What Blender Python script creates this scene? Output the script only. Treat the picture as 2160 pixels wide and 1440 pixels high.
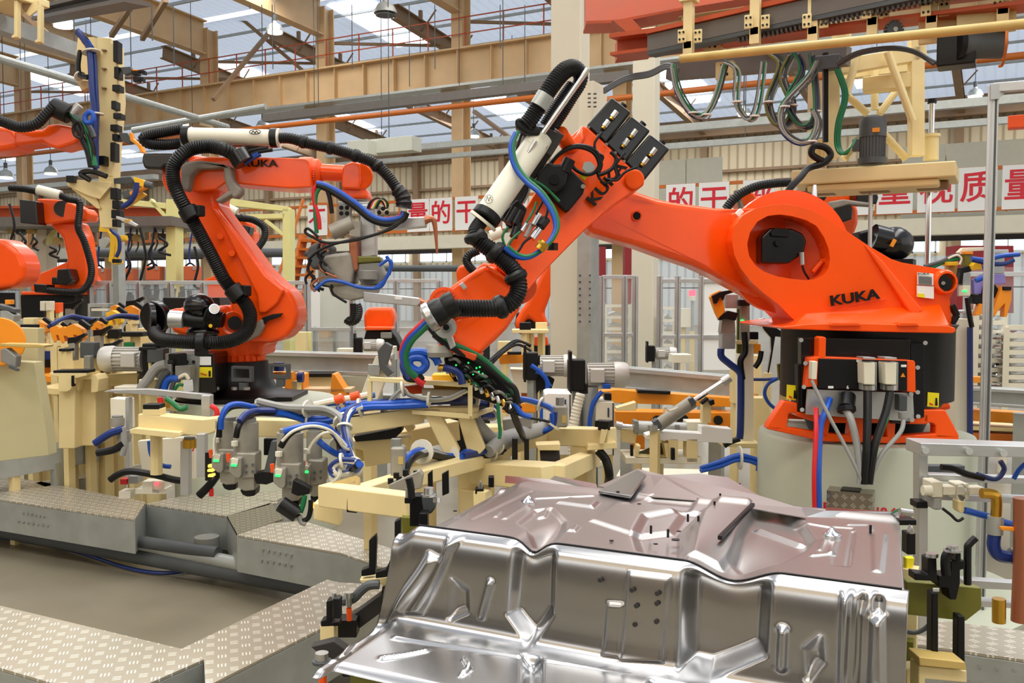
import bpy, bmesh, math, random
from math import sin, cos, pi, radians, tan, atan2, sqrt, hypot
from mathutils import Vector as V, Matrix
random.seed(7)
for o in list(bpy.data.objects): bpy.data.objects.remove(o)
S = bpy.context.scene; C = S.collection
# ---------------------------------------------------------------- camera
FPX = 1950.0; YAW = radians(28); PITCH = math.atan(100/FPX); CH = 1.65
cam = bpy.data.cameras.new('camera'); cam.sensor_width = 36; cam.lens = 36*FPX/2160; cam.clip_end = 300; cam.clip_start = .05
co = bpy.data.objects.new('camera', cam); C.objects.link(co); S.camera = co
co.location = (0, 0, CH); co.rotation_euler = (pi/2-PITCH, 0, YAW)
CF = V((-sin(YAW), cos(YAW), 0)); CR = V((cos(YAW), sin(YAW), 0)); UP = V((0, 0, 1))
_fw = CF*cos(PITCH)-UP*sin(PITCH); _up = UP*cos(PITCH)+CF*sin(PITCH); CAM = V((0, 0, CH))
def ray(x, y): return _fw+CR*((x-1080)/FPX)+_up*((720-y)/FPX)
def P(x, y, d): r = ray(x, y); return CAM+r*(d/r.dot(CF))
def PX(x, y, ax, val): r = ray(x, y); return CAM+r*((val-CAM[ax])/r[ax])
def PZ(x, y, z): return PX(x, y, 2, z)
# ---------------------------------------------------------------- view, world, lights
S.view_settings.view_transform = 'Standard'; S.view_settings.look = 'None'; S.view_settings.gamma = 1; S.view_settings.exposure = 0.34
S.view_settings.use_curve_mapping = False
w = bpy.data.worlds.new('world'); S.world = w; w.use_nodes = True
bg = w.node_tree.nodes['Background']; bg.inputs[0].default_value = (1, .96, .9, 1); bg.inputs[1].default_value = 1.0
def area(name, loc, rot, sx, sy, power, col=(1, 1, 1)):
    l = bpy.data.lights.new(name, 'AREA'); l.shape = 'RECTANGLE'; l.size = sx; l.size_y = sy; l.energy = power; l.color = col
    o = bpy.data.objects.new(name, l); C.objects.link(o); o.location = loc; o.rotation_euler = rot; return o
area('skylight_and_fill', (-3, 6.5, 11.5), (0, 0, 0), 3, 16, 800, (1, .97, .92))
area('skylight_and_fill', (3, 6.5, 11.5), (0, 0, 0), 3, 16, 800, (1, .97, .92))
area('skylight_and_fill', (-11, 13, 12), (0, 0, 0), 3, 20, 1100, (1, .97, .92))
area('skylight_and_fill', (-22, 15, 12), (0, 0, 0), 3, 20, 1100, (1, .97, .92))
area('skylight_and_fill', (-2, -3.5, 9), (radians(-20), 0, 0), 12, 2, 850, (1, .95, .88))  # added front fill to brighten pan and walkway faces; no skylight here
for x in (-40, -26, -12, 2):
    area('skylight_and_fill', (x, 38, 10.6), (0, 0, 0), 5, 14, 900, (.93, .96, 1))
# ---------------------------------------------------------------- materials
MT = {}
def lin(c):
    return tuple(((v/255)/12.92 if v/255 <= .04045 else (((v/255)+.055)/1.055)**2.4) for v in c)
def mat(name, rgb, rough=.5, metal=0., noise=0., bump=0., nscale=6., emit=0., coat=0., alpha=1., spec=.5):
    m = bpy.data.materials.new(name); m.use_nodes = True; nt = m.node_tree; b = nt.nodes['Principled BSDF']
    c = lin(rgb); b.inputs['Base Color'].default_value = (*c, 1); b.inputs['Roughness'].default_value = rough
    b.inputs['Metallic'].default_value = metal; b.inputs['Coat Weight'].default_value = coat; b.inputs['Coat Roughness'].default_value = .08
    b.inputs['Specular IOR Level'].default_value = spec
    if emit: b.inputs['Emission Color'].default_value = (*c, 1); b.inputs['Emission Strength'].default_value = emit
    if alpha < 1: b.inputs['Alpha'].default_value = alpha
    if noise or bump:
        tc = nt.nodes.new('ShaderNodeTexCoord'); n = nt.nodes.new('ShaderNodeTexNoise'); n.inputs['Scale'].default_value = nscale
        n.inputs['Detail'].default_value = 5; nt.links.new(tc.outputs['Object'], n.inputs['Vector'])
        if noise:
            r = nt.nodes.new('ShaderNodeValToRGB'); r.color_ramp.elements[0].position = .3; r.color_ramp.elements[1].position = .7
            r.color_ramp.elements[0].color = (*[v*(1-noise) for v in c], 1); r.color_ramp.elements[1].color = (*[min(1, v*(1+noise*.5)) for v in c], 1)
            nt.links.new(n.outputs['Fac'], r.inputs[0]); nt.links.new(r.outputs[0], b.inputs['Base Color'])
            mr = nt.nodes.new('ShaderNodeMapRange'); mr.inputs[3].default_value = max(0, rough-.08); mr.inputs[4].default_value = min(1, rough+.12)
            nt.links.new(n.outputs['Fac'], mr.inputs[0]); nt.links.new(mr.outputs[0], b.inputs['Roughness'])
        if bump:
            bp = nt.nodes.new('ShaderNodeBump'); bp.inputs['Strength'].default_value = bump; bp.inputs['Distance'].default_value = .02
            nt.links.new(n.outputs['Fac'], bp.inputs['Height']); nt.links.new(bp.outputs[0], b.inputs['Normal'])
    MT[name] = m; return m
mat('orange', (252, 86, 6), .28, coat=.25, spec=.35, noise=.06, nscale=3)
mat('orange2', (238, 84, 18), .42, noise=.1, nscale=3)
mat('black', (13, 13, 15), .42, spec=.3)
mat('gloss_black', (8, 8, 10), .25, coat=.2)
mat('aisle', (150, 150, 140), .5)
mat('rubber', (12, 12, 13), .42, spec=.35)
mat('cream', (232, 212, 156), .42, noise=.07, nscale=4)
mat('cream_white', (226, 220, 198), .5, noise=.05, nscale=3)
mat('olive', (110, 108, 30), .4, noise=.15)
mat('yellow', (240, 190, 30), .45, noise=.08)
mat('amber', (240, 146, 22), .42, noise=.08)
mat('grey', (140, 140, 134), .45, metal=.3, noise=.12)
mat('dark_grey', (74, 78, 80), .5, noise=.15)
mat('steel', (190, 190, 188), .28, metal=.9, noise=.1)
mat('chrome', (225, 226, 230), .1, metal=1)
mat('alu', (200, 202, 202), .36, metal=.75, noise=.06)
mat('galv', (176, 180, 176), .4, metal=.55, noise=.12, nscale=9)
mat('cast', (158, 154, 142), .5, metal=.35, noise=.14, nscale=14)
mat('cover', (222, 218, 200), .4)
mat('blue', (16, 78, 178), .35)
mat('motor_grey', (196, 194, 188), .42, metal=.25, noise=.06)
mat('shield', (190, 182, 140), .5, noise=.05)
mat('box_orange', (204, 104, 62), .5, noise=.06)
mat('dkblue', (18, 44, 112), .4)
mat('green', (12, 110, 62), .4)
mat('red', (206, 28, 34), .4)
mat('white', (236, 236, 232), .5)
mat('hose_grey', (150, 150, 146), .6, noise=.1)
mat('cloth', (140, 132, 122), .85, noise=.2, bump=.4, nscale=8)
mat('brass', (206, 160, 60), .3, metal=.9)
mat('copper', (176, 110, 80), .35, metal=.6)
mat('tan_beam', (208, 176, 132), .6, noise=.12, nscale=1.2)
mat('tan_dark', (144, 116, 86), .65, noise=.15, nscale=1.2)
mat('rail', (104, 98, 92), .5, noise=.1)
mat('rust', (196, 104, 30), .5)
mat('redrail', (184, 78, 36), .5, noise=.08)
mat('pillar', (214, 208, 188), .45, noise=.04, nscale=1.5)
mat('pedestal', (184, 188, 168), .42, noise=.06, nscale=2)
mat('paleyellow', (226, 222, 150), .5, noise=.06)
mat('lamp_white', (255, 250, 240), .5, emit=2.2)
mat('skylight', (236, 242, 255), .5, emit=2.6)
mat('win_glow', (228, 238, 250), .5, emit=1.25)
mat('led_green', (40, 230, 100), .5, emit=1.6)
mat('led_amber', (255, 190, 60), .5, emit=2.5)
mat('led_red', (255, 60, 80), .5, emit=2.5)
mat('sticker_yellow', (236, 220, 20), .5)
mat('sign_red', (214, 24, 44), .5)
mat('partition', (196, 198, 184), .5, noise=.04)
mat('peach', (214, 168, 120), .5, noise=.15)
mat('lilac', (150, 140, 220), .4)
mat('dark_void', (46, 42, 40), .7, noise=.2)
mat('red_cover', (130, 18, 26), .6)
def tex_mat(name, kind, rgb, rgb2, rough, metal=0., scale=1., axis=0, bump=.3):
    """corrugated sheet / five bar tread plate / concrete, all procedural"""
    m = mat(name, rgb, rough, metal); nt = m.node_tree; b = nt.nodes['Principled BSDF']; L = nt.links.new
    tc = nt.nodes.new('ShaderNodeTexCoord'); sp = nt.nodes.new('ShaderNodeSeparateXYZ'); L(tc.outputs['Object'], sp.inputs[0])
    def mth(op, a, c=None):
        n = nt.nodes.new('ShaderNodeMath'); n.operation = op
        for i, v in enumerate((a, c)):
            if v is None: continue
            if isinstance(v, (int, float)): n.inputs[i].default_value = v
            else: L(v, n.inputs[i])
        return n.outputs[0]
    if kind == 'corr':
        s = mth('SINE', mth('MULTIPLY', sp.outputs[axis], scale)); h = mth('POWER', mth('ADD', mth('MULTIPLY', s, .5), .5), 6.)
    elif kind == 'tread':
        x = mth('MULTIPLY', sp.outputs[0], scale); y = mth('MULTIPLY', sp.outputs[2 if name == 'tread_side' else 1], scale)
        par = mth('MODULO', mth('ADD', mth('ADD', mth('FLOOR', x), mth('FLOOR', y)), 1000.), 2.)
        fx = mth('SUBTRACT', mth('FRACT', x), .5); fy = mth('SUBTRACT', mth('FRACT', y), .5)
        sg = mth('SUBTRACT', mth('MULTIPLY', par, 2.), 1.)
        a = mth('ADD', fx, mth('MULTIPLY', fy, sg)); c = mth('SUBTRACT', fx, mth('MULTIPLY', fy, sg))
        bars = mth('GREATER_THAN', mth('COSINE', mth('MULTIPLY', a, 2*pi*3.4)), .35)
        m1 = mth('LESS_THAN', mth('ABSOLUTE', c), .33); m2 = mth('LESS_THAN', mth('ABSOLUTE', a), .5)
        h = mth('MULTIPLY', bars, mth('MULTIPLY', m1, m2))  # bars also take the lighter colour, imitating their highlights
    else:
        n = nt.nodes.new('ShaderNodeTexNoise'); n.inputs['Scale'].default_value = scale; n.inputs['Detail'].default_value = 8; L(tc.outputs['Object'], n.inputs['Vector']); h = n.outputs['Fac']
    mx = nt.nodes.new('ShaderNodeMix'); mx.data_type = 'RGBA'; L(h, mx.inputs[0]); mx.inputs[6].default_value = (*lin(rgb), 1); mx.inputs[7].default_value = (*lin(rgb2), 1)
    L(mx.outputs[2], b.inputs['Base Color'])
    if name == 'roof':  # translucency added so sky light brightens the sheet from above
        tr = nt.nodes.new('ShaderNodeBsdfTranslucent'); ms = nt.nodes.new('ShaderNodeMixShader'); ms.inputs[0].default_value = .55; tr.inputs[0].default_value = (.62, .74, .95, 1)
        L(b.outputs[0], ms.inputs[1]); L(tr.outputs[0], ms.inputs[2]); L(ms.outputs[0], nt.nodes['Material Output'].inputs[0])
    bp = nt.nodes.new('ShaderNodeBump'); bp.inputs['Strength'].default_value = bump; bp.inputs['Distance'].default_value = .01 if kind != 'corr' else .05
    L(h, bp.inputs['Height']); L(bp.outputs[0], b.inputs['Normal'])
    return m
tex_mat('floor', 'noise', (96, 88, 72), (150, 142, 122), .35, scale=1.3, bump=.08)
tex_mat('tread', 'tread', (178, 170, 152), (244, 240, 228), .36, .45, scale=17, bump=.9)
tex_mat('tread_big', 'tread', (150, 140, 126), (236, 232, 222), .24, .85, scale=24, bump=1.)
tex_mat('tread_side', 'tread', (150, 140, 126), (236, 232, 222), .24, .85, scale=24, bump=1.)
tex_mat('roof', 'corr', (214, 222, 236), (150, 162, 186), .45, .25, scale=16, axis=0, bump=.5)
tex_mat('wall', 'corr', (214, 196, 160), (168, 148, 116), .6, scale=14, axis=0, bump=.5)
tex_mat('wall_low', 'corr', (206, 208, 204), (176, 178, 176), .6, scale=14, axis=0, bump=.4)
# ---------------------------------------------------------------- mesh builder
class B:
    def __init__(s): s.v = []; s.f = []; s.m = []; s.cur = 0
    def add(s, vs, fs):
        o = len(s.v); s.v += [V(p) for p in vs]; s.f += [tuple(i+o for i in f) for f in fs]; s.m += [s.cur]*len(fs); return s
    def bx(s, c, size, ax=None):
        a, b_, c_ = ax or (V((1, 0, 0)), V((0, 1, 0)), UP); c = V(c); vs = []
        for k in (-.5, .5):
            for i, j in ((-.5, -.5), (.5, -.5), (.5, .5), (-.5, .5)): vs.append(c+a*(i*size[0])+b_*(j*size[1])+c_*(k*size[2]))
        return s.add(vs, [(3, 2, 1, 0), (4, 5, 6, 7), (0, 1, 5, 4), (1, 2, 6, 5), (2, 3, 7, 6), (3, 0, 4, 7)])
    def bar(s, p, q, w_, h, up=UP):
        p, q = V(p), V(q); t = (q-p); L_ = t.length; t.normalize()
        n = t.cross(up)
        if n.length < 1e-4: n = t.cross(V((1, 0, 0)))
        n.normalize(); u = n.cross(t)
        return s.bx((p+q)/2, (L_, w_, h), (t, n, u))
    def ibeam(s, p, q, w_, h, t=.03, up=UP):
        p, q = V(p), V(q); d = (q-p).normalized(); n = d.cross(up)
        if n.length < 1e-4: n = V((1, 0, 0))
        n.normalize(); u = n.cross(d)
        s.bar(p+u*(h/2-t/2), q+u*(h/2-t/2), w_, t, up); s.bar(p-u*(h/2-t/2), q-u*(h/2-t/2), w_, t, up); return s.bar(p, q, t*.7, h-2*t, up)
    def cyl(s, p, q, r0, r1=None, n=18, caps=True):
        r1 = r0 if r1 is None else r1; p, q = V(p), V(q); t = (q-p).normalized(); a = t.orthogonal().normalized(); b_ = t.cross(a); vs = []
        for c, r in ((p, r0), (q, r1)):
            for i in range(n): an = 2*pi*i/n; vs.append(c+a*(r*cos(an))+b_*(r*sin(an)))
        fs = [(i, (i+1) % n, n+(i+1) % n, n+i) for i in range(n)]
        if caps: fs += [tuple(range(n-1, -1, -1)), tuple(range(n, 2*n))]
        return s.add(vs, fs)
    def lathe(s, c, prof, n=40, axis=UP, full=True):
        c = V(c); axis = V(axis).normalized(); a = axis.orthogonal().normalized(); b_ = axis.cross(a); vs = []
        for r, h in prof:
            for i in range(n): an = 2*pi*i/n; vs.append(c+axis*h+a*(max(r, 1e-4)*cos(an))+b_*(max(r, 1e-4)*sin(an)))
        k = len(prof); fs = [(j*n+i, j*n+(i+1) % n, (j+1)*n+(i+1) % n, (j+1)*n+i) for j in range(k-1) for i in range(n)]
        fs += [tuple(range(n-1, -1, -1)), tuple(range((k-1)*n, k*n))]
        return s.add(vs, fs)
    def ball(s, c, rad, n=16, ax=None):
        a, b_, c_ = ax or (CR, CF, UP); rad = (rad,)*3 if isinstance(rad, (int, float)) else rad; c = V(c); vs = []; m = n//2
        for j in range(m+1):
            th = pi*j/m
            for i in range(n): ph = 2*pi*i/n; vs.append(c+a*(rad[0]*sin(th)*cos(ph))+b_*(rad[1]*sin(th)*sin(ph))+c_*(rad[2]*cos(th)))
        return s.add(vs, [(j*n+i, (j+1)*n+i, (j+1)*n+(i+1) % n, j*n+(i+1) % n) for j in range(m) for i in range(n)])
    def tube(s, pts, r, n=10, sub=6, corr=0, closed=False):
        """smooth hose through points; r a number or a list; corr = pitch of the corrugation"""
        pts = [V(p) for p in pts]; rs = r if isinstance(r, (list, tuple)) else [r]*len(pts)
        if len(pts) > 2 and sub > 1:
            q = []; rr = []; N = len(pts)
            for i in range(N-1):
                p0, p1, p2, p3 = pts[max(i-1, 0)], pts[i], pts[i+1], pts[min(i+2, N-1)]
                for k in range(sub):
                    t = k/sub; q.append(.5*((2*p1)+(p2-p0)*t+(2*p0-5*p1+4*p2-p3)*t*t+(3*p1-p0-3*p2+p3)*t**3)); rr.append(rs[i]*(1-t)+rs[i+1]*t)
            q.append(pts[-1]); rr.append(rs[-1]); pts, rs = q, rr
        if corr:
            q = []; rr = []; acc = 0; k = 0
            for i in range(len(pts)-1):
                L_ = (pts[i+1]-pts[i]).length; st = corr/2
                while acc < L_:
                    t = acc/L_; q.append(pts[i].lerp(pts[i+1], t)); rr.append((rs[i]*(1-t)+rs[i+1]*t)*(1.0 if k % 2 else .88)); k += 1; acc += st
                acc -= L_
            pts, rs = q, rr
        if len(pts) < 2: return s
        t = (pts[1]-pts[0]).normalized(); a = t.orthogonal().normalized(); vs = []
        for i, p in enumerate(pts):
            t2 = (pts[min(i+1, len(pts)-1)]-pts[max(i-1, 0)]).normalized(); a = (a-t2*a.dot(t2)); a = a.normalized() if a.length > 1e-6 else t2.orthogonal().normalized(); b_ = t2.cross(a)
            for k in range(n): an = 2*pi*k/n; vs.append(p+a*(rs[i]*cos(an))+b_*(rs[i]*sin(an)))
        k = len(pts); fs = [(j*n+i, j*n+(i+1) % n, (j+1)*n+(i+1) % n, (j+1)*n+i) for j in range(k-1) for i in range(n)]
        fs += [tuple(range(n-1, -1, -1)), tuple(range((k-1)*n, k*n))]
        return s.add(vs, fs)
    def prism(s, pts, vec):
        n = len(pts); pts = [V(p) for p in pts]; vec = V(vec); nrm = V((0, 0, 0))
        for i in range(n): nrm += pts[i].cross(pts[(i+1) % n])
        if nrm.dot(vec) > 0: pts.reverse()
        fs = [tuple(range(n)), tuple(range(2*n-1, n-1, -1))]+[((i+1) % n, i, n+i, n+(i+1) % n) for i in range(n)]
        return s.add(pts+[p+vec for p in pts], fs)
    def pp(s, pts, d, th, dirv=None):
        """outline at its own distance d with real thickness th, extruded away from the viewer side"""
        return s.prism([P(p[0], p[1], p[2] if len(p) > 2 else d) for p in pts], (dirv or CF)*th)
    def ring(s, outer, inner, d, th, n=56, vec=None):
        """plate with a hole: both outlines resampled by angle round the hole's middle"""
        cx = sum(p[0] for p in inner)/len(inner); cy = sum(p[1] for p in inner)/len(inner)
        def hit(poly, an):
            dx, dy = cos(an), sin(an); best = None
            for i in range(len(poly)):
                x1, y1 = poly[i][0]-cx, poly[i][1]-cy; x2, y2 = poly[(i+1) % len(poly)][0]-cx, poly[(i+1) % len(poly)][1]-cy
                den = dx*(y2-y1)-dy*(x2-x1)
                if abs(den) < 1e-9: continue
                t = (x1*(y2-y1)-y1*(x2-x1))/den; u = (x1*dy-y1*dx)/den
                if t > 0 and -1e-6 <= u <= 1+1e-6: best = t if best is None else max(best, t)
            return (cx+dx*best, cy+dy*best)
        angs = sorted(set([round(2*pi*i/n, 5) for i in range(n)]+[round(atan2(p[1]-cy, p[0]-cx) % (2*pi), 5) for p in outer]))
        O = [hit(outer, a+1e-7) for a in angs]; I = [hit(inner, a+1e-7) for a in angs]; n = len(angs)
        vec = (vec or CF)*th
        A = [P(*p, d) for p in O]; Bp = [P(*p, d) for p in I]; vs = A+Bp+[p+vec for p in A]+[p+vec for p in Bp]; fs = []
        for i in range(n):
            j = (i+1) % n; fs += [(i, j, n+j, n+i), (2*n+j, 2*n+i, 3*n+i, 3*n+j), (j, i, 2*n+i, 2*n+j), (n+i, n+j, 3*n+j, 3*n+i)]
        return s.add(vs, fs)
ORG = {}
def mesh(name, b, m, org, bevel=0, smooth=True, seg=2, ang=.6):
    me = bpy.data.meshes.new(name); me.from_pydata([p-org for p in b.v], [], b.f)
    for mm in (m if isinstance(m, (list, tuple)) else [m]): me.materials.append(MT[mm])
    me.polygons.foreach_set('material_index', b.m); me.validate()
    bm_ = bmesh.new(); bm_.from_mesh(me); bmesh.ops.recalc_face_normals(bm_, faces=bm_.faces); bm_.to_mesh(me); bm_.free()
    if smooth:
        me.polygons.foreach_set('use_smooth', [True]*len(me.polygons))
        if not bevel: me.set_sharp_from_angle(angle=ang)
    me.update(); o = bpy.data.objects.new(name, me); C.objects.link(o)
    if bevel:
        md = o.modifiers.new('bevel', 'BEVEL'); md.width = bevel; md.segments = seg; md.limit_method = 'ANGLE'; md.angle_limit = .5; md.harden_normals = True
    return o
def tg(o, label=None, cat=None, group=None, kind=None):
    if label: o['label'] = label
    if cat: o['category'] = cat
    if group: o['group'] = group
    if kind: o['kind'] = kind
    return o
def T(name, label, cat, loc, group=None):
    o = bpy.data.objects.new(name, None); o.empty_display_size = .1; C.objects.link(o); o.location = loc; ORG[o] = V(loc); return tg(o, label, cat, group)
def part(name, b, m, par, bevel=0, label=None, **k):
    og = ORG[par]; o = mesh(name, b, m, og, bevel, **k); o.parent = par; ORG[o] = og
    if label: o['label'] = label
    return o
def solo(name, b, m, label, cat, group=None, bevel=0, kind=None, **k):
    xs = [p.x for p in b.v]; ys = [p.y for p in b.v]; zs = [p.z for p in b.v]
    og = V(((min(xs)+max(xs))/2, (min(ys)+max(ys))/2, min(zs))); o = mesh(name, b, m, og, bevel, **k); o.location = og; ORG[o] = og
    return tg(o, label, cat, group, kind)
def struct(name, b, m, bevel=0, **k): return solo(name, b, m, None, None, None, bevel, 'structure', **k)
def dup(o, loc=None, rz=0, label=None, par=None, sc=None):
    c = o.copy(); C.objects.link(c)
    if par: c.parent = par
    if loc is not None: c.location = loc
    if rz: c.rotation_euler.z += rz
    if sc: c.scale = (sc,)*3
    if label: c['label'] = label
    for ch in list(o.children): dup(ch, par=c)
    return c
FONT = None
def text(s, pos, xd, yd, size, m, name='lettering', par=None, ext=.002, label=None, bold=0., sx=1.):
    cu = bpy.data.curves.new('t', 'FONT'); cu.body = s; cu.size = size; cu.extrude = ext; cu.align_x = 'CENTER'; cu.align_y = 'CENTER'; cu.offset = bold
    t = bpy.data.objects.new('t', cu); C.objects.link(t); bpy.context.view_layer.update()
    me = bpy.data.meshes.new_from_object(t.evaluated_get(bpy.context.evaluated_depsgraph_get())); bpy.data.objects.remove(t)
    xd = V(xd).normalized(); n = xd.cross(V(yd)).normalized(); yd = n.cross(xd); pos = V(pos); b = B()
    b.add([pos+xd*(v.co.x*sx)+yd*v.co.y+n*v.co.z for v in me.vertices], [tuple(p.vertices) for p in me.polygons])
    return part(name, b, m, par, smooth=False, label=label) if par else solo(name, b, m, label, 'lettering', smooth=False)
def hexbolts(b, pts, r=.008, h=.008, ax=None):
    ax = ax or -CF
    for p in pts: b.cyl(p, V(p)+ax*h, r, n=8)
    return b
# ================================================================ THE HALL
RY = 28.0; XK = [-40.9, -34.9, -28.9, -22.9, -16.9, -10.9, -4.9, 1.1, 7.1]
def roof1(Y): return 12.9+(RY-Y)*.03
def roof2(Y): return 12.7-(Y-RY)*.105
struct('floor', B().add([(-90, -14, 0), (40, -14, 0), (40, 52, 0), (-90, 52, 0)], [(0, 1, 2, 3)]), 'floor')
b = B().bx((-25, 48.1, 6.9), (130, .2, 7.8)); struct('wall_back', b, 'wall')
b = B().bx((-25, 48.0, 1.0), (130, .2, 2.0)); b.bx((-25, 48.0, 2.7), (130, .2, 1.5)); struct('wall_back_lower', b, 'wall_low').name = 'wall_back.001'
b = B().add([(-90, -8, roof1(-8)), (20, -8, roof1(-8)), (20, RY, roof1(RY)), (-90, RY, roof1(RY))], [(0, 1, 2, 3)]); struct('ceiling', b, 'roof')
b = B().add([(-90, RY, roof2(RY)), (40, RY, roof2(RY)), (40, 48.2, roof2(48.2)), (-90, 48.2, roof2(48.2))], [(0, 1, 2, 3)]); struct('ceiling', b, 'roof')
b = B().bx((-20, -8.1, 8.6), (80, .2, 11)); struct('wall_front', b, 'wall')  # unseen end wall, added to vary the reflections in the pan
b = B().bx((-20, -8.0, 1.7), (80, .2, 3.4)); struct('wall_front_lower', b, 'dark_void').name = 'wall_front.001'  # dark band added for the pan to reflect
for k in range(7): struct('window_%d' % (60+k), B().bx((-24+k*6, -7.95, 4.6), (4.6, .08, 1.3)), 'win_glow')  # unseen glowing panes behind the viewer, added to light the pan front
for k in range(8): struct('column', B().bx((-27+k*6, -7.6, 6), (.5, .5, 12)), 'tan_beam')
# window strip low in the far wall
n = 0
for k in range(20):
    x = -74+k*6.0; n += 1
    b = B().bx((x+2.6, 47.85, 4.1), (5.3, .06, .95)); o = struct('window_%d' % n, b, 'win_glow')
    f = B()
    for i in range(6): f.bx((x+.1+i*1.0, 47.8, 4.1), (.07, .08, 1.05))
    f.bx((x+2.6, 47.8, 4.6), (5.1, .08, .08)); f.bx((x+2.6, 47.8, 3.6), (5.1, .08, .1))
    part('window_frame', f, 'partition', o)
# wall girts
for i, z in enumerate((4.6, 5.6, 6.7, 8.0, 9.6)):
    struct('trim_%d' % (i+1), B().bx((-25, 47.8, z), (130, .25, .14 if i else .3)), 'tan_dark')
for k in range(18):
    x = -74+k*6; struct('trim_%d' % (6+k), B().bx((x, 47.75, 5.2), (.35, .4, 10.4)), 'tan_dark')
# skylight strips laid in the roof: centre pixel traced onto the roof plane
def onroof(x, y):
    r = ray(x, y); t = (roof2(RY)+.105*RY-CAM.z-.105*0-(.105*CAM.y))/(r.z+.105*r.y); return CAM+r*t
sk = 0
for (x0, y0), (x1, y1), wd in (((722, -10), (872, 92), 1.9), ((62, 150), (200, 196), 2.2), ((462, 128), (545, 170), 2.0), ((640, 212), (775, 278), 1.8), ((1000, 180), (1095, 250), 1.9),
                               ((335, 250), (400, 268), 2.0), ((1330, 30), (1370, 62), 1.9), ((1400, 130), (1475, 215), 1.9), ((1775, 130), (1905, 175), 1.8), ((0, 325), (20, 332), 2.0), ((250, 318), (275, 325), 2.)):
    a, c = onroof(x0, y0), onroof(x1, y1); xm = (a.x+c.x)/2; ya, yb = max(min(a.y, c.y), 28.3), min(max(a.y, c.y), 47.5)
    if yb-ya < 1.5: yb = ya+1.5
    sk += 1; bb = B()
    bb.prism([(xm-wd/2, ya, roof2(ya)-.06), (xm+wd/2, ya, roof2(ya)-.06), (xm+wd/2, yb, roof2(yb)-.06), (xm-wd/2, yb, roof2(yb)-.06)], (0, 0, .03))
    o = struct('window_%d' % (30+sk), bb, 'skylight')
# H columns of the crane row
cnt = 0
for x in XK:
    b = B(); b.bx((x, RY-.26, 6.2), (.44, .05, 12.4)); b.bx((x, RY+.26, 6.2), (.44, .05, 12.4)); b.bx((x, RY, 6.2), (.05, .5, 12.4)); b.bx((x, RY-.5, 8.5), (.6, .7, .2))
    o = struct('column', b, 'tan_beam'); o['kind'] = 'structure'
# crane runway girder with stiffeners, rail and hand railing
b = B(); b.bx((-20, RY-.9, 9.86), (90, .55, .06)); b.bx((-20, RY-.9, 8.66), (90, .5, .06)); b.bx((-20, RY-.9, 9.26), (90, .04, 1.2))
for i in range(60): b.bx((-58+i*1.3, RY-1.0, 9.26), (.03, .2, 1.14))
struct('crane_girder', b, 'tan_beam')
struct('crane_girder_lower_flange', B().bx((-20, RY-1.0, 8.62), (90, .6, .08)), 'galv').name = 'crane_girder.001'
b = B(); b.bar((-65, RY-.5, 10.05), (30, RY-.5, 10.05), .04, .05)
for h in (10.55, 11.1): b.bar((-65, RY-.4, h), (30, RY-.4, h), .035, .035)
for i in range(62): b.bar((-63+i*1.5, RY-.4, 9.9), (-63+i*1.5, RY-.4, 11.1), .035, .035)
struct('hand_railing', b, 'redrail')
# rafters: bay over the cell (deep) and far bay (slim, with hangers)
for i, x in enumerate(XK):
    b = B()
    for zt, hh, ww in ((0, .06, .45),): pass
    p, q = V((x, RY-.3, roof1(RY)-.9)), V((x, -2.5, roof1(-2.5)-.6)); b.ibeam(p, q, .42, 1.35 if i < 5 else 1.1, .05); struct('rafter', b, 'tan_beam')
    b = B(); p, q = V((x+3, RY+.3, roof2(RY)-.75)), V((x+3, 47.8, roof2(47.8)-.55)); b.ibeam(p, q, .3, .55, .04)
    for j in range(7):
        yy = RY+2+j*2.7; zz = roof2(yy); b.bar((x+3, yy, zz-.5), (x+3, yy, zz-.05), .12, .12); b.bar((x+3, yy, zz-.9), (x+3.7, yy, zz-.12), .05, .05)
    b.bar((x, RY+.4, 11.2), (x+6, RY+6, 11.6), .1, .1)
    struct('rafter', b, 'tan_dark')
b = B()
for j in range(9):
    yy = RY+1.2+j*2.3; b.bx((-20, yy, roof2(yy)-.1), (100, .07, .1))
for j in range(10):
    yy = 26-j*2.4; b.bx((-30, yy, roof1(yy)-.1), (70, .08, .12))
struct('roof_purlins', b, 'galv')
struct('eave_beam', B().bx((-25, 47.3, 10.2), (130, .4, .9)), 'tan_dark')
# diagonal braces seen left of the white pillars
def brace(p, q, wd=.14, m='tan_dark'): return struct('roof_brace', B().bar(p, q, wd, wd), m)
for (a, c) in (((20, 0, 24), (108, 80, 24)), ((235, 75, 30), (285, 0, 27)), ((300, 82, 31), (350, 0, 28)), ((508, 38, 38), (640, 150, 38)), ((575, 60, 37), (450, 210, 34)), ((720, 20, 38), (905, 68, 38)), ((1225, 400, 32), (1000, 235, 38))):
    brace(P(*a), P(*c))
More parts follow.
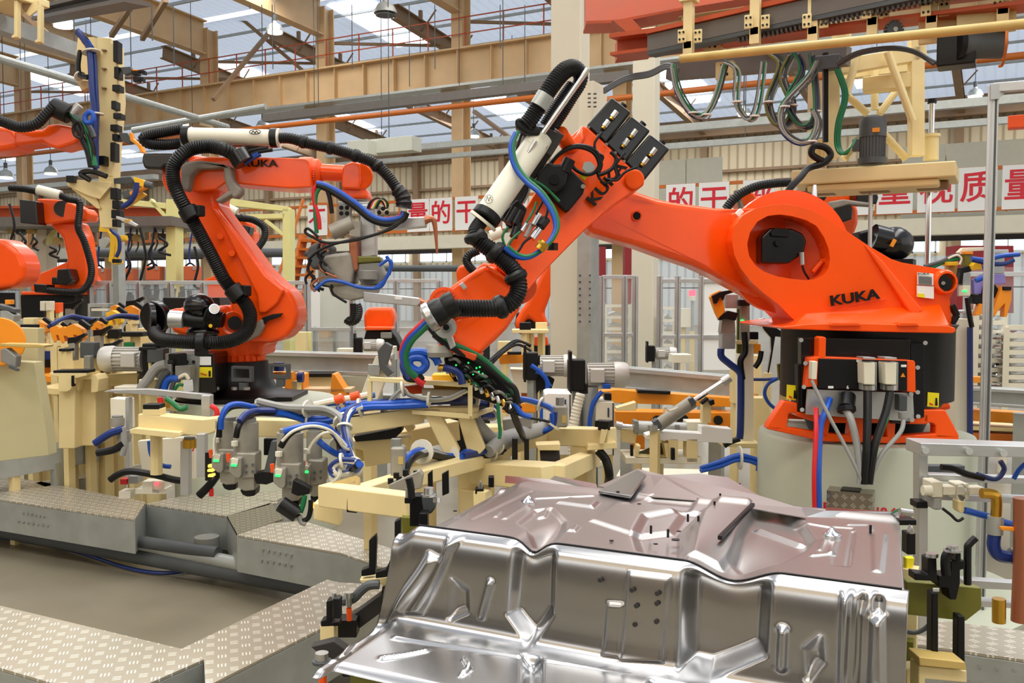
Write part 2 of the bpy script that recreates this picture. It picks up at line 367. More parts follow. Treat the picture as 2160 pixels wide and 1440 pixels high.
# long services running along the hall
def runX(name, x1, y1, Y, x2, hw, m, label, cat, hh=None, rnd=False, grp=None):
    a = PX(x1, y1, 1, Y); q = V((PX(x2, y1, 1, Y).x, Y, a.z)); b = B()
    if rnd: b.cyl(a, q, hw, n=12)
    else: b.bar(a, q, hw, hh or hw)
    o = solo(name, b, m, label, cat, grp)
    x = a.x+2
    while x < q.x: part('hanger_rod', B().cyl((x, Y, a.z), (x, Y, (roof1(Y) if Y < RY else roof2(Y))), .012, n=4), 'dark_grey', o); x += 6
    return o
runX('cable_duct', 560, 250, 21, 1330, .26, 'rail', 'dark grey steel duct rail crossing high in front of the brown columns', 'duct', .22)
runX('gas_pipe', -60, 338, 26, 1190, .09, 'rust', 'long orange pipe high across the left half of the hall, below the dark duct rail', 'pipe', rnd=True)
runX('gas_pipe', 1250, 213, 26, 2200, .09, 'rust', 'orange pipe behind the hanging cable loops at the right', 'pipe', rnd=True)
runX('cable_tray', 690, 328, 19.5, 1200, .2, 'galv', 'upper galvanised cable tray carrying the grey boxes in mid hall', 'cable tray', .14)
runX('cable_tray', 690, 350, 22, 1190, .2, 'galv', 'lower galvanised cable tray behind the cream conduit robot', 'cable tray', .12)
runX('cable_tray', -20, 402, 19.5, 330, .2, 'galv', 'galvanised cable tray low behind the tall cream gripper frame', 'cable tray', .14)
runX('cable_tray', 1380, 275, 20, 2200, .16, 'galv', 'upper cable tray in front of the far wall behind the lift frame', 'cable tray', .16)
runX('cable_tray', 1400, 310, 22, 2200, .16, 'galv', 'lower cable tray in front of the far wall behind the lift frame', 'cable tray', .14)
for a, c, lb in (((-20, 118, 15), (480, 268, 22), 'thin silver conduit slanting down from the top left corner to the columns'), ((280, 275, 21), (560, 225, 20.5), 'thin silver conduit rising right above the left robot tube')):
    solo('conduit', B().cyl(P(*a), P(*c), .07, n=10), 'galv', lb, 'conduit')
for px, py, s, lb in ((765, 313, .75, 'small grey junction box with two sockets on the upper cable tray'), (832, 308, 1.6, 'long pale grey junction box on the upper cable tray')):
    p = P(px, py, 21); solo('junction_box', B().bx(p, (s*.75, .4, .32)), 'partition', lb, 'box', bevel=.01)
# hanging high bay lamps
for i, (px, py, d, pos) in enumerate(((133, 45, 26, 'under the roof at the top left corner'), (580, 60, 32, 'beside the rafter left of the dark column top'), (813, 20, 24, 'dark bowl, at the top edge right of the skylight'), (887, 225, 36, 'over the dark duct rail in mid picture'),
      (1080, 207, 38, 'just left of the black hose loop'), (999, 282, 42, 'beside the third brown column, low'), (555, 262, 40, 'over the cream tube of the left robot'), (2057, 197, 36, 'bright dish at the right above the cable trays'), (1570, 236, 38, 'behind the hanging cable loops'), (107, 360, 40, 'dim, left of the tall gripper frame'), (12, 368, 36, 'dim, at the left edge above the robots'))):
    r = T('high_bay_lamp', 'high bay lamp '+pos, 'lamp', P(px, py, d), 'high bay lamps under the roof'); b = B(); c = P(px, py, d)
    b.lathe(c, [(.3, -.1), (.28, -.02), (.2, .12), (.09, .18), (.08, .24)], 20); part('lamp_shade', b, 'grey' if i == 2 else 'galv', r)
    part('diffuser', B().cyl(c+V((0, 0, -.13)), c+V((0, 0, -.16)), .25, n=20), 'dark_grey' if i == 2 else 'lamp_white', r)
    b = B(); b.cyl(c+V((0, 0, .22)), c+V((0, 0, .45)), .07, n=10); b.cyl(c+V((0, 0, .4)), V((c.x, c.y, (roof1(c.y) if c.y < RY else roof2(c.y))-.02)), .015, n=6); part('ballast', b, 'dark_grey', r)
# drop wires hanging from the roof
b = B()
for px, d in ((40, 30), (155, 22), (190, 34), (274, 24), (320, 18), (365, 20), (527, 16), (552, 24), (574, 24), (742, 24), (863, 26), (917, 24), (1055, 22), (1107, 26)):
    a = P(px, 10, d); b.cyl(a, V((a.x, a.y, 7.4 if d > 20 else 6.5)), .012, n=4)
solo('suspension_wires', b, 'dark_grey', 'thin wires hanging straight down from the roof', 'wire', kind='stuff')
# pale partition panels in front of the far wall at the right
n = 2
for x0, x1, y0, y1 in ((1305, 1590, 326, 402), (1900, 2200, 290, 420)):
    a = PX(x0, y1, 1, 30); c = PX(x1, y0, 1, 30); m = int((c.x-a.x)/1.2)
    b = B()
    for i in range(m): b.bx((a.x+.6+i*1.2, 30, (a.z+c.z)/2-.4), (1.17, .12, c.z-a.z+.8))
    struct('wall_partition', b, 'partition').name = 'wall_right' if n == 3 else 'wall_middle'; n += 1
# mezzanine edge beam under the slogan
struct('trim_40', B().bx((-10, 27.3, 3.45), (60, .5, .45)), 'cream_white')
struct('trim_41', B().bx((-14, 30, 3.32), (60, .3, .22)), 'dark_void')
b = B()
for z in (4.95, 3.88): b.bar((-42, 27.5, z), (14, 27.5, z), .08, .1)
for i in range(34): b.bar((-40+i*1.6, 27.5, 3.8), (-40+i*1.6, 27.5, 5.0), .04, .04)
struct('banner_rail', b, 'rust')
# slogan boards
bd = [(668, '不', 'slogan board behind the weld hoses, leftmost red character'), (880, '量', 'slogan board half hidden by the weld gun of the left robot'), (928, '的', 'slogan board left of the brown column'), (982, '干', 'slogan board crossing the brown column'), (1083, '部', 'slogan board mostly behind the cream conduit'),
      (1432, '的', 'slogan board whose foot is hidden by the large robot arm'), (1502, '干', 'slogan board above the large robot arm, right of two white pillars'), (1596, '部', 'slogan board behind the distant robot wrist'), (1800, '不', 'slogan board behind the lift screw'), (1882, '重', 'slogan board right of the lift screw, fully readable'), (1969, '视', 'slogan board crossed by the right lift rod'), (2056, '质', 'slogan board touching the aluminium post'), (2150, '量', 'slogan board cut by the right edge of the picture')]
for px, ch, lb in bd:
    p = PX(px, 620, 1, 27.35); z = 4.42; s = .95
    r = T('slogan_board', 'white '+lb, 'sign', (p.x, 27.44, z-.57), 'slogan boards along the mezzanine')
    part('board', B().bx((p.x, 27.44, z), (.92, .03, 1.14)), 'white', r)
    text(ch, (p.x, 27.42, z), (1, 0, 0), (0, 0, 1), .86, 'sign_red', 'character', r, .004, bold=.012)
# ================================================================ WHITE PILLARS
def hp(z, x, y): return 0
for (x0, x1, x2, d, lb) in ((1166, 1218, 1241, 8.6, 'thick pale pillar rising through the middle of the picture behind the large robot'), (1337, 1372, 1390, 12.5, 'pale pillar right of the thick one, seen under the robot arm')):
    a = P(x0, 620, d); c = P(x2, 620, d); wd = (c-a).length
    r = T('support_pillar', lb, 'pillar', (P((x0+x2)/2, 620, d).x, P((x0+x2)/2, 620, d).y, 0)); m = P((x0+x2)/2, 620, d)
    s = wd/(cos(YAW)+sin(YAW)); ctr = V((m.x, m.y, 0))+CF*s*.6; H = 6.6 if d < 10 else 5.2
    part('shaft', B().bx(ctr+V((0, 0, H/2)), (s*1.25, s*.9, H)), 'pillar', r, .012)
    part('foot_plate', B().bx(ctr+V((0, 0, .02)), (s*2, s*2, .04)), 'pillar', r)
    if d < 10:
        b = B().bx(ctr+V((s*.95, -.1, 1.35)), (s*.55, s*.8, 2.7)); part('cable_cover', b, 'galv', r, .004)
        b = B()
        for i in range(2):
            for j in range(8): p = ctr+V((s*.8+i*.1, -.1-s*.41, 1.2+j*.06+.2)); b.cyl(p, p+V((0, -.01, 0)), .009, n=8)
        part('bolt', b, 'dark_grey', r)
        b = B().bx(P(1253, 236, 8.0)+CF*.1, (.14, .3, .5)); part('switch_box', b, 'cream_white', r, .004)
        b = B()
        for i in range(2):
            for j in range(4): p = P(1243+i*12, 198+j*9, 7.86); b.bx(p, (.025, .01, .012))
        part('slot', b, 'dark_grey', r)
# orange gantry steelwork at the top
def S_(name, b, m, lb, cat, **k): return solo(name, b, m, lb, cat, **k)
b = B().pp([(1236, -24, 7.9), (1236, 46, 7.9), (1300, 44, 7.6), (1440, 18, 7.1), (1700, -24, 6.5)], 7.6, .2); b.pp([(1236, 44, 7.88), (1300, 42, 7.58), (1440, 15, 7.08), (1440, 20, 7.08), (1300, 48, 7.58), (1236, 50, 7.88)], 7.6, .3)
S_('gantry_beam', b, 'redrail', 'orange steel gantry beam along the top edge right of the thick pillar', 'beam')
b = B().pp([(1292, 42), (1332, 38), (1366, 74), (1336, 80)], 7.4, .12); S_('gantry_beam', b, 'redrail', 'short orange beam slanting down to the dark crane rail', 'beam')
b = B().pp([(1302, 82, 6.9), (1374, 75, 6.75), (1374, 113, 6.75), (1302, 122, 6.9)], 6.9, .16); b.bar(P(1303, 82, 6.9), P(2300, -44, 4.95), .22, .03); b.bar(P(1303, 119, 6.9), P(2300, -4, 4.95), .2, .022)
S_('crane_rail_beam', b, 'redrail', 'long orange beam behind the dark toothed crane rail', 'beam')
# the transfer rail : dark I beam with a toothed rack, cream hangers
RA, RB_ = P(1374, 94, 6.6), P(2330, -22, 4.75); RB_.z = RA.z; RD = (RB_-RA).normalized(); RL = (RB_-RA).length
def onrail(t, dz=0, off=0): return RA+RD*(t*RL)+V((0, 0, dz))+CF*off
r = T('transfer_rail', 'dark toothed steel crane rail running across the top right', 'rail', RA)
b = B(); b.bar(RA, RB_, .1, .11); part('web', b, 'rail', r)
b = B(); b.bar(RA+V((0, 0, .075)), RB_+V((0, 0, .075)), .14, .03); part('top_flange', b, 'redrail', r)
b = B(); b.bar(RA+V((0, 0, -.07)), RB_+V((0, 0, -.07)), .1, .025)
n = int(RL/.03)
for i in range(n):
    if i/n > .25: b.bx(RA+RD*(i*.03)+V((0, 0, -.094)), (.014, .06, .025))
part('toothed_rack', b, 'dark_grey', r)
hang = [(1447, 70, 'first from the left, over the two pillars'), (1585, 40, 'second from the left'), (1705, 38, 'third from the left, beside the round rusty wheel'), (1828, 18, 'over the gear wheel'), (1950, 12, 'over the right lift post'), (2097, -8, 'at the top right corner')]
for i, (px, py, lb) in enumerate(hang):
    t = (px-1447)/(2097-1447); d = 6.25-t*.95; c = P(px, py-4, d)-CF*.1
    q = T('rail_hanger', 'cream hanger with two bolted plates, '+lb, 'bracket', c, 'cream hangers on the crane rail')
    part('post', B().bx(c+V((0, 0, .02)), (.062, .06, .34)), 'cream', q, .006)
    part('cap', B().bx(c+V((0, 0, .18)), (.11, .1, .05)), 'cream', q, .006)
    for sx in (-1, 1):
        e = c+CR*(sx*.052)+V((0, 0, -.07))+CF*-.04; o = part('bolt_plate', B().bx(e, (.055, .012, .085)), 'cream', q, .003)
        part('bolt', hexbolts(B(), [e+V((dx, -.008, dz)) for dx in (-.013, .013) for dz in (-.022, .022)], .007, .006, V((0, -1, 0))), 'black', o)
    part('gusset', B().prism([c+V((-.03, -.03, -.1)), c+V((.03, -.03, -.1)), c+V((.03, -.03, -.2)), c+V((-.03, -.03, -.2))], (0, .06, 0)), 'cream', q)
# cream pipe below it
S_('busbar_pipe', B().cyl(P(1436, 124, 5.9), P(2300, 36, 4.5), .026, n=14), 'yellow', 'long mustard coloured pipe the cable loops hang from', 'pipe').data.materials[0] = mat('mustard', (200, 172, 100), .4, noise=.15)
S_('support_beam', B().bar(P(1412, 152, 7.0), P(1790, 118, 6.2), .1, .12), 'rail', 'dark horizontal beam behind the hanging cable loops', 'beam')
for px, py in ((1537, 148), (1520, 92)):
    pass
r = T('wheel', 'round rusty guide wheel between two hangers at the top', 'wheel', P(1662, 30, 6.4)); b = B(); c = P(1662, 30, 6.4); b.cyl(c, c+CF*.05, .062, n=28); part('tread', b, 'rust', r, .008); part('hub', B().cyl(c-CF*.02, c+CF*.06, .022, n=16), 'dark_grey', r)
r = T('gear_wheel', 'small dark toothed pinion under the crane rail', 'gear', P(1888, 62, 5.5)); c = P(1888, 62, 5.5); b = B()
b.cyl(c, c+CF*.04, .042, n=28)
for i in range(16):
    a = 2*pi*i/16; b.bx(c+CR*(cos(a)*.046)+UP*(sin(a)*.046)+CF*.02, (.013, .04, .013), (CR*cos(a)+UP*sin(a), CF, CR*-sin(a)+UP*cos(a)))
part('teeth', b, 'dark_grey', r); part('hub', B().cyl(c-CF*.01, c, .014, n=12), 'steel', r)
# festoon of cable loops
ftn = [((1422, 140), (1432, 190), (1462, 238), (1490, 242), (1512, 205), (1530, 140)), ((1532, 132), (1556, 150), (1555, 215), (1575, 250), (1592, 245), (1603, 205), (1612, 130)), ((1628, 116), (1648, 140), (1622, 215), (1638, 262), (1664, 258), (1672, 222), (1652, 165), (1670, 118)),
       ((1680, 116), (1692, 150), (1662, 215), (1682, 260), (1706, 266), (1722, 235), (1718, 160), (1712, 118)), ((1728, 130), (1708, 165), (1655, 225), (1652, 270), (1680, 298), (1712, 298), (1727, 262), (1718, 235))]
names = ['first cable loop from the left, hanging in front of the pillar', 'second cable loop from the left', 'third cable loop from the left', 'fourth cable loop from the left', 'lowest wide cable loop, beside the lift post']
for k, (pl, lb) in enumerate(zip(ftn, names)):
    r = T('festoon_cable', lb, 'cable', P(*pl[0], 6.05), 'cable loops hanging from the mustard pipe')
    for j in range(10):
        o1, o2, dd = random.uniform(-8, 8), random.uniform(-6, 6), random.uniform(-.03, .03)
        part('strand', B().tube([P(x+o1, y+o2, 6.02-k*.03+dd) for x, y in pl], .0068, 6, 7), ('hose_grey', 'dark_grey', 'hose_grey', 'green', 'hose_grey', 'dark_grey', 'olive', 'dkblue', 'hose_grey', 'dark_grey')[j], r)
    for (x, y) in (pl[2], pl[-3]):
        part('cable_tie', B().lathe(P(x, y, 6.0-k*.03), [(.034, -.004), (.034, .004)], 14), 'white', r)
b = B()
for o in (-3, 1, 5): b.tube([P(1275, 190+o, 7.6), P(1320, 165+o, 7), P(1370, 155+o, 6.6), P(1408, 138+o, 6.2), P(1430, 150+o, 6.1)], .012, 7)
S_('supply_cable', b, 'dark_grey', 'bundle of dark cables from the pillar switch box to the first loop', 'cable')
b = B(); b.tube([P(1765, 135, 5.9), P(1810, 110, 5.8), P(1880, 100, 5.7), P(1930, 108, 5.7), P(1975, 132, 5.6), P(2030, 134, 5.5), P(2060, 90, 5.4)], .012, 8)
b.tube([P(1768, 139, 5.92), P(1812, 115, 5.8), P(1880, 104, 5.7), P(1930, 112, 5.7), P(1970, 136, 5.6)], .01, 8)
S_('supply_cable', b, 'dark_grey', 'grey cable arching over the lift frame to the geared motor', 'cable')
# ---------------------------------------------------------------- lift frame hanging from the rail
D = 6.4
r = T('lifting_platform', 'cream hanging lift frame with a flat platform above the distant robot', 'lift', P(1850, 380, D))
L1 = lambda x0, y0, x1, y1, wd, th=.08, d=D: B().bar(P(x0, y0, d), P(x1, y1, d), wd, th)
pts = [((1754, 105), (1754, 335)), ((1932, 85), (1932, 330))]
for (a, c) in pts: part('post', L1(*a, *c, .08, .09), 'cream', r, .006)
part('cross_beam', L1(1740, 148, 1950, 112, .08, .1), 'cream', r, .006); part('cross_beam', L1(1760, 160, 1925, 140, .08, .07, 6.8), 'cream', r)
for a, c, dd in (((1872, 110), (1925, 255), 6.3), ((1810, 110), (1785, 200), 6.3), ((1785, 200), (1830, 240), 6.6), ((1915, 160), (1855, 240), 6.7), ((1862, 280), (1912, 335), 6.5), ((1808, 300), (1780, 335), 6.5), ((1845, 120), (1845, 232), 6.7)):
    part('brace', B().cyl(P(*a, dd), P(*c, dd), .026, n=10), 'cream', r)
part('motor_bracket', B().bx(P(1873, 176, 6.5), (.32, .12, .1)), 'cream', r, .006)
b = B().prism([PZ(1685, 348, P(1850, 352, D).z)]*1+[P(1685, 350, 6.15), P(1998, 335, 6.15), P(2005, 333, 6.9), P(1740, 345, 6.9)][0:4], (0, 0, -.001)) if 0 else B()
zt = P(1850, 346, 6.2).z; c0 = P(1846, 346, 6.5); c0.z = zt
b.bx(c0+V((0, 0, -.05)), (1.04, .5, .1)); part('platform', b, 'cream', r, .01)
b = B(); b.bx(c0+V((0, 0, -.125)), (.84, .42, .05)); part('platform_underside', b, 'cream', r, .015)
for dx in (-.36, 0, .37):
    e = c0+V((dx, 0, -.13)); part('bushing', B().bx(e, (.2, .13, .05)), 'tan_dark', r, .01)
for px, y0, y1, m, nm, rr in ((1720, 352, 470, 'chrome', 'guide_rod', .02), (1838, 350, 500, 'steel', 'lift_screw', .015), (1961, 352, 560, 'chrome', 'guide_rod', .02)):
    b = B(); a, c = P(px, y0, 6.5), P(px, y1+60, 6.5); c.x, c.y = a.x, a.y
    if nm == 'lift_screw': b.tube([a, a.lerp(c, .5), c], rr, 10, 30, .016)
    else: b.cyl(a, c, rr, n=14)
    part(nm, b, m, r)
a = P(1966, 218, 6.5); c = P(1966, 285, 6.5); c.x, c.y = a.x, a.y; part('guide_rod', B().cyl(a, c, .02, n=14), 'chrome', r); part('rod_cap', B().cyl(a, a+V((0, 0, .03)), .03, n=14), 'black', r)
a = P(1965, 283, 6.5); c = P(1965, 338, 6.5); c.x, c.y = a.x, a.y; b = B().cyl(c, a, .05, n=18); b.cyl(a-V((0, 0, .02)), a, .058, n=18); part('rod_sleeve', b, 'cream', r)
a = P(1722, 298, 6.5); c = P(1722, 340, 6.5); c.x, c.y = a.x, a.y; part('rod_sleeve', B().cyl(c, a, .045, n=18), 'cream', r)
for a, c in (((1741, 112), (1741, 300)),): part('cable_duct', L1(*a, *c, .03, .03, 6.2), 'black', r)
b = B()
for dx in (-4, 0, 3, 6): b.tube([P(1765+dx, 145, 6.15), P(1782+dx, 200, 6.15), P(1768+dx, 260, 6.15), P(1766+dx, 305, 6.15), P(1778+dx, 325, 6.1), P(1795, 310, 6.1), P(1805, 292, 6.15)], .008, 6)
S_('drop_cable', b, 'green', 'green and grey cables dropping down the left post of the lift frame', 'cable')
S_('cable_coil', B().tube([P(1735, 340, 6.1), P(1712, 325, 6.1), P(1718, 308, 6.1), P(1742, 312, 6.1), P(1752, 328, 6.1), P(1735, 345, 6.1), P(1705, 355, 6.1), P(1690, 372, 6.05), P(1668, 395, 6.0), P(1650, 425, 6.0)], .022, 9), 'rubber', 'black cable sleeve dropping from the lift platform to the distant robot', 'cable')
p = P(1748, 133, 6.2); S_('plate', B().bx(p, (.15, .08, .09)), 'dark_grey', 'dark metal box where the cables leave the mustard pipe', 'box', bevel=.004)
r = T('lift_motor', 'upright grey electric motor standing on the lift platform', 'motor', P(1840, 335, 6.3)); c = P(1840, 335, 6.35); c.z = zt
b = B(); b.cyl(c+V((0, 0, .02)), c+V((0, 0, .06)), .095, n=24); b.cyl(c+V((0, 0, .05)), c+V((0, 0, .2)), .078, n=24)
for i in range(24): a = 2*pi*i/24; b.bx(c+V((cos(a)*.078, sin(a)*.078, .13)), (.012, .012, .14))
part('finned_body', b, 'dark_grey', r); part('fan_cover', B().lathe(c, [(.088, .2), (.088, .3), (.08, .33), (.05, .34)], 28), 'dark_grey', r)
part('terminal_box', B().bx(c+V((-.1, -.02, .15)), (.05, .06, .08)), 'dark_grey', r, .005); part('rating_plate', B().bx(c+V((.03, -.086, .235)), (.045, .012, .028)), 'amber', r)
r = T('travel_motor', 'dark geared motor lying under the crane rail at the right', 'motor', P(2030, 110, 5.3)); c = P(2060, 95, 5.3)
b = B().cyl(c-CR*.1, c+CR*.14, .075, n=24); part('motor_body', b, 'dark_grey', r); part('gear_housing', B().bx(P(2018, 105, 5.35), (.2, .15, .2)), 'black', r, .01); part('flange', B().cyl(c-CR*.12, c-CR*.09, .09, n=24), 'black', r)
S_('pipe_hook', B().tube([P(2124, 60, 5.0), P(2122, 100, 5.0), P(2115, 135, 5.1), P(2108, 140, 5.1)], .008, 6), 'rust', 'orange rod hook hanging in front of the geared motor', 'hook')
S_('gantry_plate', B().bx(P(1985, 60, 5.5), (.24, .05, .16)), 'cream', 'cream plate of the travelling carriage under the crane rail', 'plate', bevel=.005)
S_('gantry_plate', B().bx(P(2080, 45, 5.3), (.3, .05, .14)), 'cream', 'wider cream carriage plate at the right end of the crane rail', 'plate', bevel=.005)
for px, py, lb in ((1622, 62, 'cream bolted block under the rail beside the rusty wheel'), (1775, 82, 'cream block at the top of the left lift post'), (1530, 150, 'cream perforated block between two cable loops'), (1505, 92, 'cream block with six dots on the rail')):
    e = P(px, py, 6.4); r = T('clamp_block', lb, 'bracket', e); part('block', B().bx(e, (.12, .07, .12)), 'cream', r, .006)
    part('bolt', hexbolts(B(), [e+CR*dx+UP*dz-CF*.04 for dx in (-.035, 0, .035) for dz in (-.03, .03)], .009, .01), 'black', r)
# top left overhead rail and hangers
S_('gantry_beam', B().ibeam(P(88, 32, 9), P(290, -10, 6.5), .18, .12, .03), 'rail', 'dark steel rail at the top left corner', 'beam')
S_('gantry_beam', B().bar(P(-20, 45, 7.5), P(165, 110, 9.2), .14, .13), 'galv', 'grey box beam running from the left edge to the tall gripper frame', 'beam')
r = T('rail_trolley', 'cream trolley assembly with two hanging hooks at the top left corner', 'trolley', P(40, 10, 7.4))
part('frame', B().bx(P(30, 8, 7.4), (.45, .3, .06)), 'cream', r, .01)
for px, py in ((33, 45), (82, 55)): part('hook', B().pp([(px-4, py-45), (px+3, py-45), (px+3, py+33), (px-9, py+35), (px-9, py+30), (px-4, py+27)], 7.2, .06), 'cream', r, .004)
part('wheel', B().cyl(P(62, 15, 7.3), P(62, 15, 7.4), .05, n=20), 'tan_dark', r); part('side_plate', B().pp([(45, 0), (80, 0), (78, 22), (62, 34), (47, 24)], 7.3, .02), 'cream', r, .003)
# aluminium post at the right
r = T('aluminium_portal', 'tall aluminium profile post with an arm leaving the picture at the top right', 'frame', P(2085, 520, 4.7))
a = P(2096, 180, 4.7); c = V((a.x, a.y, 0)); b = B().bar(a, c, .044, .05)
b.bar(a-CR*.024-CF*.03, c-CR*.024-CF*.03, .006, .006); part('post', b, 'alu', r, .003); part('groove', B().bar(a-CF*.028, V((c.x, c.y, 0))-CF*.028, .006, .01), 'dark_grey', r)
part('arm', B().bar(P(2096, 186, 4.7), P(2230, 176, 4.5), .045, .045), 'alu', r, .003); part('corner_plate', B().pp([(2090, 178), (2130, 176), (2126, 190), (2108, 208), (2090, 210)], 4.66, .012), 'alu', r)
S_('orange_box', B().bx(P(2150, 258, 6), (.13, .1, .08)), 'orange2', 'small orange box at the right edge behind the aluminium post', 'box', bevel=.005).name = 'control_box'
# ================================================================ LARGE ORANGE ROBOT
CTR = P(1822, 900, 5.15); CTR.z = 0; ZT = .88
r = T('robot_pedestal', 'pale round pedestal with red lettering under the large orange robot', 'pedestal', CTR)
part('drum', B().lathe(CTR, [(.575, 0), (.575, ZT-.02), (.565, ZT)], 64), 'pedestal', r)
part('base_ring', B().lathe(CTR, [(.86, 0), (.86, .02), (.8, .03)], 64), 'pedestal', r)
def onped(px, z, rad=.577):
    v = P(px, 900, 4.6)-CTR; v.z = 0; v.normalize(); t = V((-v.y, v.x, 0)); return CTR+v*rad+V((0, 0, z)), t
for px, s in ((1728, 'U80'), (1876, 'H860')):
    for i, ch in enumerate(s):
        p, t = onped(px+(i-(len(s)-1)/2)*19, .555); text(ch, p, t, UP, .068, 'sign_red', 'lettering', r, .001, bold=.001)
p, t = onped(1798, .50, .62); nn = t.cross(UP)
r = T('tread_plate_box', 'small box of shiny tread plate strapped to the pedestal front, cables entering its open top', 'box', p); b = B()
b.bx(p, (.215, .14, .34), (t, nn, UP)); part('box_body', b, 'tread_side', r); part('opening', B().bx(p+V((0, 0, .171)), (.09, .09, .008), (t, nn, UP)), 'black', r)
R1 = T('industrial_robot', 'largest orange robot in front right, arm reaching left over the sheet metal floor pan', 'robot', CTR+V((0, 0, ZT)))
def rot4(pts3, k):
    M = Matrix.Rotation(pi/2*k, 4, 'Z'); return [CTR+M @ (p-CTR) for p in pts3]
base_polys = [[(1653, 845), (1683, 850), (1683, 869), (1664, 873), (1661, 898), (1662, 905), (1640, 908), (1618, 904), (1619, 896)],
              [(1618, 896), (1662, 901), (1738, 913), (1820, 920), (1882, 921), (1973, 914), (2021, 916), (2025, 929), (1882, 936), (1735, 931), (1618, 905)],
              [(1948, 864), (1995, 864), (2024, 918), (2022, 926), (1973, 924), (1974, 898), (1968, 892), (1947, 892)],
              [(1675, 868), (1960, 872), (1960, 893), (1948, 895), (1880, 893), (1740, 892), (1720, 890), (1682, 878)],
              [(1728, 885), (1752, 888), (1746, 925), (1730, 920)], [(1868, 890), (1890, 890), (1888, 925), (1872, 925)], [(1795, 885), (1822, 885), (1828, 922), (1790, 922)]]
b = B()
for k in (0, 2):
    for po in base_polys: b.prism(rot4([P(x, y, 4.70) for x, y in po], k), Matrix.Rotation(pi/2*k, 3, 'Z') @ (CF*(.07 if po is not base_polys[3] else .3)))
for k in range(4): pass
part('base_frame', b, 'orange', R1, .008); part('inner_base', B().lathe(CTR, [(.30, ZT+.01), (.32, ZT+.06), (.43, ZT+.22)], 40), 'black', R1)
part('base_drum', B().lathe(CTR, [(.455, ZT+.2), (.455, ZT+.58), (.47, ZT+.605)], 72), 'black', R1)
part('cover_panel', B().pp([(1690, 712), (1920, 716), (1920, 893), (1880, 893), (1880, 884), (1700, 866), (1690, 868)], 4.68, .06), 'gloss_black', R1, .004)
for po in ([(1691, 718), (1722, 720), (1722, 759), (1690, 757)], [(1920, 723), (1950, 725), (1950, 880), (1922, 884)], [(1683, 768), (1700, 768), (1700, 870), (1684, 866)]): part('cover_panel', B().pp(po, 4.69, .06), 'black', R1, .004)
bo = part('connector_box', B().pp([(1708, 755), (1725, 752), (1928, 760), (1931, 765), (1932, 828), (1915, 826), (1715, 815), (1702, 817)], 4.60, .08), 'orange', R1, .004)
part('front_plate', B().pp([(1727, 756), (1914, 761), (1914, 825), (1725, 819)], 4.59, .03), 'black', bo, .003)
for x0, x1 in ((1818, 1850), (1863, 1895)):
    q = part('plug', B().pp([(x0+4, 764), (x1-3, 765), (x1-4, 812), (x0+5, 811)], 4.50, .09), 'cream_white', bo, .006)
    part('latch', B().pp([(x0+3, 753), (x1-3, 754), (x1-3, 758), (x0+3, 757)], 4.49, .09), 'alu', q, .002)
    part('cable_gland', B().cyl(P((x0+x1)/2, 812, 4.54), P((x0+x1)/2, 822, 4.54), .03, n=16), 'steel', q)
    part('clear_cover', B().pp([(x0, 763), (x1+1, 764), (x1, 824), (x0+1, 823)], 4.54, .05), 'hose_grey', bo, .004)
part('side_plug', B().pp([(1713, 762), (1725, 762), (1723, 800), (1712, 800)], 4.54, .05), 'cream_white', bo, .003)
text('6', P(1788, 817, 4.585), CR, UP, .025, 'white', 'number', bo); part('warning_triangle', B().pp([(1905, 786), (1910, 795), (1900, 795)], 4.585, .004), 'amber', bo)
for x, y in ((1752, 817), (1812, 761), (1906, 772)): part('label_plate', B().pp([(x-5, y-3), (x+6, y-3), (x+6, y+2), (x-5, y+2)], 4.585, .004), 'white', bo)
part('connector_plate', B().pp([(1704, 820), (1926, 828), (1929, 889), (1880, 886), (1700, 874)], 4.62, .02), 'alu', R1, .003)
part('stop_block', B().pp([(1728, 712), (1735, 709), (1743, 712), (1742, 755), (1727, 755)], 4.6, .08), 'orange', R1, .005)
b = B()
for x, y in ((1699, 766), (1696, 816), (1692, 864), (1690, 717), (1936, 775), (1936, 827), (1937, 878), (1952, 723), (1924, 885), (1922, 831)): b.cyl(P(x, y, 4.66), P(x, y, 4.6), .011, n=10)
part('bolt_row', b, 'steel', R1)
for x0, y0, x1, y1 in ((1660, 811, 1682, 844), (1957, 827, 1981, 859)):
    q = part('warning_sticker', B().pp([(x0, y0), (x1, y0+2), (x1-1, y1), (x0-1, y1-2)], 4.73 if x0 < 1800 else 4.72, .004), 'sticker_yellow', R1)
    m_ = B().pp([(x1-7, y0+12), (x1-4, y0+12), (x1-3, y1-4), (x1-8, y1-4)], 4.725 if x0 < 1800 else 4.715, .003); m_.cur = 1; m_.pp([(x0+5, y1-10), (x0+12, y1-6), (x0+11, y1-4), (x0+4, y1-7)], 4.725 if x0 < 1800 else 4.715, .003)
    part('symbol', m_, ['black', 'sign_red'], q)
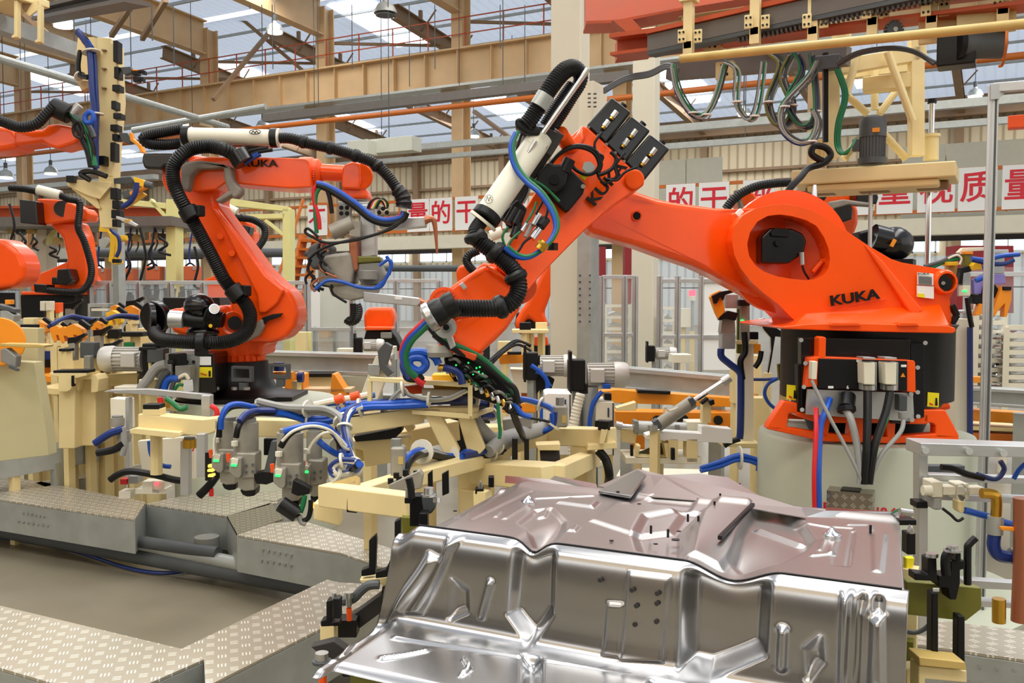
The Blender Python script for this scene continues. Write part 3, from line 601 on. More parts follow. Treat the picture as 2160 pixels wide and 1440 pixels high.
# rotating column
part('turntable_flange', B().pp([(1651, 688), (1700, 683), (1790, 680), (1880, 683), (2000, 686), (2016, 691), (2017, 700), (2010, 703), (1900, 701), (1651, 694)], 4.66, .9), 'orange', R1, .008)
for a, c in ((1752, 1818), (1895, 1940)): part('lug', B().pp([(a, 683), (a+4, 680), (c-6, 680), (c, 687), (a, 688)], 4.64, .1), 'orange', R1, .004)
outer = [(1690, 688), (1668, 668), (1640, 640), (1612, 619), (1586, 596), (1562, 566), (1549, 538), (1544, 508), (1549, 478), (1566, 455), (1592, 440), (1625, 432), (1655, 430), (1685, 434), (1712, 443), (1748, 462), (1790, 490), (1835, 520), (1880, 546), (1925, 561), (1962, 565), (1990, 564), (2008, 572), (2017, 590), (2013, 612), (2003, 630), (2008, 688)]
el = [(1576, 515), (1582, 490), (1598, 467), (1620, 455), (1645, 452), (1672, 456), (1700, 464), (1722, 476), (1738, 500), (1748, 525), (1751, 548), (1748, 566), (1738, 581), (1720, 589), (1698, 591), (1668, 588), (1640, 583), (1612, 573), (1594, 560), (1580, 540)]
part('rotating_column', B().ring(outer, el, 4.80, .42, 72), 'orange', R1, .035, seg=4)
# sloping foot apron, ribs
part('column_foot', B().prism([P(1672, 688, 4.68), P(1700, 660, 4.80), P(1985, 640, 4.80), P(2006, 688, 4.68)], CF*.5), 'orange', R1, .012)
part('rib', B().prism([P(1812, 502, 4.80), P(1862, 548, 4.78), P(1950, 655, 4.76), P(1925, 668, 4.76), P(1840, 540, 4.78)], CF*.06), 'orange', R1, .012)
part('recess_line', B().bar(P(1750, 650, 4.785), P(1868, 630, 4.785), .01, .006), 'orange2', R1, .002)
text('KUKA', P(1802, 628, 4.775), CR*.985+UP*.15, UP, .072, 'black', 'lettering', R1, .006, bold=.002, sx=1.32)
part('joint_disc', B().cyl(P(1660, 532, 5.0), P(1660, 532, 5.3), .26, n=56), 'orange2', R1)
b = B()
for i in range(40): a = 2*pi*i/40; c = P(1663, 527, 4.99)+CR*(cos(a)*.215)+UP*(sin(a)*.19); b.cyl(c, c+CF*-.012, .008, n=6)
part('bolt_row', b, 'orange2', R1)
part('rib', B().bar(P(1712, 574, 4.9), P(1735, 548, 4.9), .05, .02).bar(P(1728, 550, 4.9), P(1752, 550, 4.9), .05, .02), 'orange', R1, .006)
part('dark_pocket', B().pp([(1735, 500), (1748, 530), (1750, 545), (1736, 546)], 4.97, .03), 'black', R1).name = 'cable_pocket'
mo = part('axis_motor', B().pp([(1606, 500), (1625, 480), (1672, 482), (1694, 492), (1702, 508), (1696, 535), (1672, 550), (1665, 556), (1606, 555)], 4.86, .2), 'gloss_black', R1, .012)
part('motor_cap', B().pp([(1626, 490), (1636, 481), (1660, 482), (1668, 490), (1664, 500), (1628, 498)], 4.84, .03), 'black', mo, .004); part('motor_hub', B().cyl(P(1643, 512, 4.86), P(1643, 512, 4.83), .018, n=16), 'black', mo)
part('motor_plug', B().cyl(P(1691, 532, 4.84), P(1692, 558, 4.84), .014, n=14), 'steel', mo); part('plug_cable', B().tube([P(1692, 560, 4.84), P(1697, 574, 4.84), P(1706, 588, 4.86)], .006, 7), 'black', mo)
# counterweight boss and stickers
q = part('pivot_boss', B().lathe(P(1992, 595, 4.79), [(.052, -.14), (.066, -.12), (.066, 0), (.056, .03), (.045, .03), (.043, -.02)], 40, -CF), 'orange', R1)
part('pivot_hole', B().cyl(P(1990, 597, 4.76), P(1990, 597, 4.80), .041, n=28), 'black', R1); part('pivot_bolt', B().cyl(P(1990, 597, 4.74), P(1990, 597, 4.80), .01, n=8), 'steel', R1)
for po, m in (([(1936, 574), (1969, 577), (1969, 602), (1936, 600)], 'white'), ([(1935, 602), (1970, 604), (1970, 630), (1935, 626)], 'white'), ([(1936, 618), (1950, 620), (1950, 628), (1936, 626)], 'sticker_yellow')):
    part('sticker', B().pp(po, 4.777 if m == 'white' else 4.773, .01), m, R1)
text('KUKA', P(1948, 577.5, 4.77), CR, UP, .016, 'black', 'lettering', R1, .001, sx=1.4)
b = B()
for i in range(7): b.pp([(1938, 582+i*2.6), (1966, 584+i*2.6), (1966, 585+i*2.6), (1938, 583+i*2.6)], 4.772, .004)
part('fine_print', b, 'dark_grey', R1)
for a, c in (((2007, 643), (2018, 665)), ((2018, 665), (2008, 682))): part('cable_guard', B().bar(P(*a, 4.8), P(*c, 4.8), .04, .02), 'black', R1)
# link arm with bolted flange, behind the column
part('link_flange', B().lathe(P(1662, 532, 5.02), [(.335, 0), (.335, .08), (.30, .1)], 56, CF), 'orange', R1)
b = B()
for x, y in ((1606, 439), (1578, 455), (1558, 476), (1546, 503), (1542, 532), (1547, 562), (1560, 588), (1583, 608)): b.cyl(P(x, y, 5.02), P(x, y, 4.97), .0125, n=12)
part('bolt_row', b, 'orange2', R1)
link = [(1236, 476, 4.62), (1240, 489, 4.62), (1290, 504, 4.66), (1340, 518, 4.72), (1409, 543, 4.82), (1460, 560, 4.88), (1498, 577, 4.92), (1551, 606, 4.97), (1600, 632, 4.99), (1680, 600, 5.0), (1690, 480, 5.0), (1640, 436, 5.0), (1553, 440, 4.97), (1510, 438, 4.93), (1453, 430, 4.87), (1420, 426, 4.83), (1387, 418, 4.78), (1337, 402, 4.72), (1300, 398, 4.66), (1262, 410, 4.63), (1240, 440, 4.62)]
part('link_arm', B().pp(link, 5, .28), 'orange', R1, .05, seg=4)
part('arm_bore', B().lathe(P(1343, 455, 4.72), [(.018, .012), (.026, .012), (.028, -.01)], 24, -CF), 'orange', R1); part('bore_hole', B().cyl(P(1343, 455, 4.705), P(1343, 455, 4.73), .02, n=20), 'black', R1)
part('lubricator', B().bar(P(1553, 455, 4.95), P(1565, 443, 4.95), .03, .03), 'white', R1, .006); part('lug', B().pp([(1540, 450), (1555, 447), (1578, 462), (1556, 478), (1540, 472)], 4.94, .1), 'orange', R1, .012)
# forearm
fore = [(1229, 264, 4.28), (1240, 268, 4.28), (1300, 324, 4.28), (1360, 382, 4.28), (1358, 391, 4.28), (1311, 421, 4.26), (1272, 450, 4.22), (1238, 481, 4.18), (1198, 521, 4.14), (1158, 562, 4.08), (1132, 590, 4.04), (1113, 613, 4.0), (1088, 600, 4.0), (1044, 561, 4.0), (1060, 530, 4.02), (1078, 500, 4.06), (1107, 440, 4.12), (1150, 372, 4.18), (1180, 318, 4.22), (1189, 308, 4.24), (1208, 284, 4.27)]
FA = part('forearm', B().pp(fore, 4.2, .34), 'orange', R1, .035, seg=4)
part('forearm_ridge', B().pp([(1189, 309, 4.25), (1229, 264, 4.26), (1236, 292, 4.24), (1216, 322, 4.22), (1180, 330, 4.21)], 4.2, .06), 'orange', FA, .02, seg=3)
part('joint_cap', B().cyl(P(1338, 378, 4.27), P(1338, 378, 4.24), .045, n=28), 'orange', FA, .008)
text('KUKA', P(1280, 388, 4.19), (CR*48+UP*57), -CR*57+UP*48, .074, 'black', 'lettering', R1, .012, bold=.002, sx=1.15)
bv, ov = (40.7, 39), (53, -61)
for i in range(3):
    x, y = 1238+bv[0]*i, 264+bv[1]*i
    q = part('wrist_motor', B().pp([(x-1, y), (x+40, y+39), (x+40+54, y+38-66), (x+52, y-60)], 4.28, .22), 'gloss_black', R1, .01, seg=3)
    part('motor_knob', B().cyl(P(x+73, y-37, 4.36), P(x+79, y-44, 4.36), .017, n=14), 'black', q)
    for tt in (.26, .60):
        a = (x+20+50*tt+4, y+18-58*tt); c = (a[0]+9, a[1]-12); part('motor_plug', B().cyl(P(*a, 4.25), P(*c, 4.25), .014, n=12), 'chrome', q)
        part('plug_cap', B().cyl(P(a[0]-3, a[1]+4, 4.25), P(*a, 4.25), .010, n=10), 'brass', q)
b = B()
for i in range(7): b.cyl(P(1242+i*18.7, 268+i*18, 4.27), P(1242+i*18.7, 268+i*18, 4.24), .007, n=8)
part('bolt_row', b, 'steel', R1)
am = part('axis_motor', B().pp([(1168, 345), (1200, 352), (1236, 388), (1230, 408), (1200, 445), (1192, 446), (1152, 410)], 4.10, .16), 'black', R1, .012)
part('motor_cap', B().pp([(1157, 341), (1170, 346), (1184, 345), (1196, 357), (1198, 368), (1192, 392), (1172, 408), (1152, 404), (1130, 390), (1130, 378), (1138, 360)], 4.02, .1), 'black', am, .012)
part('motor_hub', B().cyl(P(1169, 378, 4.02), P(1169, 378, 4.0), .022, n=20), 'black', am)
part('motor_boss', B().cyl(P(1190, 362, 4.04), P(1202, 336, 4.04), .026, n=18), 'black', am); part('bolt', B().cyl(P(1230, 393, 4.1), P(1230, 393, 4.07), .01, n=10), 'steel', am)
part('sticker', B().pp([(1232, 342), (1245, 340), (1256, 350), (1252, 362), (1238, 364), (1228, 356)], 4.165, .02), 'galv', R1); part('sticker', B().pp([(1226, 366), (1243, 368), (1234, 380), (1222, 372)], 4.165, .02), 'sticker_yellow', R1)
# cream conduit tube with clamps, rods and hose loop
CT = part('conduit_tube', B().cyl(P(1141, 290, 4.0), P(1022, 462, 3.86), .0545, n=32), 'cover', R1)
part('hose_clamp', B().cyl(P(1031, 449, 3.87), P(1022, 462, 3.86), .062, n=24), 'black', R1, .004); part('clamp_rim', B().cyl(P(1021, 463, 3.86), P(1017, 468, 3.86), .066, n=24), 'cream_white', R1)
em = part('tube_emblem', B().cyl(P(1031, 420, 3.84)-CF*.026, P(1031, 420, 3.84)-CF*.02, .022, n=28), 'black', CT); part('emblem_face', B().cyl(P(1031, 420, 3.84)-CF*.027, P(1031, 420, 3.84)-CF*.02, .0195, n=28), 'cover', em) if 0 else None
b = B()
for i in range(28):
    a = 2*pi*i/28; c = P(1031, 420, 3.815); b.bx(c+CR*(cos(a)*.017)+UP*(sin(a)*.017), (.0044, .003, .0016), (CR*-sin(a)+UP*cos(a), CF, CR*cos(a)+UP*sin(a)))
b.tube([P(1025, 424, 3.814), P(1028, 414, 3.814), P(1031, 424, 3.814), P(1034, 415, 3.814), P(1037, 423, 3.814)], .0012, 5)
em.data.clear_geometry(); em.data.from_pydata([p-ORG[R1] for p in b.v], [], b.f); em.data.update()
for x, y in ((1072, 366), (1060, 382), (1120, 296), (1026, 438)): part('screw', B().bar(P(x-3, y-2, 3.9), P(x+3, y+2, 3.9), .01, .02), 'cover', CT)
part('mount_plate', B().pp([(1112, 286), (1126, 264), (1152, 270), (1190, 284), (1178, 305), (1162, 330), (1130, 308)], 3.98, .03), 'dark_void', R1, .004)
part('mount_plate', B().pp([(1140, 318), (1162, 328), (1100, 420), (1070, 470), (1052, 462), (1085, 412)], 4.05, .03), 'dark_void', R1, .004)
part('clamp_block', B().pp([(1086, 250), (1098, 246), (1142, 270), (1138, 286), (1112, 284), (1088, 268)], 3.93, .1), 'rubber', R1, .012)
for a, c, dd, rr in (((1240, 146), (1145, 281), 3.92, .0125), ((1232, 156), (1143, 283), 3.96, .007), ((1130, 297), (1112, 326), 3.92, .009), ((1154, 306), (1112, 366), 3.96, .005), ((1082, 406), (1052, 452), 3.97, .006)):
    part('guide_rod', B().cyl(P(*a, dd), P(*c, dd), rr, n=12), 'chrome', R1)
part('joint_stud', B().cyl(P(1165, 272, 4.0), P(1185, 286, 4.1), .012, n=12), 'chrome', R1); part('bracket_arm', B().cyl(P(1182, 282, 4.1), P(1203, 312, 4.25), .035, n=16), 'orange', R1)
part('loop_hose', B().tube([P(1108, 264, 3.93), P(1124, 244, 3.93), P(1146, 208, 3.93), P(1170, 172, 3.94), P(1192, 148, 3.96), P(1212, 143, 3.99), P(1224, 156, 4.02), P(1222, 176, 4.05), P(1205, 205, 4.08), P(1185, 238, 4.1), P(1160, 275, 4.1)], [.036, .036, .037, .038, .038, .036, .034, .032, .03, .03, .03], 16, 6, .011), 'rubber', R1)
part('loop_hose', B().tube([P(1146, 262, 4.02), P(1165, 232, 4.02), P(1188, 198, 4.03), P(1205, 174, 4.04)], .018, 12, 6, .009), 'rubber', R1)
part('hose_label', B().cyl(P(1136, 226, 3.925), P(1152, 200, 3.925), .0395, n=20), 'galv', R1)
part('dress_hose', B().tube([P(1016, 466, 3.86), P(1003, 486, 3.82), P(1004, 502, 3.8), P(1018, 515, 3.79), P(1040, 530, 3.78), P(1062, 548, 3.77), P(1082, 568, 3.76), P(1093, 592, 3.75), P(1093, 615, 3.74), P(1082, 635, 3.73), P(1062, 647, 3.72), P(1035, 650, 3.7), P(1000, 650, 3.69), P(965, 650, 3.68), P(938, 654, 3.67)], [.03, .031, .033, .035, .037, .037, .037, .037, .037, .037, .037, .037, .037, .037, .036], 18, 7, .0115), 'rubber', R1)
for (x, y), (ex, ey), rr in (((1006, 500), (5, 5), .042), ((1046, 533), (6, 5), .043), ((1086, 584), (4, 7), .043), ((1055, 647), (8, -4), .044), ((957, 651), (5, 0), .042)):
    part('hose_coupling', B().tube([P(x-ex, y-ey, 3.765), P(x, y, 3.765), P(x+ex, y+ey, 3.765)], [rr*.9, rr, rr*.9], 18, 3), 'rubber', R1)
part('hose_end', B().lathe(P(925, 658, 3.66), [(.05, -.05), (.056, -.02), (.056, .01), (.048, .03), (.054, .05), (.05, .08)], 24, (P(950, 648, 3.66)-P(915, 668, 3.66))), 'rubber', R1)
part('hose_flange', B().lathe(P(908, 668, 3.66), [(.052, -.02), (.062, -.01), (.062, .01), (.05, .02)], 24, (P(950, 648, 3.66)-P(915, 668, 3.66))), 'steel', R1)
# wrist
wr = [(1046, 563, 4.02), (1024, 559, 4.0), (1000, 571, 3.98), (971, 590, 3.96), (948, 606, 3.95), (930, 624, 3.94), (918, 644, 3.93), (922, 665, 3.93), (945, 676, 3.93), (985, 672, 3.95), (1030, 660, 3.98), (1070, 636, 4.0), (1098, 612, 4.02), (1085, 596, 4.02)]
part('wrist_housing', B().pp(wr, 4, .26), 'orange', R1, .05, seg=5)
part('wrist_flange', B().cyl(P(1042, 562, 4.16)+(P(1100, 612, 4.16)-P(1042, 562, 4.16))*.5, P(1060, 600, 4.12)+(P(1100, 612, 4.16)-P(1042, 562, 4.16))*.2, .13, n=40), 'orange', R1, .006)
wf = [(955, 672, 3.95), (957, 700, 3.95), (948, 722, 3.95), (975, 736, 3.95), (1013, 748, 3.95), (1022, 738, 3.96), (1045, 718, 3.98), (1068, 694, 4.0), (1095, 655, 4.02), (1101, 630, 4.02), (1092, 612, 4.02), (1040, 640, 4.0), (1000, 655, 3.97)]
part('wrist_fork', B().pp(wf, 4, .24), 'orange', R1, .045, seg=4)
part('tool_flange', B().bar(P(935, 722, 4.02), P(1012, 752, 4.0), .2, .03), 'orange2', R1, .008)
q = part('gear_ring', B().lathe(P(937, 636, 3.93), [(.062, 0), (.062, .02), (.03, .022)], 36, -CF), 'orange2', R1)
b = B()
for i in range(22): a = 2*pi*i/22; c = P(937, 636, 3.915)+CR*(cos(a)*.05)+UP*(sin(a)*.05); b.cyl(c, c-CF*.012, .005, n=6)
part('bolt_row', b, 'orange', q)
b = B()
for i in range(14): c = P(1028+i*4.4, 563+i*2.6+.2*i, 4.0); b.cyl(c, c-CF*.02, .007, n=6)
part('bolt_row', b, 'orange2', R1)
part('lubricator', B().bar(P(972, 597, 3.93), P(982, 609, 3.93), .02, .02), 'alu', R1, .004)
# harness: blue and green air hoses, signal cables, connectors
hs = [(1088, 280), (1078, 305), (1080, 335), (1092, 362), (1112, 385), (1135, 404), (1155, 430), (1168, 455), (1172, 482), (1160, 508), (1138, 530), (1112, 543), (1088, 540), (1065, 522)]
for (ox, oy, m, rr) in ((0, 0, 'blue', .011), (5, -3, 'green', .009)):
    part('air_hose', B().tube([P(x+ox, y+oy, 3.90-.012*i) for i, (x, y) in enumerate(hs)], rr, 10), m, R1)
part('hose_fitting', B().cyl(P(1150, 511, 3.76), P(1137, 526, 3.76), .022, n=12).cyl(P(1147, 514, 3.76), P(1143, 519, 3.76), .027, n=6), 'brass', R1); part('hose_bracket', B().bx(P(1166, 520, 3.84), (.03, .04, .03)), 'black', R1)
cb = [[(1100, 284), (1090, 320), (1096, 352), (1112, 372), (1112, 400), (1100, 425), (1088, 438)], [(1106, 286), (1096, 322), (1102, 350), (1116, 372), (1116, 402), (1104, 428)], [(1112, 372), (1150, 395), (1180, 425)], [(1155, 352), (1180, 325), (1215, 310), (1250, 320), (1264, 345), (1256, 362), (1238, 368), (1215, 358), (1205, 345)],
      [(1158, 350), (1182, 322), (1216, 307), (1254, 316), (1268, 345), (1262, 368), (1290, 356), (1300, 335), (1288, 320)], [(1270, 280), (1255, 300), (1258, 320), (1272, 330), (1266, 345)], [(1318, 322), (1298, 350), (1300, 372), (1278, 386), (1262, 372), (1262, 350)], [(1345, 352), (1320, 362), (1300, 380), (1276, 376)]]
for i, c in enumerate(cb): part('signal_cable', B().tube([P(x, y, 4.02 if i < 3 else 4.15) for x, y in c], .009 if i in (3, 4) else .006, 8), ('rubber', 'hose_grey', 'green')[i] if i < 3 else 'rubber', R1)
for a, c, m, rr in (((1125, 475), (1138, 452), 'steel', .013), ((1122, 503), (1140, 478), 'chrome', .016), ((1108, 500), (1124, 470), 'hose_grey', .009), ((1070, 470), (1088, 440), 'rubber', .02), ((1084, 472), (1098, 445), 'rubber', .016), ((1140, 478), (1152, 462), 'black', .02), ((1100, 488), (1112, 470), 'steel', .01), ((1083, 500), (1093, 470), 'rubber', .018)):
    part('plug_connector', B().cyl(P(*a, 3.9), P(*c, 3.92), rr, n=14), m, R1)
for c in ([(1066, 520), (1060, 498), (1072, 478)], [(1068, 528), (1090, 532), (1105, 512), (1120, 500)], [(1070, 524), (1080, 505), (1098, 488)], [(1130, 452), (1142, 430), (1150, 412)], [(1110, 470), (1125, 445), (1132, 425)], [(1150, 462), (1156, 440), (1152, 420)]):
    part('signal_cable', B().tube([P(x, y, 3.85) for x, y in c], .0055, 7), random.choice(['rubber', 'green', 'rubber', 'hose_grey']), R1)
part('junction_plate', B().pp([(1058, 450), (1092, 420), (1112, 440), (1098, 480), (1070, 482)], 4.0, .04), 'black', R1, .008)
# hoses leaving the wrist to the gripper
for (ox, oy, m, rr) in ((-3, -3, 'red', .011), (0, 0, 'blue', .014), (5, 4, 'green', .014)):
    part('air_hose', B().tube([P(910+ox, 668+oy, 3.66), P(885+ox, 692+oy, 3.66), P(862+ox, 716+oy, 3.68), P(850+ox, 745+oy, 3.7), P(856+ox, 775+oy, 3.72), P(872+ox, 790+oy, 3.74)], rr, 10), m, R1)
# service cables dropping from the connector panel to the pedestal
sv = [('red_hose', 'red', .013, [(1721, 862, 4.58), (1722, 900, 4.5), (1718, 1000, 4.45), (1719, 1078, 4.45)]), ('blue_hose', 'blue', .016, [(1750, 842, 4.6), (1740, 870, 4.52), (1730, 905, 4.5), (1726, 1000, 4.45), (1727, 1078, 4.45)]),
      ('grey_cable', 'hose_grey', .018, [(1782, 862, 4.55), (1795, 885, 4.5), (1808, 940, 4.48), (1815, 1000, 4.46), (1814, 1020, 4.46)]), ('black_cable', 'rubber', .02, [(1830, 822, 4.54), (1830, 870, 4.5), (1828, 950, 4.45), (1822, 1020, 4.45)]), ('black_cable', 'rubber', .019, [(1878, 822, 4.54), (1868, 870, 4.5), (1845, 940, 4.45), (1833, 1020, 4.45)]),
      ('grey_cable', 'hose_grey', .009, [(1712, 802, 4.55), (1725, 830, 4.53), (1750, 880, 4.5), (1785, 945, 4.47), (1812, 1000, 4.45), (1818, 1020, 4.45)]), ('grey_cable', 'hose_grey', .011, [(1906, 880, 4.55), (1900, 910, 4.5), (1862, 955, 4.46), (1840, 1000, 4.45), (1834, 1020, 4.45)]), ('green_cable', 'green', .006, [(1874, 880, 4.48), (1862, 910, 4.47), (1845, 960, 4.44), (1836, 1020, 4.44)])]
for nm, m, rr, pl in sv: solo(nm.split('_')[0]+'_'+nm.split('_')[1], B().tube([P(*p) for p in pl], rr, 10), m, {'red': 'red hose dropping down the front of the pedestal', 'blue': 'blue hose beside the red one on the pedestal'}.get(m, '') or {0: ''}.get(1, '') or
    {.018: 'thick grey cable from the round black socket to the tread plate box', .02: 'thick black cable from the left white plug into the tread plate box', .019: 'thick black cable from the right white plug into the tread plate box', .009: 'thin grey cable crossing diagonally from the small side plug', .011: 'grey cable from the right grey socket to the tread plate box', .006: 'thin green earth wire beside the black cables'}[rr], 'hose' if 'hose' in nm else 'cable')
so = part('round_socket', B().cyl(P(1788, 836, 4.6), P(1785, 862, 4.54), .04, n=20), 'black', R1); part('socket_nut', B().cyl(P(1785, 858, 4.55), P(1786, 868, 4.54), .045, n=8), 'black', so)
part('square_socket', B().pp([(1896, 832), (1915, 834), (1914, 868), (1896, 866)], 4.57, .06), 'dark_grey', R1, .006); part('cable_gland', B().cyl(P(1904, 868, 4.55), P(1905, 882, 4.55), .022, n=14), 'hose_grey', R1)
# ================================================================ LEFT ORANGE ROBOT WITH THE WELD GUN
D2 = 6.3
C2 = P(505, 830, 6.5); C2.z = 0; z2 = P(505, 838, 6.5).z
r = T('robot_pedestal', 'pale round pedestal under the left orange robot, behind the grey weld guns', 'pedestal', C2)
c = P(540, 840, 6.5); c.z = 0; part('drum', B().lathe(c, [(.55, 0), (.55, z2-.02), (.54, z2)], 56), 'pedestal', r); part('top_plate', B().bx(c+V((-.2, -.3, z2-.03)), (.5, .4, .06)), 'cream', r, .006)
R2 = T('industrial_robot', 'orange robot at left holding a grey weld gun, cream tube above its arm', 'robot', C2+V((0, 0, z2)))
b = B(); q = V((C2.x, C2.y, z2))+CR*.0; h = P(505, 760, 6.5).z-z2
b.lathe(q, [(.42, 0), (.42, .03), (.33, .04), (.25, .09), (.21, .18), (.2, h)], 44); part('base', b, 'black', R2)
part('base_plate', B().bx(q+CR*.12+V((0, 0, .015)), (.62, .5, .03), (CR, CF, UP)), 'black', R2, .006)
part('control_box', B().pp([(418, 745), (450, 745), (455, 828), (416, 828)], 6.0, .3), 'gloss_black', R2, .006); pb = part('connector_panel', B().pp([(348, 746), (420, 744), (418, 830), (408, 830), (406, 800), (350, 790)], 5.98, .25), 'grey', R2, .004)
part('plug', B().cyl(P(355, 768, 5.9), P(378, 762, 5.92), .03, n=14).bx(P(375, 764, 5.92), (.09, .08, .12)), 'rubber', pb, .01)
b = B()
for x, y in ((394, 763), (408, 763)): b.cyl(P(x, y, 5.99), P(x, y, 5.97), .011, n=10)
part('socket', b, 'black', pb)
for x, y in ((350, 782), (390, 785)): part('valve_block', B().bx(P(x, y, 5.9), (.1, .08, .09), (CR, CF, UP)), 'grey', pb, .006)
for po, m in (([(420, 752), (445, 752), (445, 770), (420, 770)], 'white'), ([(420, 774), (447, 774), (447, 796), (420, 796)], 'sticker_yellow')): part('sticker', B().pp(po, 5.995, .01), m, R2)
part('symbol', B().pp([(440, 782), (444, 782), (444, 794), (440, 794)], 5.99, .004), 'black', R2); part('red_line', B().pp([(423, 786), (436, 790), (436, 792), (423, 788)], 5.99, .004), 'sign_red', R2)
for pts, m, rr in (([(350, 768), (330, 775), (312, 800), (300, 815), (296, 830)], 'hose_grey', .03), ([(356, 782), (340, 800), (332, 820), (330, 830)], 'dark_grey', .018), ([(376, 800), (360, 798), (350, 808), (346, 826)], 'blue', .022), ([(380, 802), (368, 804), (360, 826)], 'dark_grey', .014), ([(386, 812), (376, 812), (366, 826)], 'green', .01), ([(372, 800), (390, 790), (398, 800)], 'cream_white', .012)):
    part('supply_hose', B().tube([P(x, y, 5.85) for x, y in pts], rr, 10), m, R2)
ho = [(487, 773), (532, 774), (532, 801), (522, 803)]
for sx, wd, (hx, hy, hw, hh) in ((0, 0, (487, 772, 45, 34)), (1, 0, (566, 767, 44, 32))):
    b = B(); o = [(hx, hy), (hx+hw, hy+1), (hx+hw, hy+hh), (hx, hy+hh-1)]
    b.ring(o, [(hx+6, hy+6), (hx+hw-7, hy+7), (hx+hw-7, hy+hh-8), (hx+6, hy+hh-9)], 6.05, .05, 24); b.bar(P(hx+hw*.6, hy+hh, 6.08), P(hx+hw*.6, hy+hh+16, 6.08), .06, .05)
    part('lifting_fork_eye', b, 'dark_grey', R2, .006)
b = B()
for x in (455, 495, 520): b.cyl(P(x, 822, 6.05), P(x, 816, 6.05), .022, n=6)
part('anchor_bolt', b, 'steel', R2)
part('lower_housing', B().lathe(P(500, 762, 6.5), [(.19, 0), (.2, .02), (.19, .1), (.2, .12), (.2, .22)], 40), 'orange', R2)
b = B()
for i in range(14): a = -pi+pi*i/13; c = P(500, 752, 6.5)+V((cos(a)*.19, sin(a)*.19, 0)); b.bx(c, (.035, .035, .04))
part('lug_row', b, 'orange', R2)
part('shoulder_body', B().pp([(365, 655), (400, 640), (455, 645), (520, 640), (560, 650), (600, 655), (625, 670), (612, 700), (575, 716), (553, 728), (551, 752), (440, 752), (438, 735), (400, 722), (365, 700), (352, 680)], 6.35, .4), 'orange', R2, .05, seg=3)
part('rear_box', B().pp([(343, 627), (402, 628), (462, 627), (464, 645), (345, 653)], 6.5, .4), 'black', R2, .006)
part('shoulder_fairing', B().pp([(350, 655), (368, 650), (410, 651), (440, 655), (480, 640), (490, 660), (480, 715), (440, 722), (365, 700)], 6.3, .25), 'orange', R2, .03)
part('counterbalance_cylinder', B().cyl(P(335, 668, 6.0), P(435, 678, 6.05), .05, n=20), 'rubber', R2); part('cylinder_cap', B().cyl(P(322, 670, 5.95), P(334, 668, 6.0), .105, n=28).cyl(P(312, 670, 5.95), P(325, 670, 5.97), .1, n=28), 'gloss_black', R2, .006)
part('cylinder_sleeve', B().cyl(P(357, 672, 5.98), P(387, 674, 5.99), .056, n=20), 'alu', R2); part('accumulator', B().ball(P(420, 645, 6.05), (.1, .08, .085), 20), 'gloss_black', R2)
part('accumulator', B().ball(P(428, 700, 6.1), (.11, .07, .05), 18), 'gloss_black', R2); part('bellows', B().tube([P(436, 668, 6.0), P(455, 672, 6.0), P(474, 676, 6.0)], [.075, .065, .045], 18, 6, .02), 'rubber', R2)
g = part('pressure_gauge', B().cyl(P(452, 651, 5.92), P(452, 653, 6.0), .033, n=20), 'chrome', R2); part('gauge_face', B().cyl(P(452, 651, 5.91), P(452, 651, 5.92), .027, n=20), 'white', g); part('yellow_cap', B().cyl(P(444, 687, 5.9), P(444, 687, 5.95), .012, n=12), 'yellow', R2)
link2 = [(338, 378), (340, 358), (350, 342), (370, 330), (400, 324), (440, 330), (470, 350), (476, 375), (466, 398), (456, 418), (460, 434), (508, 498), (558, 566), (592, 598), (612, 612), (624, 636), (629, 662), (623, 688), (602, 714), (570, 724), (530, 722), (498, 712), (482, 695), (479, 680), (486, 655), (482, 628), (468, 600), (452, 562), (413, 498), (388, 456), (363, 420), (342, 392)]
part('link_arm', B().pp(link2, 6.05, .3), 'orange', R2, .05, seg=4)
part('arm_ridge', B().pp([(440, 430), (458, 440), (508, 505), (560, 580), (600, 612), (585, 640), (560, 660), (545, 660), (540, 620), (520, 580), (470, 480)], 6.02, .06), 'orange', R2, .025, seg=3)
part('motor_pocket', B().pp([(552, 670), (575, 662), (596, 660), (590, 668), (566, 676), (550, 690)], 6.01, .03), 'black', R2, .005)
part('cloth_cover', B().pp([(552, 672), (556, 690), (545, 708), (515, 722), (500, 724), (525, 700), (540, 680)], 5.98, .06), 'cloth', R2, .012)
part('joint_ring', B().lathe(P(492, 682, 6.04), [(.06, 0), (.075, .01), (.08, 0)], 28, -CF), 'orange', R2); part('joint_hole', B().cyl(P(495, 681, 6.03), P(495, 681, 6.01), .045, n=20), 'black', R2)
b = B()
for x, y in ((464, 498), (489, 534), (430, 519), (455, 553)): b.cyl(P(x, y, 6.04), P(x, y, 6.0), .02, n=10)
part('boss', b, 'orange', R2)
f2 = [(372, 372), (385, 345), (410, 334), (440, 330), (500, 331), (550, 331), (644, 334), (650, 338), (655, 360), (655, 395), (610, 397), (560, 393), (508, 388), (478, 384), (455, 400), (430, 402), (395, 400)]
part('forearm', B().pp(f2, 5.95, .3), 'orange', R2, .07, seg=5)
b = B(); b.lathe(P(640, 366, 6.1), [(.105, -.02), (.108, .01), (.108, .06), (.098, .07), (.098, .1), (.07, .12)], 32, P(725, 368, 6.1)-P(640, 366, 6.1))
part('forearm_flange', b, 'orange2', R2)
b = B()
for x in (642, 662):
    for i in range(12): c = P(x, 340+i*4.7, 6.1-.1*sin(pi*(i+.5)/12)); b.cyl(c, c-CF*.015, .006, n=6)
part('bolt_row', b, 'orange', R2)
part('forearm_tube', B().cyl(P(660, 362, 6.1), P(728, 366, 6.1), .055, n=24), 'orange', R2)
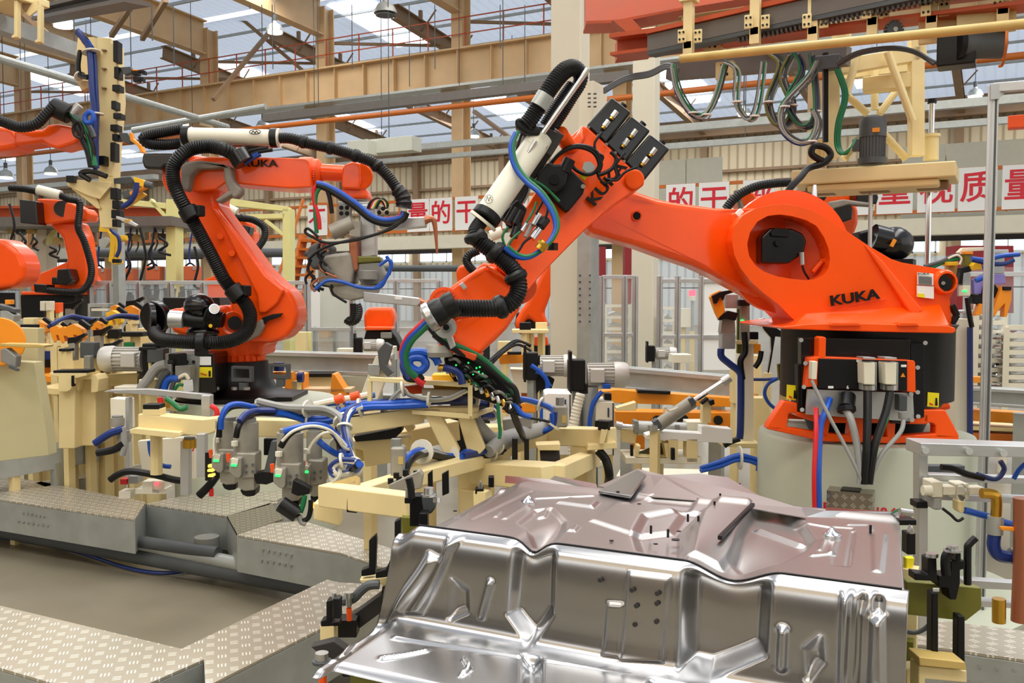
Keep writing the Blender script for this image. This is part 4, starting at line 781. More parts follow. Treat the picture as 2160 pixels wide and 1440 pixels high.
part('wrist_head', B().pp([(722, 352), (730, 344), (745, 340), (760, 343), (762, 378), (758, 400), (720, 398), (720, 375)], 5.96, .26), 'orange', R2, .03, seg=3)
part('wrist_joint', B().cyl(P(758, 372, 5.98), P(758, 372, 6.26), .088, n=32), 'orange', R2, .012); part('wrist_neck', B().pp([(721, 392), (772, 396), (778, 418), (722, 420)], 6.0, .2), 'orange', R2, .02); part('tool_flange', B().cyl(P(748, 418, 6.1), P(748, 424, 6.1), .085, n=28), 'galv', R2)
text('KUKA', P(548, 345, 5.935), CR, UP, .062, 'black', 'lettering', R2, .003, bold=.001, sx=1.35)
part('rear_motor', B().pp([(300, 322), (366, 322), (366, 352), (348, 350), (340, 358), (304, 356), (298, 340)], 5.95, .2), 'gloss_black', R2, .02)
for po in ([(380, 350), (392, 341), (420, 338), (455, 342), (476, 348), (488, 352), (484, 362), (470, 352), (440, 355), (415, 355), (400, 372), (396, 398), (390, 405), (381, 390)], [(470, 350), (487, 352), (490, 378), (500, 390), (510, 398), (505, 412), (492, 420), (480, 402), (472, 378)], [(505, 400), (490, 410), (460, 428), (452, 422), (478, 404), (492, 396)]):
    part('cloth_cover', B().pp(po, 5.86, .1), 'cloth', R2, .02, seg=3)
ct = part('conduit_tube', B().cyl(P(395, 286, 5.9), P(585, 291, 5.9), .052, n=28), 'cover', R2)
for x in (393, 578): part('hose_clamp', B().cyl(P(x-7, 286+(x > 500)*5, 5.9), P(x+8, 286+(x > 500)*5, 5.9), .062, n=20), 'black', R2, .004)
part('clamp_rim', B().cyl(P(586, 291, 5.9), P(591, 291, 5.9), .06, n=24), 'cover', R2); b = B(); n_ = (-CF+UP*.7).normalized(); u_ = CR.cross(n_)
for i in range(28):
    a = 2*pi*i/28; b.bx(P(538, 279, 5.845)+CR*(cos(a)*.034)+u_*(sin(a)*.02)+n_*.004, (.008, .004, .003), (CR*-sin(a)+u_*cos(a), n_, CR*cos(a)+u_*sin(a)))
b.tube([P(531, 281, 5.84), P(534, 276, 5.84), P(538, 281, 5.84), P(541, 276, 5.84), P(545, 281, 5.84)], .003, 5); part('tube_emblem', b, 'black', ct)
part('tube_rail', B().bar(P(380, 305, 5.95), P(570, 308, 5.95), .05, .02), 'grey', R2); part('tube_stand', B().bar(P(545, 305, 5.95), P(520, 330, 5.98), .05, .05), 'dark_grey', R2); part('tube_stand', B().bar(P(388, 303, 5.95), P(388, 345, 5.95), .04, .05), 'dark_grey', R2)
H = lambda pts, d, r_, m='rubber', par=R2, nm='dress_hose', c=.014, n=14: part(nm, B().tube([P(p[0], p[1], p[2] if len(p) > 2 else d) for p in pts], r_, n, 6, c), m, par)
H([(385, 272), (350, 278), (318, 284), (303, 292), (315, 303), (350, 305), (385, 302)], 5.95, .036)
H([(590, 291), (615, 292), (640, 300), (668, 306), (700, 313), (730, 322), (760, 332), (785, 342), (805, 358), (822, 376), (838, 400), (845, 418)], 5.85, .036)
for x, y, ex, ey in ((640, 299, 6, 2), (697, 312, 6, 2), (750, 328, 6, 3), (796, 350, 4, 4)): part('hose_coupling', B().tube([P(x-ex, y-ey, 5.85), P(x, y, 5.85), P(x+ex, y+ey, 5.85)], [.038, .044, .038], 16, 3), 'rubber', R2)
H([(835, 398), (848, 412), (852, 432), (850, 442)], 5.8, [.045, .05, .055, .05], c=.03)
H([(505, 342, 5.85), (492, 325, 5.85), (470, 314, 5.8), (440, 309, 5.8), (408, 313, 5.78), (382, 328, 5.75), (366, 352, 5.75), (366, 382, 5.75), (376, 410, 5.75), (392, 440, 5.78), (420, 490, 5.85), (450, 545, 5.9), (475, 592, 5.93), (500, 620, 5.93), (518, 640, 5.93), (528, 665, 5.9), (522, 695, 5.85), (500, 714, 5.8), (465, 722, 5.75), (425, 722, 5.7), (380, 720, 5.7), (345, 716, 5.75), (328, 706, 5.85), (328, 695, 5.95), (345, 688, 6.0)], 5.8, .045)
for x, y, ex, ey, dd in ((400, 450, 7, 12, 5.78), (498, 618, 10, 12, 5.92), (425, 722, -10, 0, 5.7)): part('hose_clamp', B().cyl(P(x-ex, y-ey, dd), P(x+ex, y+ey, dd), .06, n=16).bx(P(x+(18 if ex > 0 else 0), y-5+(22 if ex < 0 else 0), dd), (.07, .06, .07)), 'rubber', R2, .01)
part('harness_plug', B().cyl(P(500, 320, 5.85), P(516, 345, 5.85), .07, n=20), 'gloss_black', R2, .006)
for pts, m in (([(516, 342), (530, 330), (545, 322)], 'blue'), ([(516, 346), (534, 334), (550, 326)], 'dkblue'), ([(505, 330), (530, 318), (565, 312)], 'rubber'), ([(510, 335), (540, 322), (575, 316)], 'rubber')): H(pts, 5.85, .012, m, nm='signal_cable', c=0, n=8)
# hoses under the forearm to the gun
for pts, m, rr in (([(668, 386), (690, 392), (720, 408), (755, 432), (785, 456), (815, 464), (845, 458), (852, 446)], 'blue', .018), ([(668, 390), (690, 398), (718, 415), (752, 438), (782, 462), (815, 472), (848, 464), (858, 448)], 'rubber', .02), ([(672, 388), (662, 402), (664, 430), (672, 460), (674, 484)], 'red', .014), ([(700, 396), (680, 394), (667, 410), (665, 450), (668, 492)], 'green', .013),
                   ([(690, 400), (696, 420), (700, 450)], 'rubber', .014), ([(770, 448), (800, 460), (835, 458), (848, 448)], 'red', .01)): H(pts, 5.8, rr, m, nm='air_hose', c=0, n=10)
for pts in ([(852, 460), (830, 480), (790, 495), (740, 508), (690, 512), (660, 500), (644, 490), (650, 482), (672, 500)], [(840, 470), (800, 492), (740, 506), (700, 516), (670, 530), (650, 548)]): H(pts, 5.7, .009, 'rubber', nm='signal_cable', c=0, n=8)
# ---------------- weld gun
WG = T('weld_gun', 'large grey spot weld gun hanging from the left robot wrist', 'weld gun', P(760, 640, 6.0))
part('mount_plate', B().pp([(712, 424), (790, 426), (800, 432), (790, 440), (712, 438)], 5.95, .2), 'galv', WG, .006)
for x0, x1 in ((712, 740), (757, 784)): part('bracket', B().pp([(x0, 428), (x1, 428), (x1, 480), (x0, 480)], 5.95, .05), 'cast', WG, .006)
b = B()
for x, y in ((720, 438), (732, 438), (720, 450), (732, 450), (743, 478), (752, 478), (743, 490), (752, 490), (800, 448), (808, 440), (816, 448)): b.cyl(P(x, y, 5.9), P(x, y, 5.86), .014, n=10)
part('bore', b, 'black', WG)
part('column_bar', B().pp([(758, 430), (790, 430), (792, 540), (760, 545)], 5.92, .12), 'alu', WG, .01)
part('cylinder', B().cyl(P(700, 490, 5.85), P(745, 470, 5.85), .05, n=18), 'cast', WG); part('flange_plate', B().pp([(738, 465), (762, 466), (760, 500), (736, 498)], 5.82, .03), 'cast', WG, .004)
part('transformer', B().pp([(682, 538), (738, 530), (745, 570), (742, 600), (690, 605), (670, 600), (672, 565)], 5.8, .28), 'cast', WG, .025, seg=3)
part('gear_case', B().pp([(650, 520), (680, 505), (700, 520), (690, 560), (660, 570), (645, 548)], 5.85, .2), 'dark_grey', WG, .02)
for po, m, dd in (([(755, 555), (800, 552), (812, 580), (800, 600), (764, 604), (752, 580)], 'grey', 5.85), ([(690, 600), (760, 598), (800, 602), (790, 622), (740, 634), (700, 625)], 'cast', 5.82), ([(748, 540), (800, 540), (806, 552), (750, 556)], 'olive', 5.84), ([(735, 500), (752, 500), (755, 570), (738, 575)], 'copper', 5.83)): part('gun_body', B().pp(po, dd, .15), m, WG, .012)
part('servo_motor', B().cyl(P(776, 570, 5.8), P(776, 590, 5.8), .06, n=20), 'grey', WG, .006)
part('lower_arm', B().pp([(766, 614), (884, 628), (886, 640), (880, 646), (766, 636)], 5.8, .1), 'alu', WG, .008); part('arm_label', B().pp([(833, 625), (848, 626), (848, 632), (833, 631)], 5.795, .004), 'white', WG)
part('electrode', B().tube([P(882, 636, 5.85), P(900, 640, 5.85), P(915, 630, 5.85), P(922, 612, 5.85)], [.03, .02, .014, .012], 10), 'copper', WG)
part('upper_arm', B().pp([(800, 458), (870, 458), (900, 456), (898, 478), (840, 484), (800, 482)], 5.9, .1), 'alu', WG, .008); part('electrode', B().tube([P(896, 464, 5.9), P(912, 462, 5.9), P(918, 480, 5.9), P(922, 535, 5.9)], [.03, .02, .015, .006], 10), 'copper', WG)
part('lifting_hook', B().tube([P(745, 640, 5.85), P(745, 665, 5.85), P(738, 678, 5.85), P(730, 672, 5.85)], .02, 12), 'rubber', WG)
random.seed(11)
for i in range(16):
    x, y = random.uniform(655, 700), random.uniform(500, 600); dx, dy = random.uniform(-15, 40), random.uniform(10, 50)
    H([(x, y), (x+dx*.4-10, y+dy*.5), (x+dx, y+dy)], 5.75, random.choice([.006, .008, .01]), random.choice(['rubber', 'rubber', 'red', 'dark_grey', 'copper']), WG, 'signal_cable', 0, 7)
for pts in ([(665, 610), (690, 592), (720, 594), (760, 606), (800, 606), (815, 585), (822, 570)], [(815, 540), (825, 560), (812, 590), (790, 608)], [(800, 560), (818, 548), (826, 556), (820, 580)]): H(pts, 5.72, .011, random.choice(['blue', 'dkblue']), WG, 'air_hose', 0, 8)
for i in range(7): H([(775+i*3, 440), (782+i*4, 425-i), (800+i*3, 418+i*2), (815, 440)], 5.9, .007, ['rubber', 'rubber', 'red', 'white', 'yellow', 'green', 'rubber'][i], WG, 'signal_cable', 0, 7)
# ================================================================ OTHER ROBOTS (all share one builder)
def small_robot(label, d, base, zb, link_, fore_, head=None, hose=None, m='orange', text_at=None, tube=None, motors=(), hr=.045, extra=()):
    q = P(*base, d); q.z = zb; r_ = T('industrial_robot', label, 'robot', q)
    if link_: part('link_arm', B().pp(link_, d, .28), m, r_, .04, seg=3)
    if fore_: part('forearm', B().pp(fore_, d-.12, .28), m, r_, .05, seg=3)
    if head: part('wrist', B().pp(head, d-.14, .24), m, r_, .03, seg=3)
    for hp_ in hose or (): part('dress_hose', B().tube([P(x, y, d-.25) for x, y in hp_], hr, 12, 6, .02), 'rubber', r_)
    for t_ in tube or (): part('conduit_tube', B().cyl(P(t_[0], t_[1], d-.25), P(t_[2], t_[3], d-.25), .055, n=20), 'cover', r_)
    for mo_ in motors: part('axis_motor', B().pp(mo_, d-.28, .2), 'gloss_black', r_, .012)
    for nm, po, mm, dd, th in extra: part(nm, B().pp(po, d+dd, th), mm, r_, .015)
    return r_
# second robot at left, with base
dA = 10.5
RA_ = small_robot('orange robot at far left standing on a black base, left of the tall gripper frame', dA, (120, 662), 0, [(100, 470), (128, 466), (165, 468), (178, 500), (186, 560), (186, 590), (175, 605), (150, 602), (135, 590), (140, 545), (130, 500)],
    [(76, 418), (120, 420), (150, 428), (172, 440), (188, 458), (182, 466), (150, 466), (120, 470), (82, 474)], [(160, 440), (180, 438), (190, 450), (182, 466), (160, 462)], [[(20, 396), (50, 398), (80, 404)], [(128, 412), (145, 420), (166, 425), (168, 445), (165, 480), (178, 510), (192, 560), (190, 590), (175, 612), (150, 616), (100, 612)]],
    tube=[(80, 400, 128, 412)], motors=[[(40, 420), (76, 424), (80, 474), (42, 470)], [(70, 598), (98, 600), (98, 618), (72, 616)]], hr=.04,
    extra=[('shoulder_body', [(62, 585), (100, 570), (140, 552), (155, 560), (180, 600), (158, 612), (110, 615), (66, 612)], 'orange', .02, .5), ('turntable', [(42, 615), (160, 612), (162, 622), (44, 622)], 'orange2', .0, .5), ('base_drum', [(42, 621), (158, 621), (156, 670), (44, 672)], 'black', .05, .5), ('accumulator', [(120, 568), (145, 566), (152, 590), (140, 602), (118, 598)], 'gloss_black', -.2, .2), ('counterbalance_cylinder', [(108, 584), (150, 586), (150, 600), (108, 600)], 'gloss_black', -.15, .15)])
part('arm_void', B().cyl(P(132, 440, dA-.13), P(132, 440, dA-.11), .09, n=24), 'dark_void', RA_)
p = P(100, 670, dA+.3); S_('robot_pedestal', B().lathe(V((p.x, p.y, 0)), [(.4, 0), (.38, p.z-.02)], 30), 'pedestal', 'pedestal of the far left robot on the black base', 'pedestal')
# third: arm entering at the left edge holding the gripper frame
RB2 = small_robot('orange robot arm entering at the left edge and holding the tall cream gripper frame', 7.0, (-60, 640), 0, [(-90, 560), (-20, 500), (10, 506), (40, 530), (52, 560), (48, 590), (30, 604), (-20, 612), (-90, 620)], [(-90, 265), (-10, 264), (25, 268), (40, 290), (36, 312), (-10, 320), (-90, 320)],
    [(28, 275), (90, 272), (100, 262), (120, 260), (160, 268), (168, 290), (160, 302), (120, 314), (100, 308), (88, 300), (30, 308)], [[(-60, 240), (0, 255), (40, 268), (75, 262), (98, 240), (115, 222)]], hr=.04)
part('hose_end', B().cyl(P(110, 225, 6.8), P(148, 242, 6.8), .07, n=20), 'rubber', RB2, .01); part('hose_ring', B().tube([P(152, 240, 6.8), P(168, 222, 6.8)], .03, 12), 'alu', RB2)
for i, pts in enumerate(([(150, 240), (175, 262), (190, 300), (200, 350)], [(150, 245), (180, 275), (195, 310), (196, 340)], [(158, 244), (185, 262), (198, 290)], [(155, 250), (172, 290), (185, 320), (192, 352)])): part('signal_cable', B().tube([P(x, y, 6.8) for x, y in pts], .022, 8), ('green', 'rubber', 'dark_grey', 'rubber')[i], RB2)
part('air_hose', B().tube([P(185, 235, 6.7), P(196, 240, 6.7), P(195, 256, 6.7), P(182, 258, 6.7), P(180, 244, 6.7), P(190, 236, 6.7)], .018, 10), 'blue', RB2); part('air_hose', B().tube([P(172, 292, 6.7), P(158, 285, 6.7), P(155, 268, 6.7), P(165, 256, 6.7), P(174, 270, 6.7), P(172, 290, 6.7)], .012, 8), 'rubber', RB2)
# fourth: behind the left robot (its upper part seen between the link and the yellow post)
small_robot('distant orange robot behind the left robot link, black hose looping at its right', 11.5, (500, 700), 0, [(470, 480), (520, 468), (536, 490), (534, 530), (520, 545), (490, 530)], [(475, 455), (500, 448), (530, 470), (530, 490), (490, 488)], None,
    [[(458, 438), (480, 452), (505, 460), (515, 455)], [(512, 460), (535, 464), (556, 478), (558, 500), (545, 522), (536, 535)]], tube=[(462, 430, 500, 448)], motors=[[(488, 470), (528, 478), (524, 496), (498, 492)]], extra=[('shoulder_body', [(430, 590), (455, 580), (470, 600), (500, 620), (500, 650), (420, 640), (420, 600)], 'orange', 0, .4)])
# fifth: behind the gap between gun and large robot
small_robot('distant orange robot standing on a black base, seen below the weld gun arm', 10, (800, 720), 0, [(776, 648), (826, 648), (832, 668), (828, 692), (768, 694), (766, 664)], [(770, 688), (826, 688), (828, 696), (768, 697)], None, [[(752, 642), (756, 655), (752, 672), (740, 678), (730, 672)]], hr=.05, extra=[('base', [(772, 696), (824, 696), (836, 712), (848, 740), (760, 740), (768, 712)], 'black', .05, .4), ('lifting_fork_eye', [(802, 700), (826, 700), (826, 714), (802, 714)], 'grey', -.1, .05)])
# sixth: its bent arm shows behind the large robot wrist
small_robot('distant orange robot whose rounded elbow shows just above the large robot wrist', 9.5, (1100, 760), 0, None, [(961, 572), (968, 560), (985, 556), (1000, 568), (1022, 552), (1040, 560), (1030, 590), (990, 612), (965, 600)], None, [[(1010, 528), (992, 536), (984, 548), (990, 562), (1000, 572)]], tube=[(1035, 498, 1060, 488)], extra=[])
small_robot('distant orange robot leg shape rising between the large robot wrist and the thick pillar', 9.0, (1130, 720), 0, [(1110, 640), (1150, 560), (1178, 520), (1185, 540), (1170, 600), (1148, 660), (1160, 690), (1130, 682), (1115, 670), (1090, 700), (1085, 680), (1098, 655)], None, None, None, extra=[('joint_disc', [(1090, 660), (1110, 652), (1128, 664), (1134, 690), (1120, 705), (1095, 705), (1085, 685)], 'black', .05, .1), ('lower_housing', [(1128, 710), (1155, 710), (1158, 730), (1128, 730)], 'orange', .1, .3)])
# seventh: right rear robot behind the large arm
R7 = small_robot('orange robot behind the large robot hump, grey cloth round its joint', 8.2, (1780, 640), 0, [(1758, 430), (1800, 425), (1812, 440), (1812, 470), (1805, 492), (1790, 500), (1765, 520), (1740, 500), (1752, 470)], [(1598, 412), (1640, 412), (1660, 406), (1750, 403), (1806, 402), (1808, 432), (1760, 440), (1680, 436), (1600, 432), (1588, 424)],
    [(1560, 410), (1574, 400), (1590, 404), (1600, 420), (1590, 440), (1560, 438), (1554, 424)], [[(1675, 384), (1640, 386), (1600, 392), (1570, 404), (1548, 420), (1530, 442)]], hr=.04, motors=[[(1806, 406), (1850, 404), (1854, 416), (1850, 430), (1808, 430)], [(1760, 430), (1790, 425), (1800, 440), (1798, 462), (1775, 470), (1758, 455)]])
text('KUKA', P(1694, 421, 8.05), CR, UP, .07, 'black', 'lettering', R7, .004, sx=1.4)
part('cloth_cover', B().pp([(1735, 440), (1750, 425), (1780, 420), (1842, 428), (1845, 436), (1790, 432), (1760, 440), (1752, 452), (1730, 456)], 7.9, .08), 'cloth', R7, .015); part('cloth_cover', B().pp([(1550, 400), (1560, 398), (1568, 430), (1572, 442), (1562, 440)], 7.95, .08), 'cloth', R7, .015)
part('conduit_tube', B().cyl(P(1680, 385, 7.9), P(1730, 388, 7.9), .07, n=20), 'cover', R7); part('tool_block', B().pp([(1695, 392), (1745, 392), (1748, 410), (1735, 430), (1700, 428)], 7.9, .1), 'black', R7, .01)
part('counterbalance_cylinder', B().cyl(P(1840, 500, 7.6), P(1885, 512, 7.6), .11, n=24).ball(P(1888, 514, 7.6), (.15, .12, .14), 20), 'gloss_black', R7); part('yellow_stripe', B().bar(P(1880, 520, 7.45), P(1888, 505, 7.45), .02, .025), 'amber', R7); part('counterbalance_mount', B().pp([(1812, 490), (1850, 480), (1862, 500), (1850, 530), (1815, 525)], 7.7, .2), 'black', R7, .02)
# ================================================================ SHEET METAL FLOOR PAN
import numpy as np
mat('sheet', (174, 174, 175), .25, metal=1.)
mat('sheet_top', (176, 172, 170), .36, metal=1.)
mat('sheet_dull', (160, 152, 152), .3, metal=.9, noise=.08, nscale=8)
ZS = 1.0
FL, FR, BR, BL = PZ(890, 1108, ZS), PZ(1908, 1243, ZS), PZ(1897, 1095, ZS), PZ(1065, 1018, ZS)
SEG = (FR-FL); SL = SEG.length; SD = SEG/SL; OUT = V((SD.y, -SD.x, 0))   # towards the viewer
if OUT.dot(CF) > 0: OUT = -OUT
def sdf(X, Y, poly):
    d = np.full(X.shape, 1e9); ins = np.zeros(X.shape, bool); n = len(poly)
    for i in range(n):
        ax, ay = poly[i]; bx, by = poly[(i+1) % n]; ex, ey = bx-ax, by-ay; wx, wy = X-ax, Y-ay
        t = np.clip((wx*ex+wy*ey)/(ex*ex+ey*ey+1e-12), 0, 1); d = np.minimum(d, np.hypot(wx-ex*t, wy-ey*t))
        c = ((ay > Y) != (by > Y)) & (X < (bx-ax)*(Y-ay)/((by-ay) if abs(by-ay) > 1e-12 else 1e-12)+ax); ins ^= c
    return np.where(ins, -d, d)
def sst(x): x = np.clip(x, 0, 1); return x*x*(3-2*x)
def emb(X, Y, poly, A, wd): return A*sst(.5-sdf(X, Y, poly)/wd)
def bead(X, Y, a, c, A, wd):
    ex, ey = c[0]-a[0], c[1]-a[1]; t = np.clip(((X-a[0])*ex+(Y-a[1])*ey)/(ex*ex+ey*ey+1e-12), 0, 1); return A*sst(1-np.hypot(X-a[0]-ex*t, Y-a[1]-ey*t)/wd)
def sseam(px, py=None):      # distance along the seam for a pixel column
    best = min(range(401), key=lambda i: abs(proj(FL+SEG*(i/400))[0]-px)); return best/400*SL
def proj(p):
    v = p-CAM; z = v.dot(_fw); return 1080+FPX*v.dot(CR)/z, 720-FPX*v.dot(_up)/z
S1, S2 = sseam(1128), sseam(1545)
def dip(s): return -.032*np.exp(-((s-S1)/.035)**2)-.034*sst(1-np.abs(s-S2)/.12)
def xy(p): q = PZ(p[0], p[1], ZS); return (q.x, q.y)
pan = T('floor_pan', 'shiny pressed sheet metal floor pan in the foreground', 'sheet metal panel', FL.lerp(FR, .5)-V((0, 0, .3)))
NU, NV = 300, 130
u = np.linspace(-.01, 1, NU)[:, None]*np.ones((1, NV)); v_ = np.ones((NU, 1))*np.linspace(0, 1, NV)[None, :]
bil = lambda i: (FL[i]*(1-u)+FR[i]*u)*(1-v_)+(BL[i]*(1-u)+BR[i]*u)*v_
X, Y = bil(0), bil(1); Z = np.full(X.shape, ZS)
edge = np.clip(u*8, 0, 1); X -= (1-edge)**2*.03*np.sin(v_*pi)*0
Z += dip(u*SL)*np.exp(-(v_/.28)**2); Z -= .03*(1-sst(u/.06))+.02*sst((u-.97)/.03)*0
Z += .012*sst((v_-.9)/.1)
for po, A, wd in (([(1095, 1101), (1130, 1075), (1163, 1070), (1190, 1095), (1182, 1118), (1130, 1132)], -.014, .016), ([(1245, 1100), (1300, 1062), (1395, 1068), (1440, 1082), (1415, 1118), (1330, 1128)], .014, .02), ([(1175, 1062), (1200, 1052), (1262, 1060), (1250, 1072)], .012, .012), ([(1390, 1046), (1470, 1055), (1455, 1075), (1316, 1070)], -.008, .012),
                  ([(1590, 1068), (1640, 1070), (1690, 1100), (1712, 1136), (1690, 1160), (1640, 1184), (1570, 1182), (1545, 1165), (1560, 1120)], -.03, .022), ([(1340, 1128), (1360, 1090), (1440, 1075), (1480, 1080), (1440, 1120), (1440, 1180), (1350, 1160)], -.018, .02), ([(1480, 1082), (1545, 1040), (1592, 1070), (1552, 1150), (1520, 1180), (1455, 1170), (1465, 1120)], .016, .02), ([(1130, 1078), (1158, 1070), (1150, 1085), (1134, 1088)], .008, .008),
                  ([(1195, 1118), (1212, 1104), (1222, 1112), (1212, 1122)], .008, .008), ([(960, 1070), (1060, 1024), (1075, 1026), (985, 1085)], .004, .008), ([(1755, 1110), (1800, 1113), (1790, 1195), (1755, 1190)], -.004, .006), ([(1840, 1128), (1870, 1128), (1860, 1208), (1842, 1205)], .006, .008)): Z += emb(X, Y, [xy(p) for p in po], A*.75, wd*1.5)
for a, c, A, wd in (((945, 1092), (1060, 1022), -.008, .012), ((1000, 1095), (1122, 1036), -.007, .012), ((1065, 1094), (1118, 1062), .007, .01), ((1046, 1090), (1054, 1080), .007, .008), ((1130, 1052), (1250, 1046), .008, .01), ((1605, 1105), (1690, 1135), .016, .02), ((1790, 1107), (1830, 1107), .006, .008), ((1835, 1110), (1838, 1118), .006, .008), ((1788, 1190), (1800, 1120), -.007, .008), ((1715, 1172), (1755, 1168), .008, .01), ((1755, 1168), (1762, 1142), .008, .01), ((1730, 1160), (1738, 1138), .006, .008), ((1680, 1100), (1750, 1112), .007, .01)):
    Z += bead(X, Y, xy(a), xy(c), A*.6, wd*1.2)
vs = [V((X[i, j], Y[i, j], Z[i, j])) for i in range(NU) for j in range(NV)]; fs = [(i*NV+j, (i+1)*NV+j, (i+1)*NV+j+1, i*NV+j+1) for i in range(NU-1) for j in range(NV-1)]
o = part('rear_panel', B().add(vs, fs), 'sheet_top', pan, ang=3.2); md = o.modifiers.new('s', 'SOLIDIFY'); md.thickness = .0015; md.offset = -1
# front panel
prof = [(0, 0), (.012, -.002), (.03, -.012), (.042, -.035), (.05, -.08), (.056, -.15), (.062, -.21), (.072, -.243), (.1, -.26), (.15, -.265), (.25, -.273), (.36, -.279)]
def pr(t):
    k = t*(len(prof)-1); i = min(int(k), len(prof)-2); f = k-i; p = [prof[max(i-1, 0)], prof[i], prof[i+1], prof[min(i+2, len(prof)-1)]]
    return [.5*(2*p[1][n]+(p[2][n]-p[0][n])*f+(2*p[0][n]-5*p[1][n]+4*p[2][n]-p[3][n])*f*f+(3*p[1][n]-p[0][n]-3*p[2][n]+p[3][n])*f**3) for n in (0, 1)]
NW = 170; su = np.linspace(-.075, SL+.01, NU); pw = np.array([pr(j/(NW-1)) for j in range(NW)])
Sg = su[:, None]*np.ones((1, NW)); Og = np.ones((NU, 1))*pw[None, :, 0]; Zg = np.ones((NU, 1))*pw[None, :, 1]
def sz(px, py):      # pixel -> (along seam, height below seam) on the wall plane
    r_ = ray(px, py); p0 = FL+OUT*.05; t = (p0-CAM).dot(OUT)/r_.dot(OUT); q = CAM+r_*t; return ((q-FL).dot(SD), q.z-ZS)
wall = sst((Zg+.283)/.05)*sst(-Zg/.03)         # only on the wall
NO = np.zeros(Sg.shape)
for po, A, wd in (([(1092, 1120), (1160, 1130), (1162, 1290), (1125, 1345), (1078, 1290), (1083, 1160)], -.04, .035), ([(1325, 1207), (1412, 1218), (1402, 1390), (1316, 1385)], .009, .012), ([(1448, 1150), (1615, 1180), (1606, 1370), (1500, 1410), (1445, 1400)], -.055, .045), ([(1283, 1270), (1316, 1272), (1312, 1380), (1278, 1375)], .008, .012),
                  ([(955, 1225), (985, 1245), (988, 1285), (955, 1298)], -.02, .03), ([(1700, 1370), (1730, 1345), (1735, 1390), (1705, 1425)], -.018, .03), ([(905, 1170), (925, 1180), (875, 1290), (850, 1290)], .02, .03), ([(1840, 1310), (1862, 1300), (1865, 1440), (1835, 1440)], .018, .024), ([(945, 1110), (985, 1112), (950, 1160), (905, 1290), (885, 1290), (935, 1170)], .018, .02), ([(1775, 1210), (1797, 1215), (1790, 1280), (1780, 1480), (1772, 1480)], .018, .018), ([(1842, 1215), (1862, 1240), (1858, 1295), (1845, 1290)], -.02, .02), ([(1812, 1270), (1825, 1235), (1832, 1245), (1815, 1300), (1808, 1480), (1800, 1480)], -.014, .014)):
    NO += emb(Sg, Zg, [sz(*p) for p in po], A, wd)
for a, c, A, wd in (((1036, 1228), (1020, 1295), .016, .014), ((1652, 1330), (1650, 1400), .018, .02), ((1640, 1330), (1638, 1400), -.006, .008)): NO += bead(Sg, Zg, sz(*a), sz(*c), A, wd)
Og2 = Og+NO*wall; Zg2 = Zg+dip(Sg)*np.exp(-(Og/.1)**2)*np.exp(Zg/.1); 
lip = sst(-Sg/.06); Zg2 -= lip*.03; lf = sst(1-Sg/.12)*sst((-Zg-.05)/.2); Sg2 = Sg-lf*.03
# grooves on the lower flange and the deep central notch
fl = sst((Og-.1)/.03); fx = lambda px, py: ((lambda q: ((q-FL).dot(SD), (q-FL).dot(OUT)))(PZ(px, py, ZS-.268)))
for a, c, A, wd in (((850, 1350), (1330, 1425), .007, .012), ((965, 1342), (1130, 1370), .006, .01), ((815, 1385), (900, 1372), .008, .012), ((978, 1390), (990, 1408), .012, .01), ((990, 1408), (975, 1418), .012, .01), ((740, 1362), (770, 1330), .008, .012), ((720, 1368), (760, 1372), .006, .01)): Zg2 += bead(Sg, Og, fx(*a), fx(*c), A, wd)*fl
Zg2 += emb(Sg, Og, [fx(1105, 1340), fx(1140, 1345), fx(1135, 1480), fx(1110, 1480)], -.03, .03)*fl+emb(Sg, Og, [fx(1420, 1380), fx(1480, 1390), fx(1420, 1500), fx(1330, 1500)], -.03, .03)*fl
Zg2 -= sst((Og-.33)/.03)*.012
vs = [FL+SD*float(Sg2[i, j])+OUT*float(Og2[i, j])+V((0, 0, float(Zg2[i, j]))) for i in range(NU) for j in range(NW)]; fs = [(i*NW+j, (i+1)*NW+j, (i+1)*NW+j+1, i*NW+j+1) for i in range(NU-1) for j in range(NW-1)]
o = part('front_panel', B().add(vs, fs), 'sheet', pan, ang=3.2); md = o.modifiers.new('s', 'SOLIDIFY'); md.thickness = .0015; md.offset = -1
sp = [FL+SD*s+OUT*.001+V((0, 0, float(dip(np.array(s)))+.001)) for s in np.linspace(-.01, SL-.005, 90)]
part('black_seam', B().tube(sp, .0028, 6, 1), 'black', pan)
def top(px, py, dz=0):
    q = PZ(px, py, ZS); return q+V((0, 0, dz))
b = B().add([top(1262, 1034, .012), PZ(1345, 990, 1.03), PZ(1400, 1003, 1.03), PZ(1475, 1000, 1.03), PZ(1535, 1008, 1.03), PZ(1600, 1046, 1.02), top(1690, 1082, .012), top(1700, 1096, .004), top(1500, 1062, .004), top(1360, 1050, .004)], [tuple(range(10))])
o = part('rear_tongue', b, 'sheet_top', pan, smooth=False); md = o.modifiers.new('s', 'SOLIDIFY'); md.thickness = .003
o = part('bright_rib', B().prism([PZ(1262, 1034, 1.015), PZ(1345, 990, 1.034), PZ(1363, 1000, 1.05), PZ(1330, 1045, 1.02)], (0, 0, -.01)), 'sheet', pan, .002)
for pl in ([(1065, 1018), (1066, 1010), (1160, 1018), (1170, 1010), (1258, 1028), (1262, 1036)], [(1600, 1046), (1650, 1070), (1740, 1085), (1745, 1078), (1897, 1088), (1897, 1097), (1700, 1090)]):
    part('rear_lip', B().add([top(*p, .012 if i in (1, 2, 3, 4) else 0) for i, p in enumerate(pl)], [tuple(range(len(pl)))]), 'sheet', pan, smooth=False)
for x, y in ((1115, 1060), (1755, 1130)): q = top(x, y); part('cone_boss', B().lathe(q, [(.024, -.004), (.024, .005), (.02, .006), (.002, .022)], 24), 'chrome', pan)
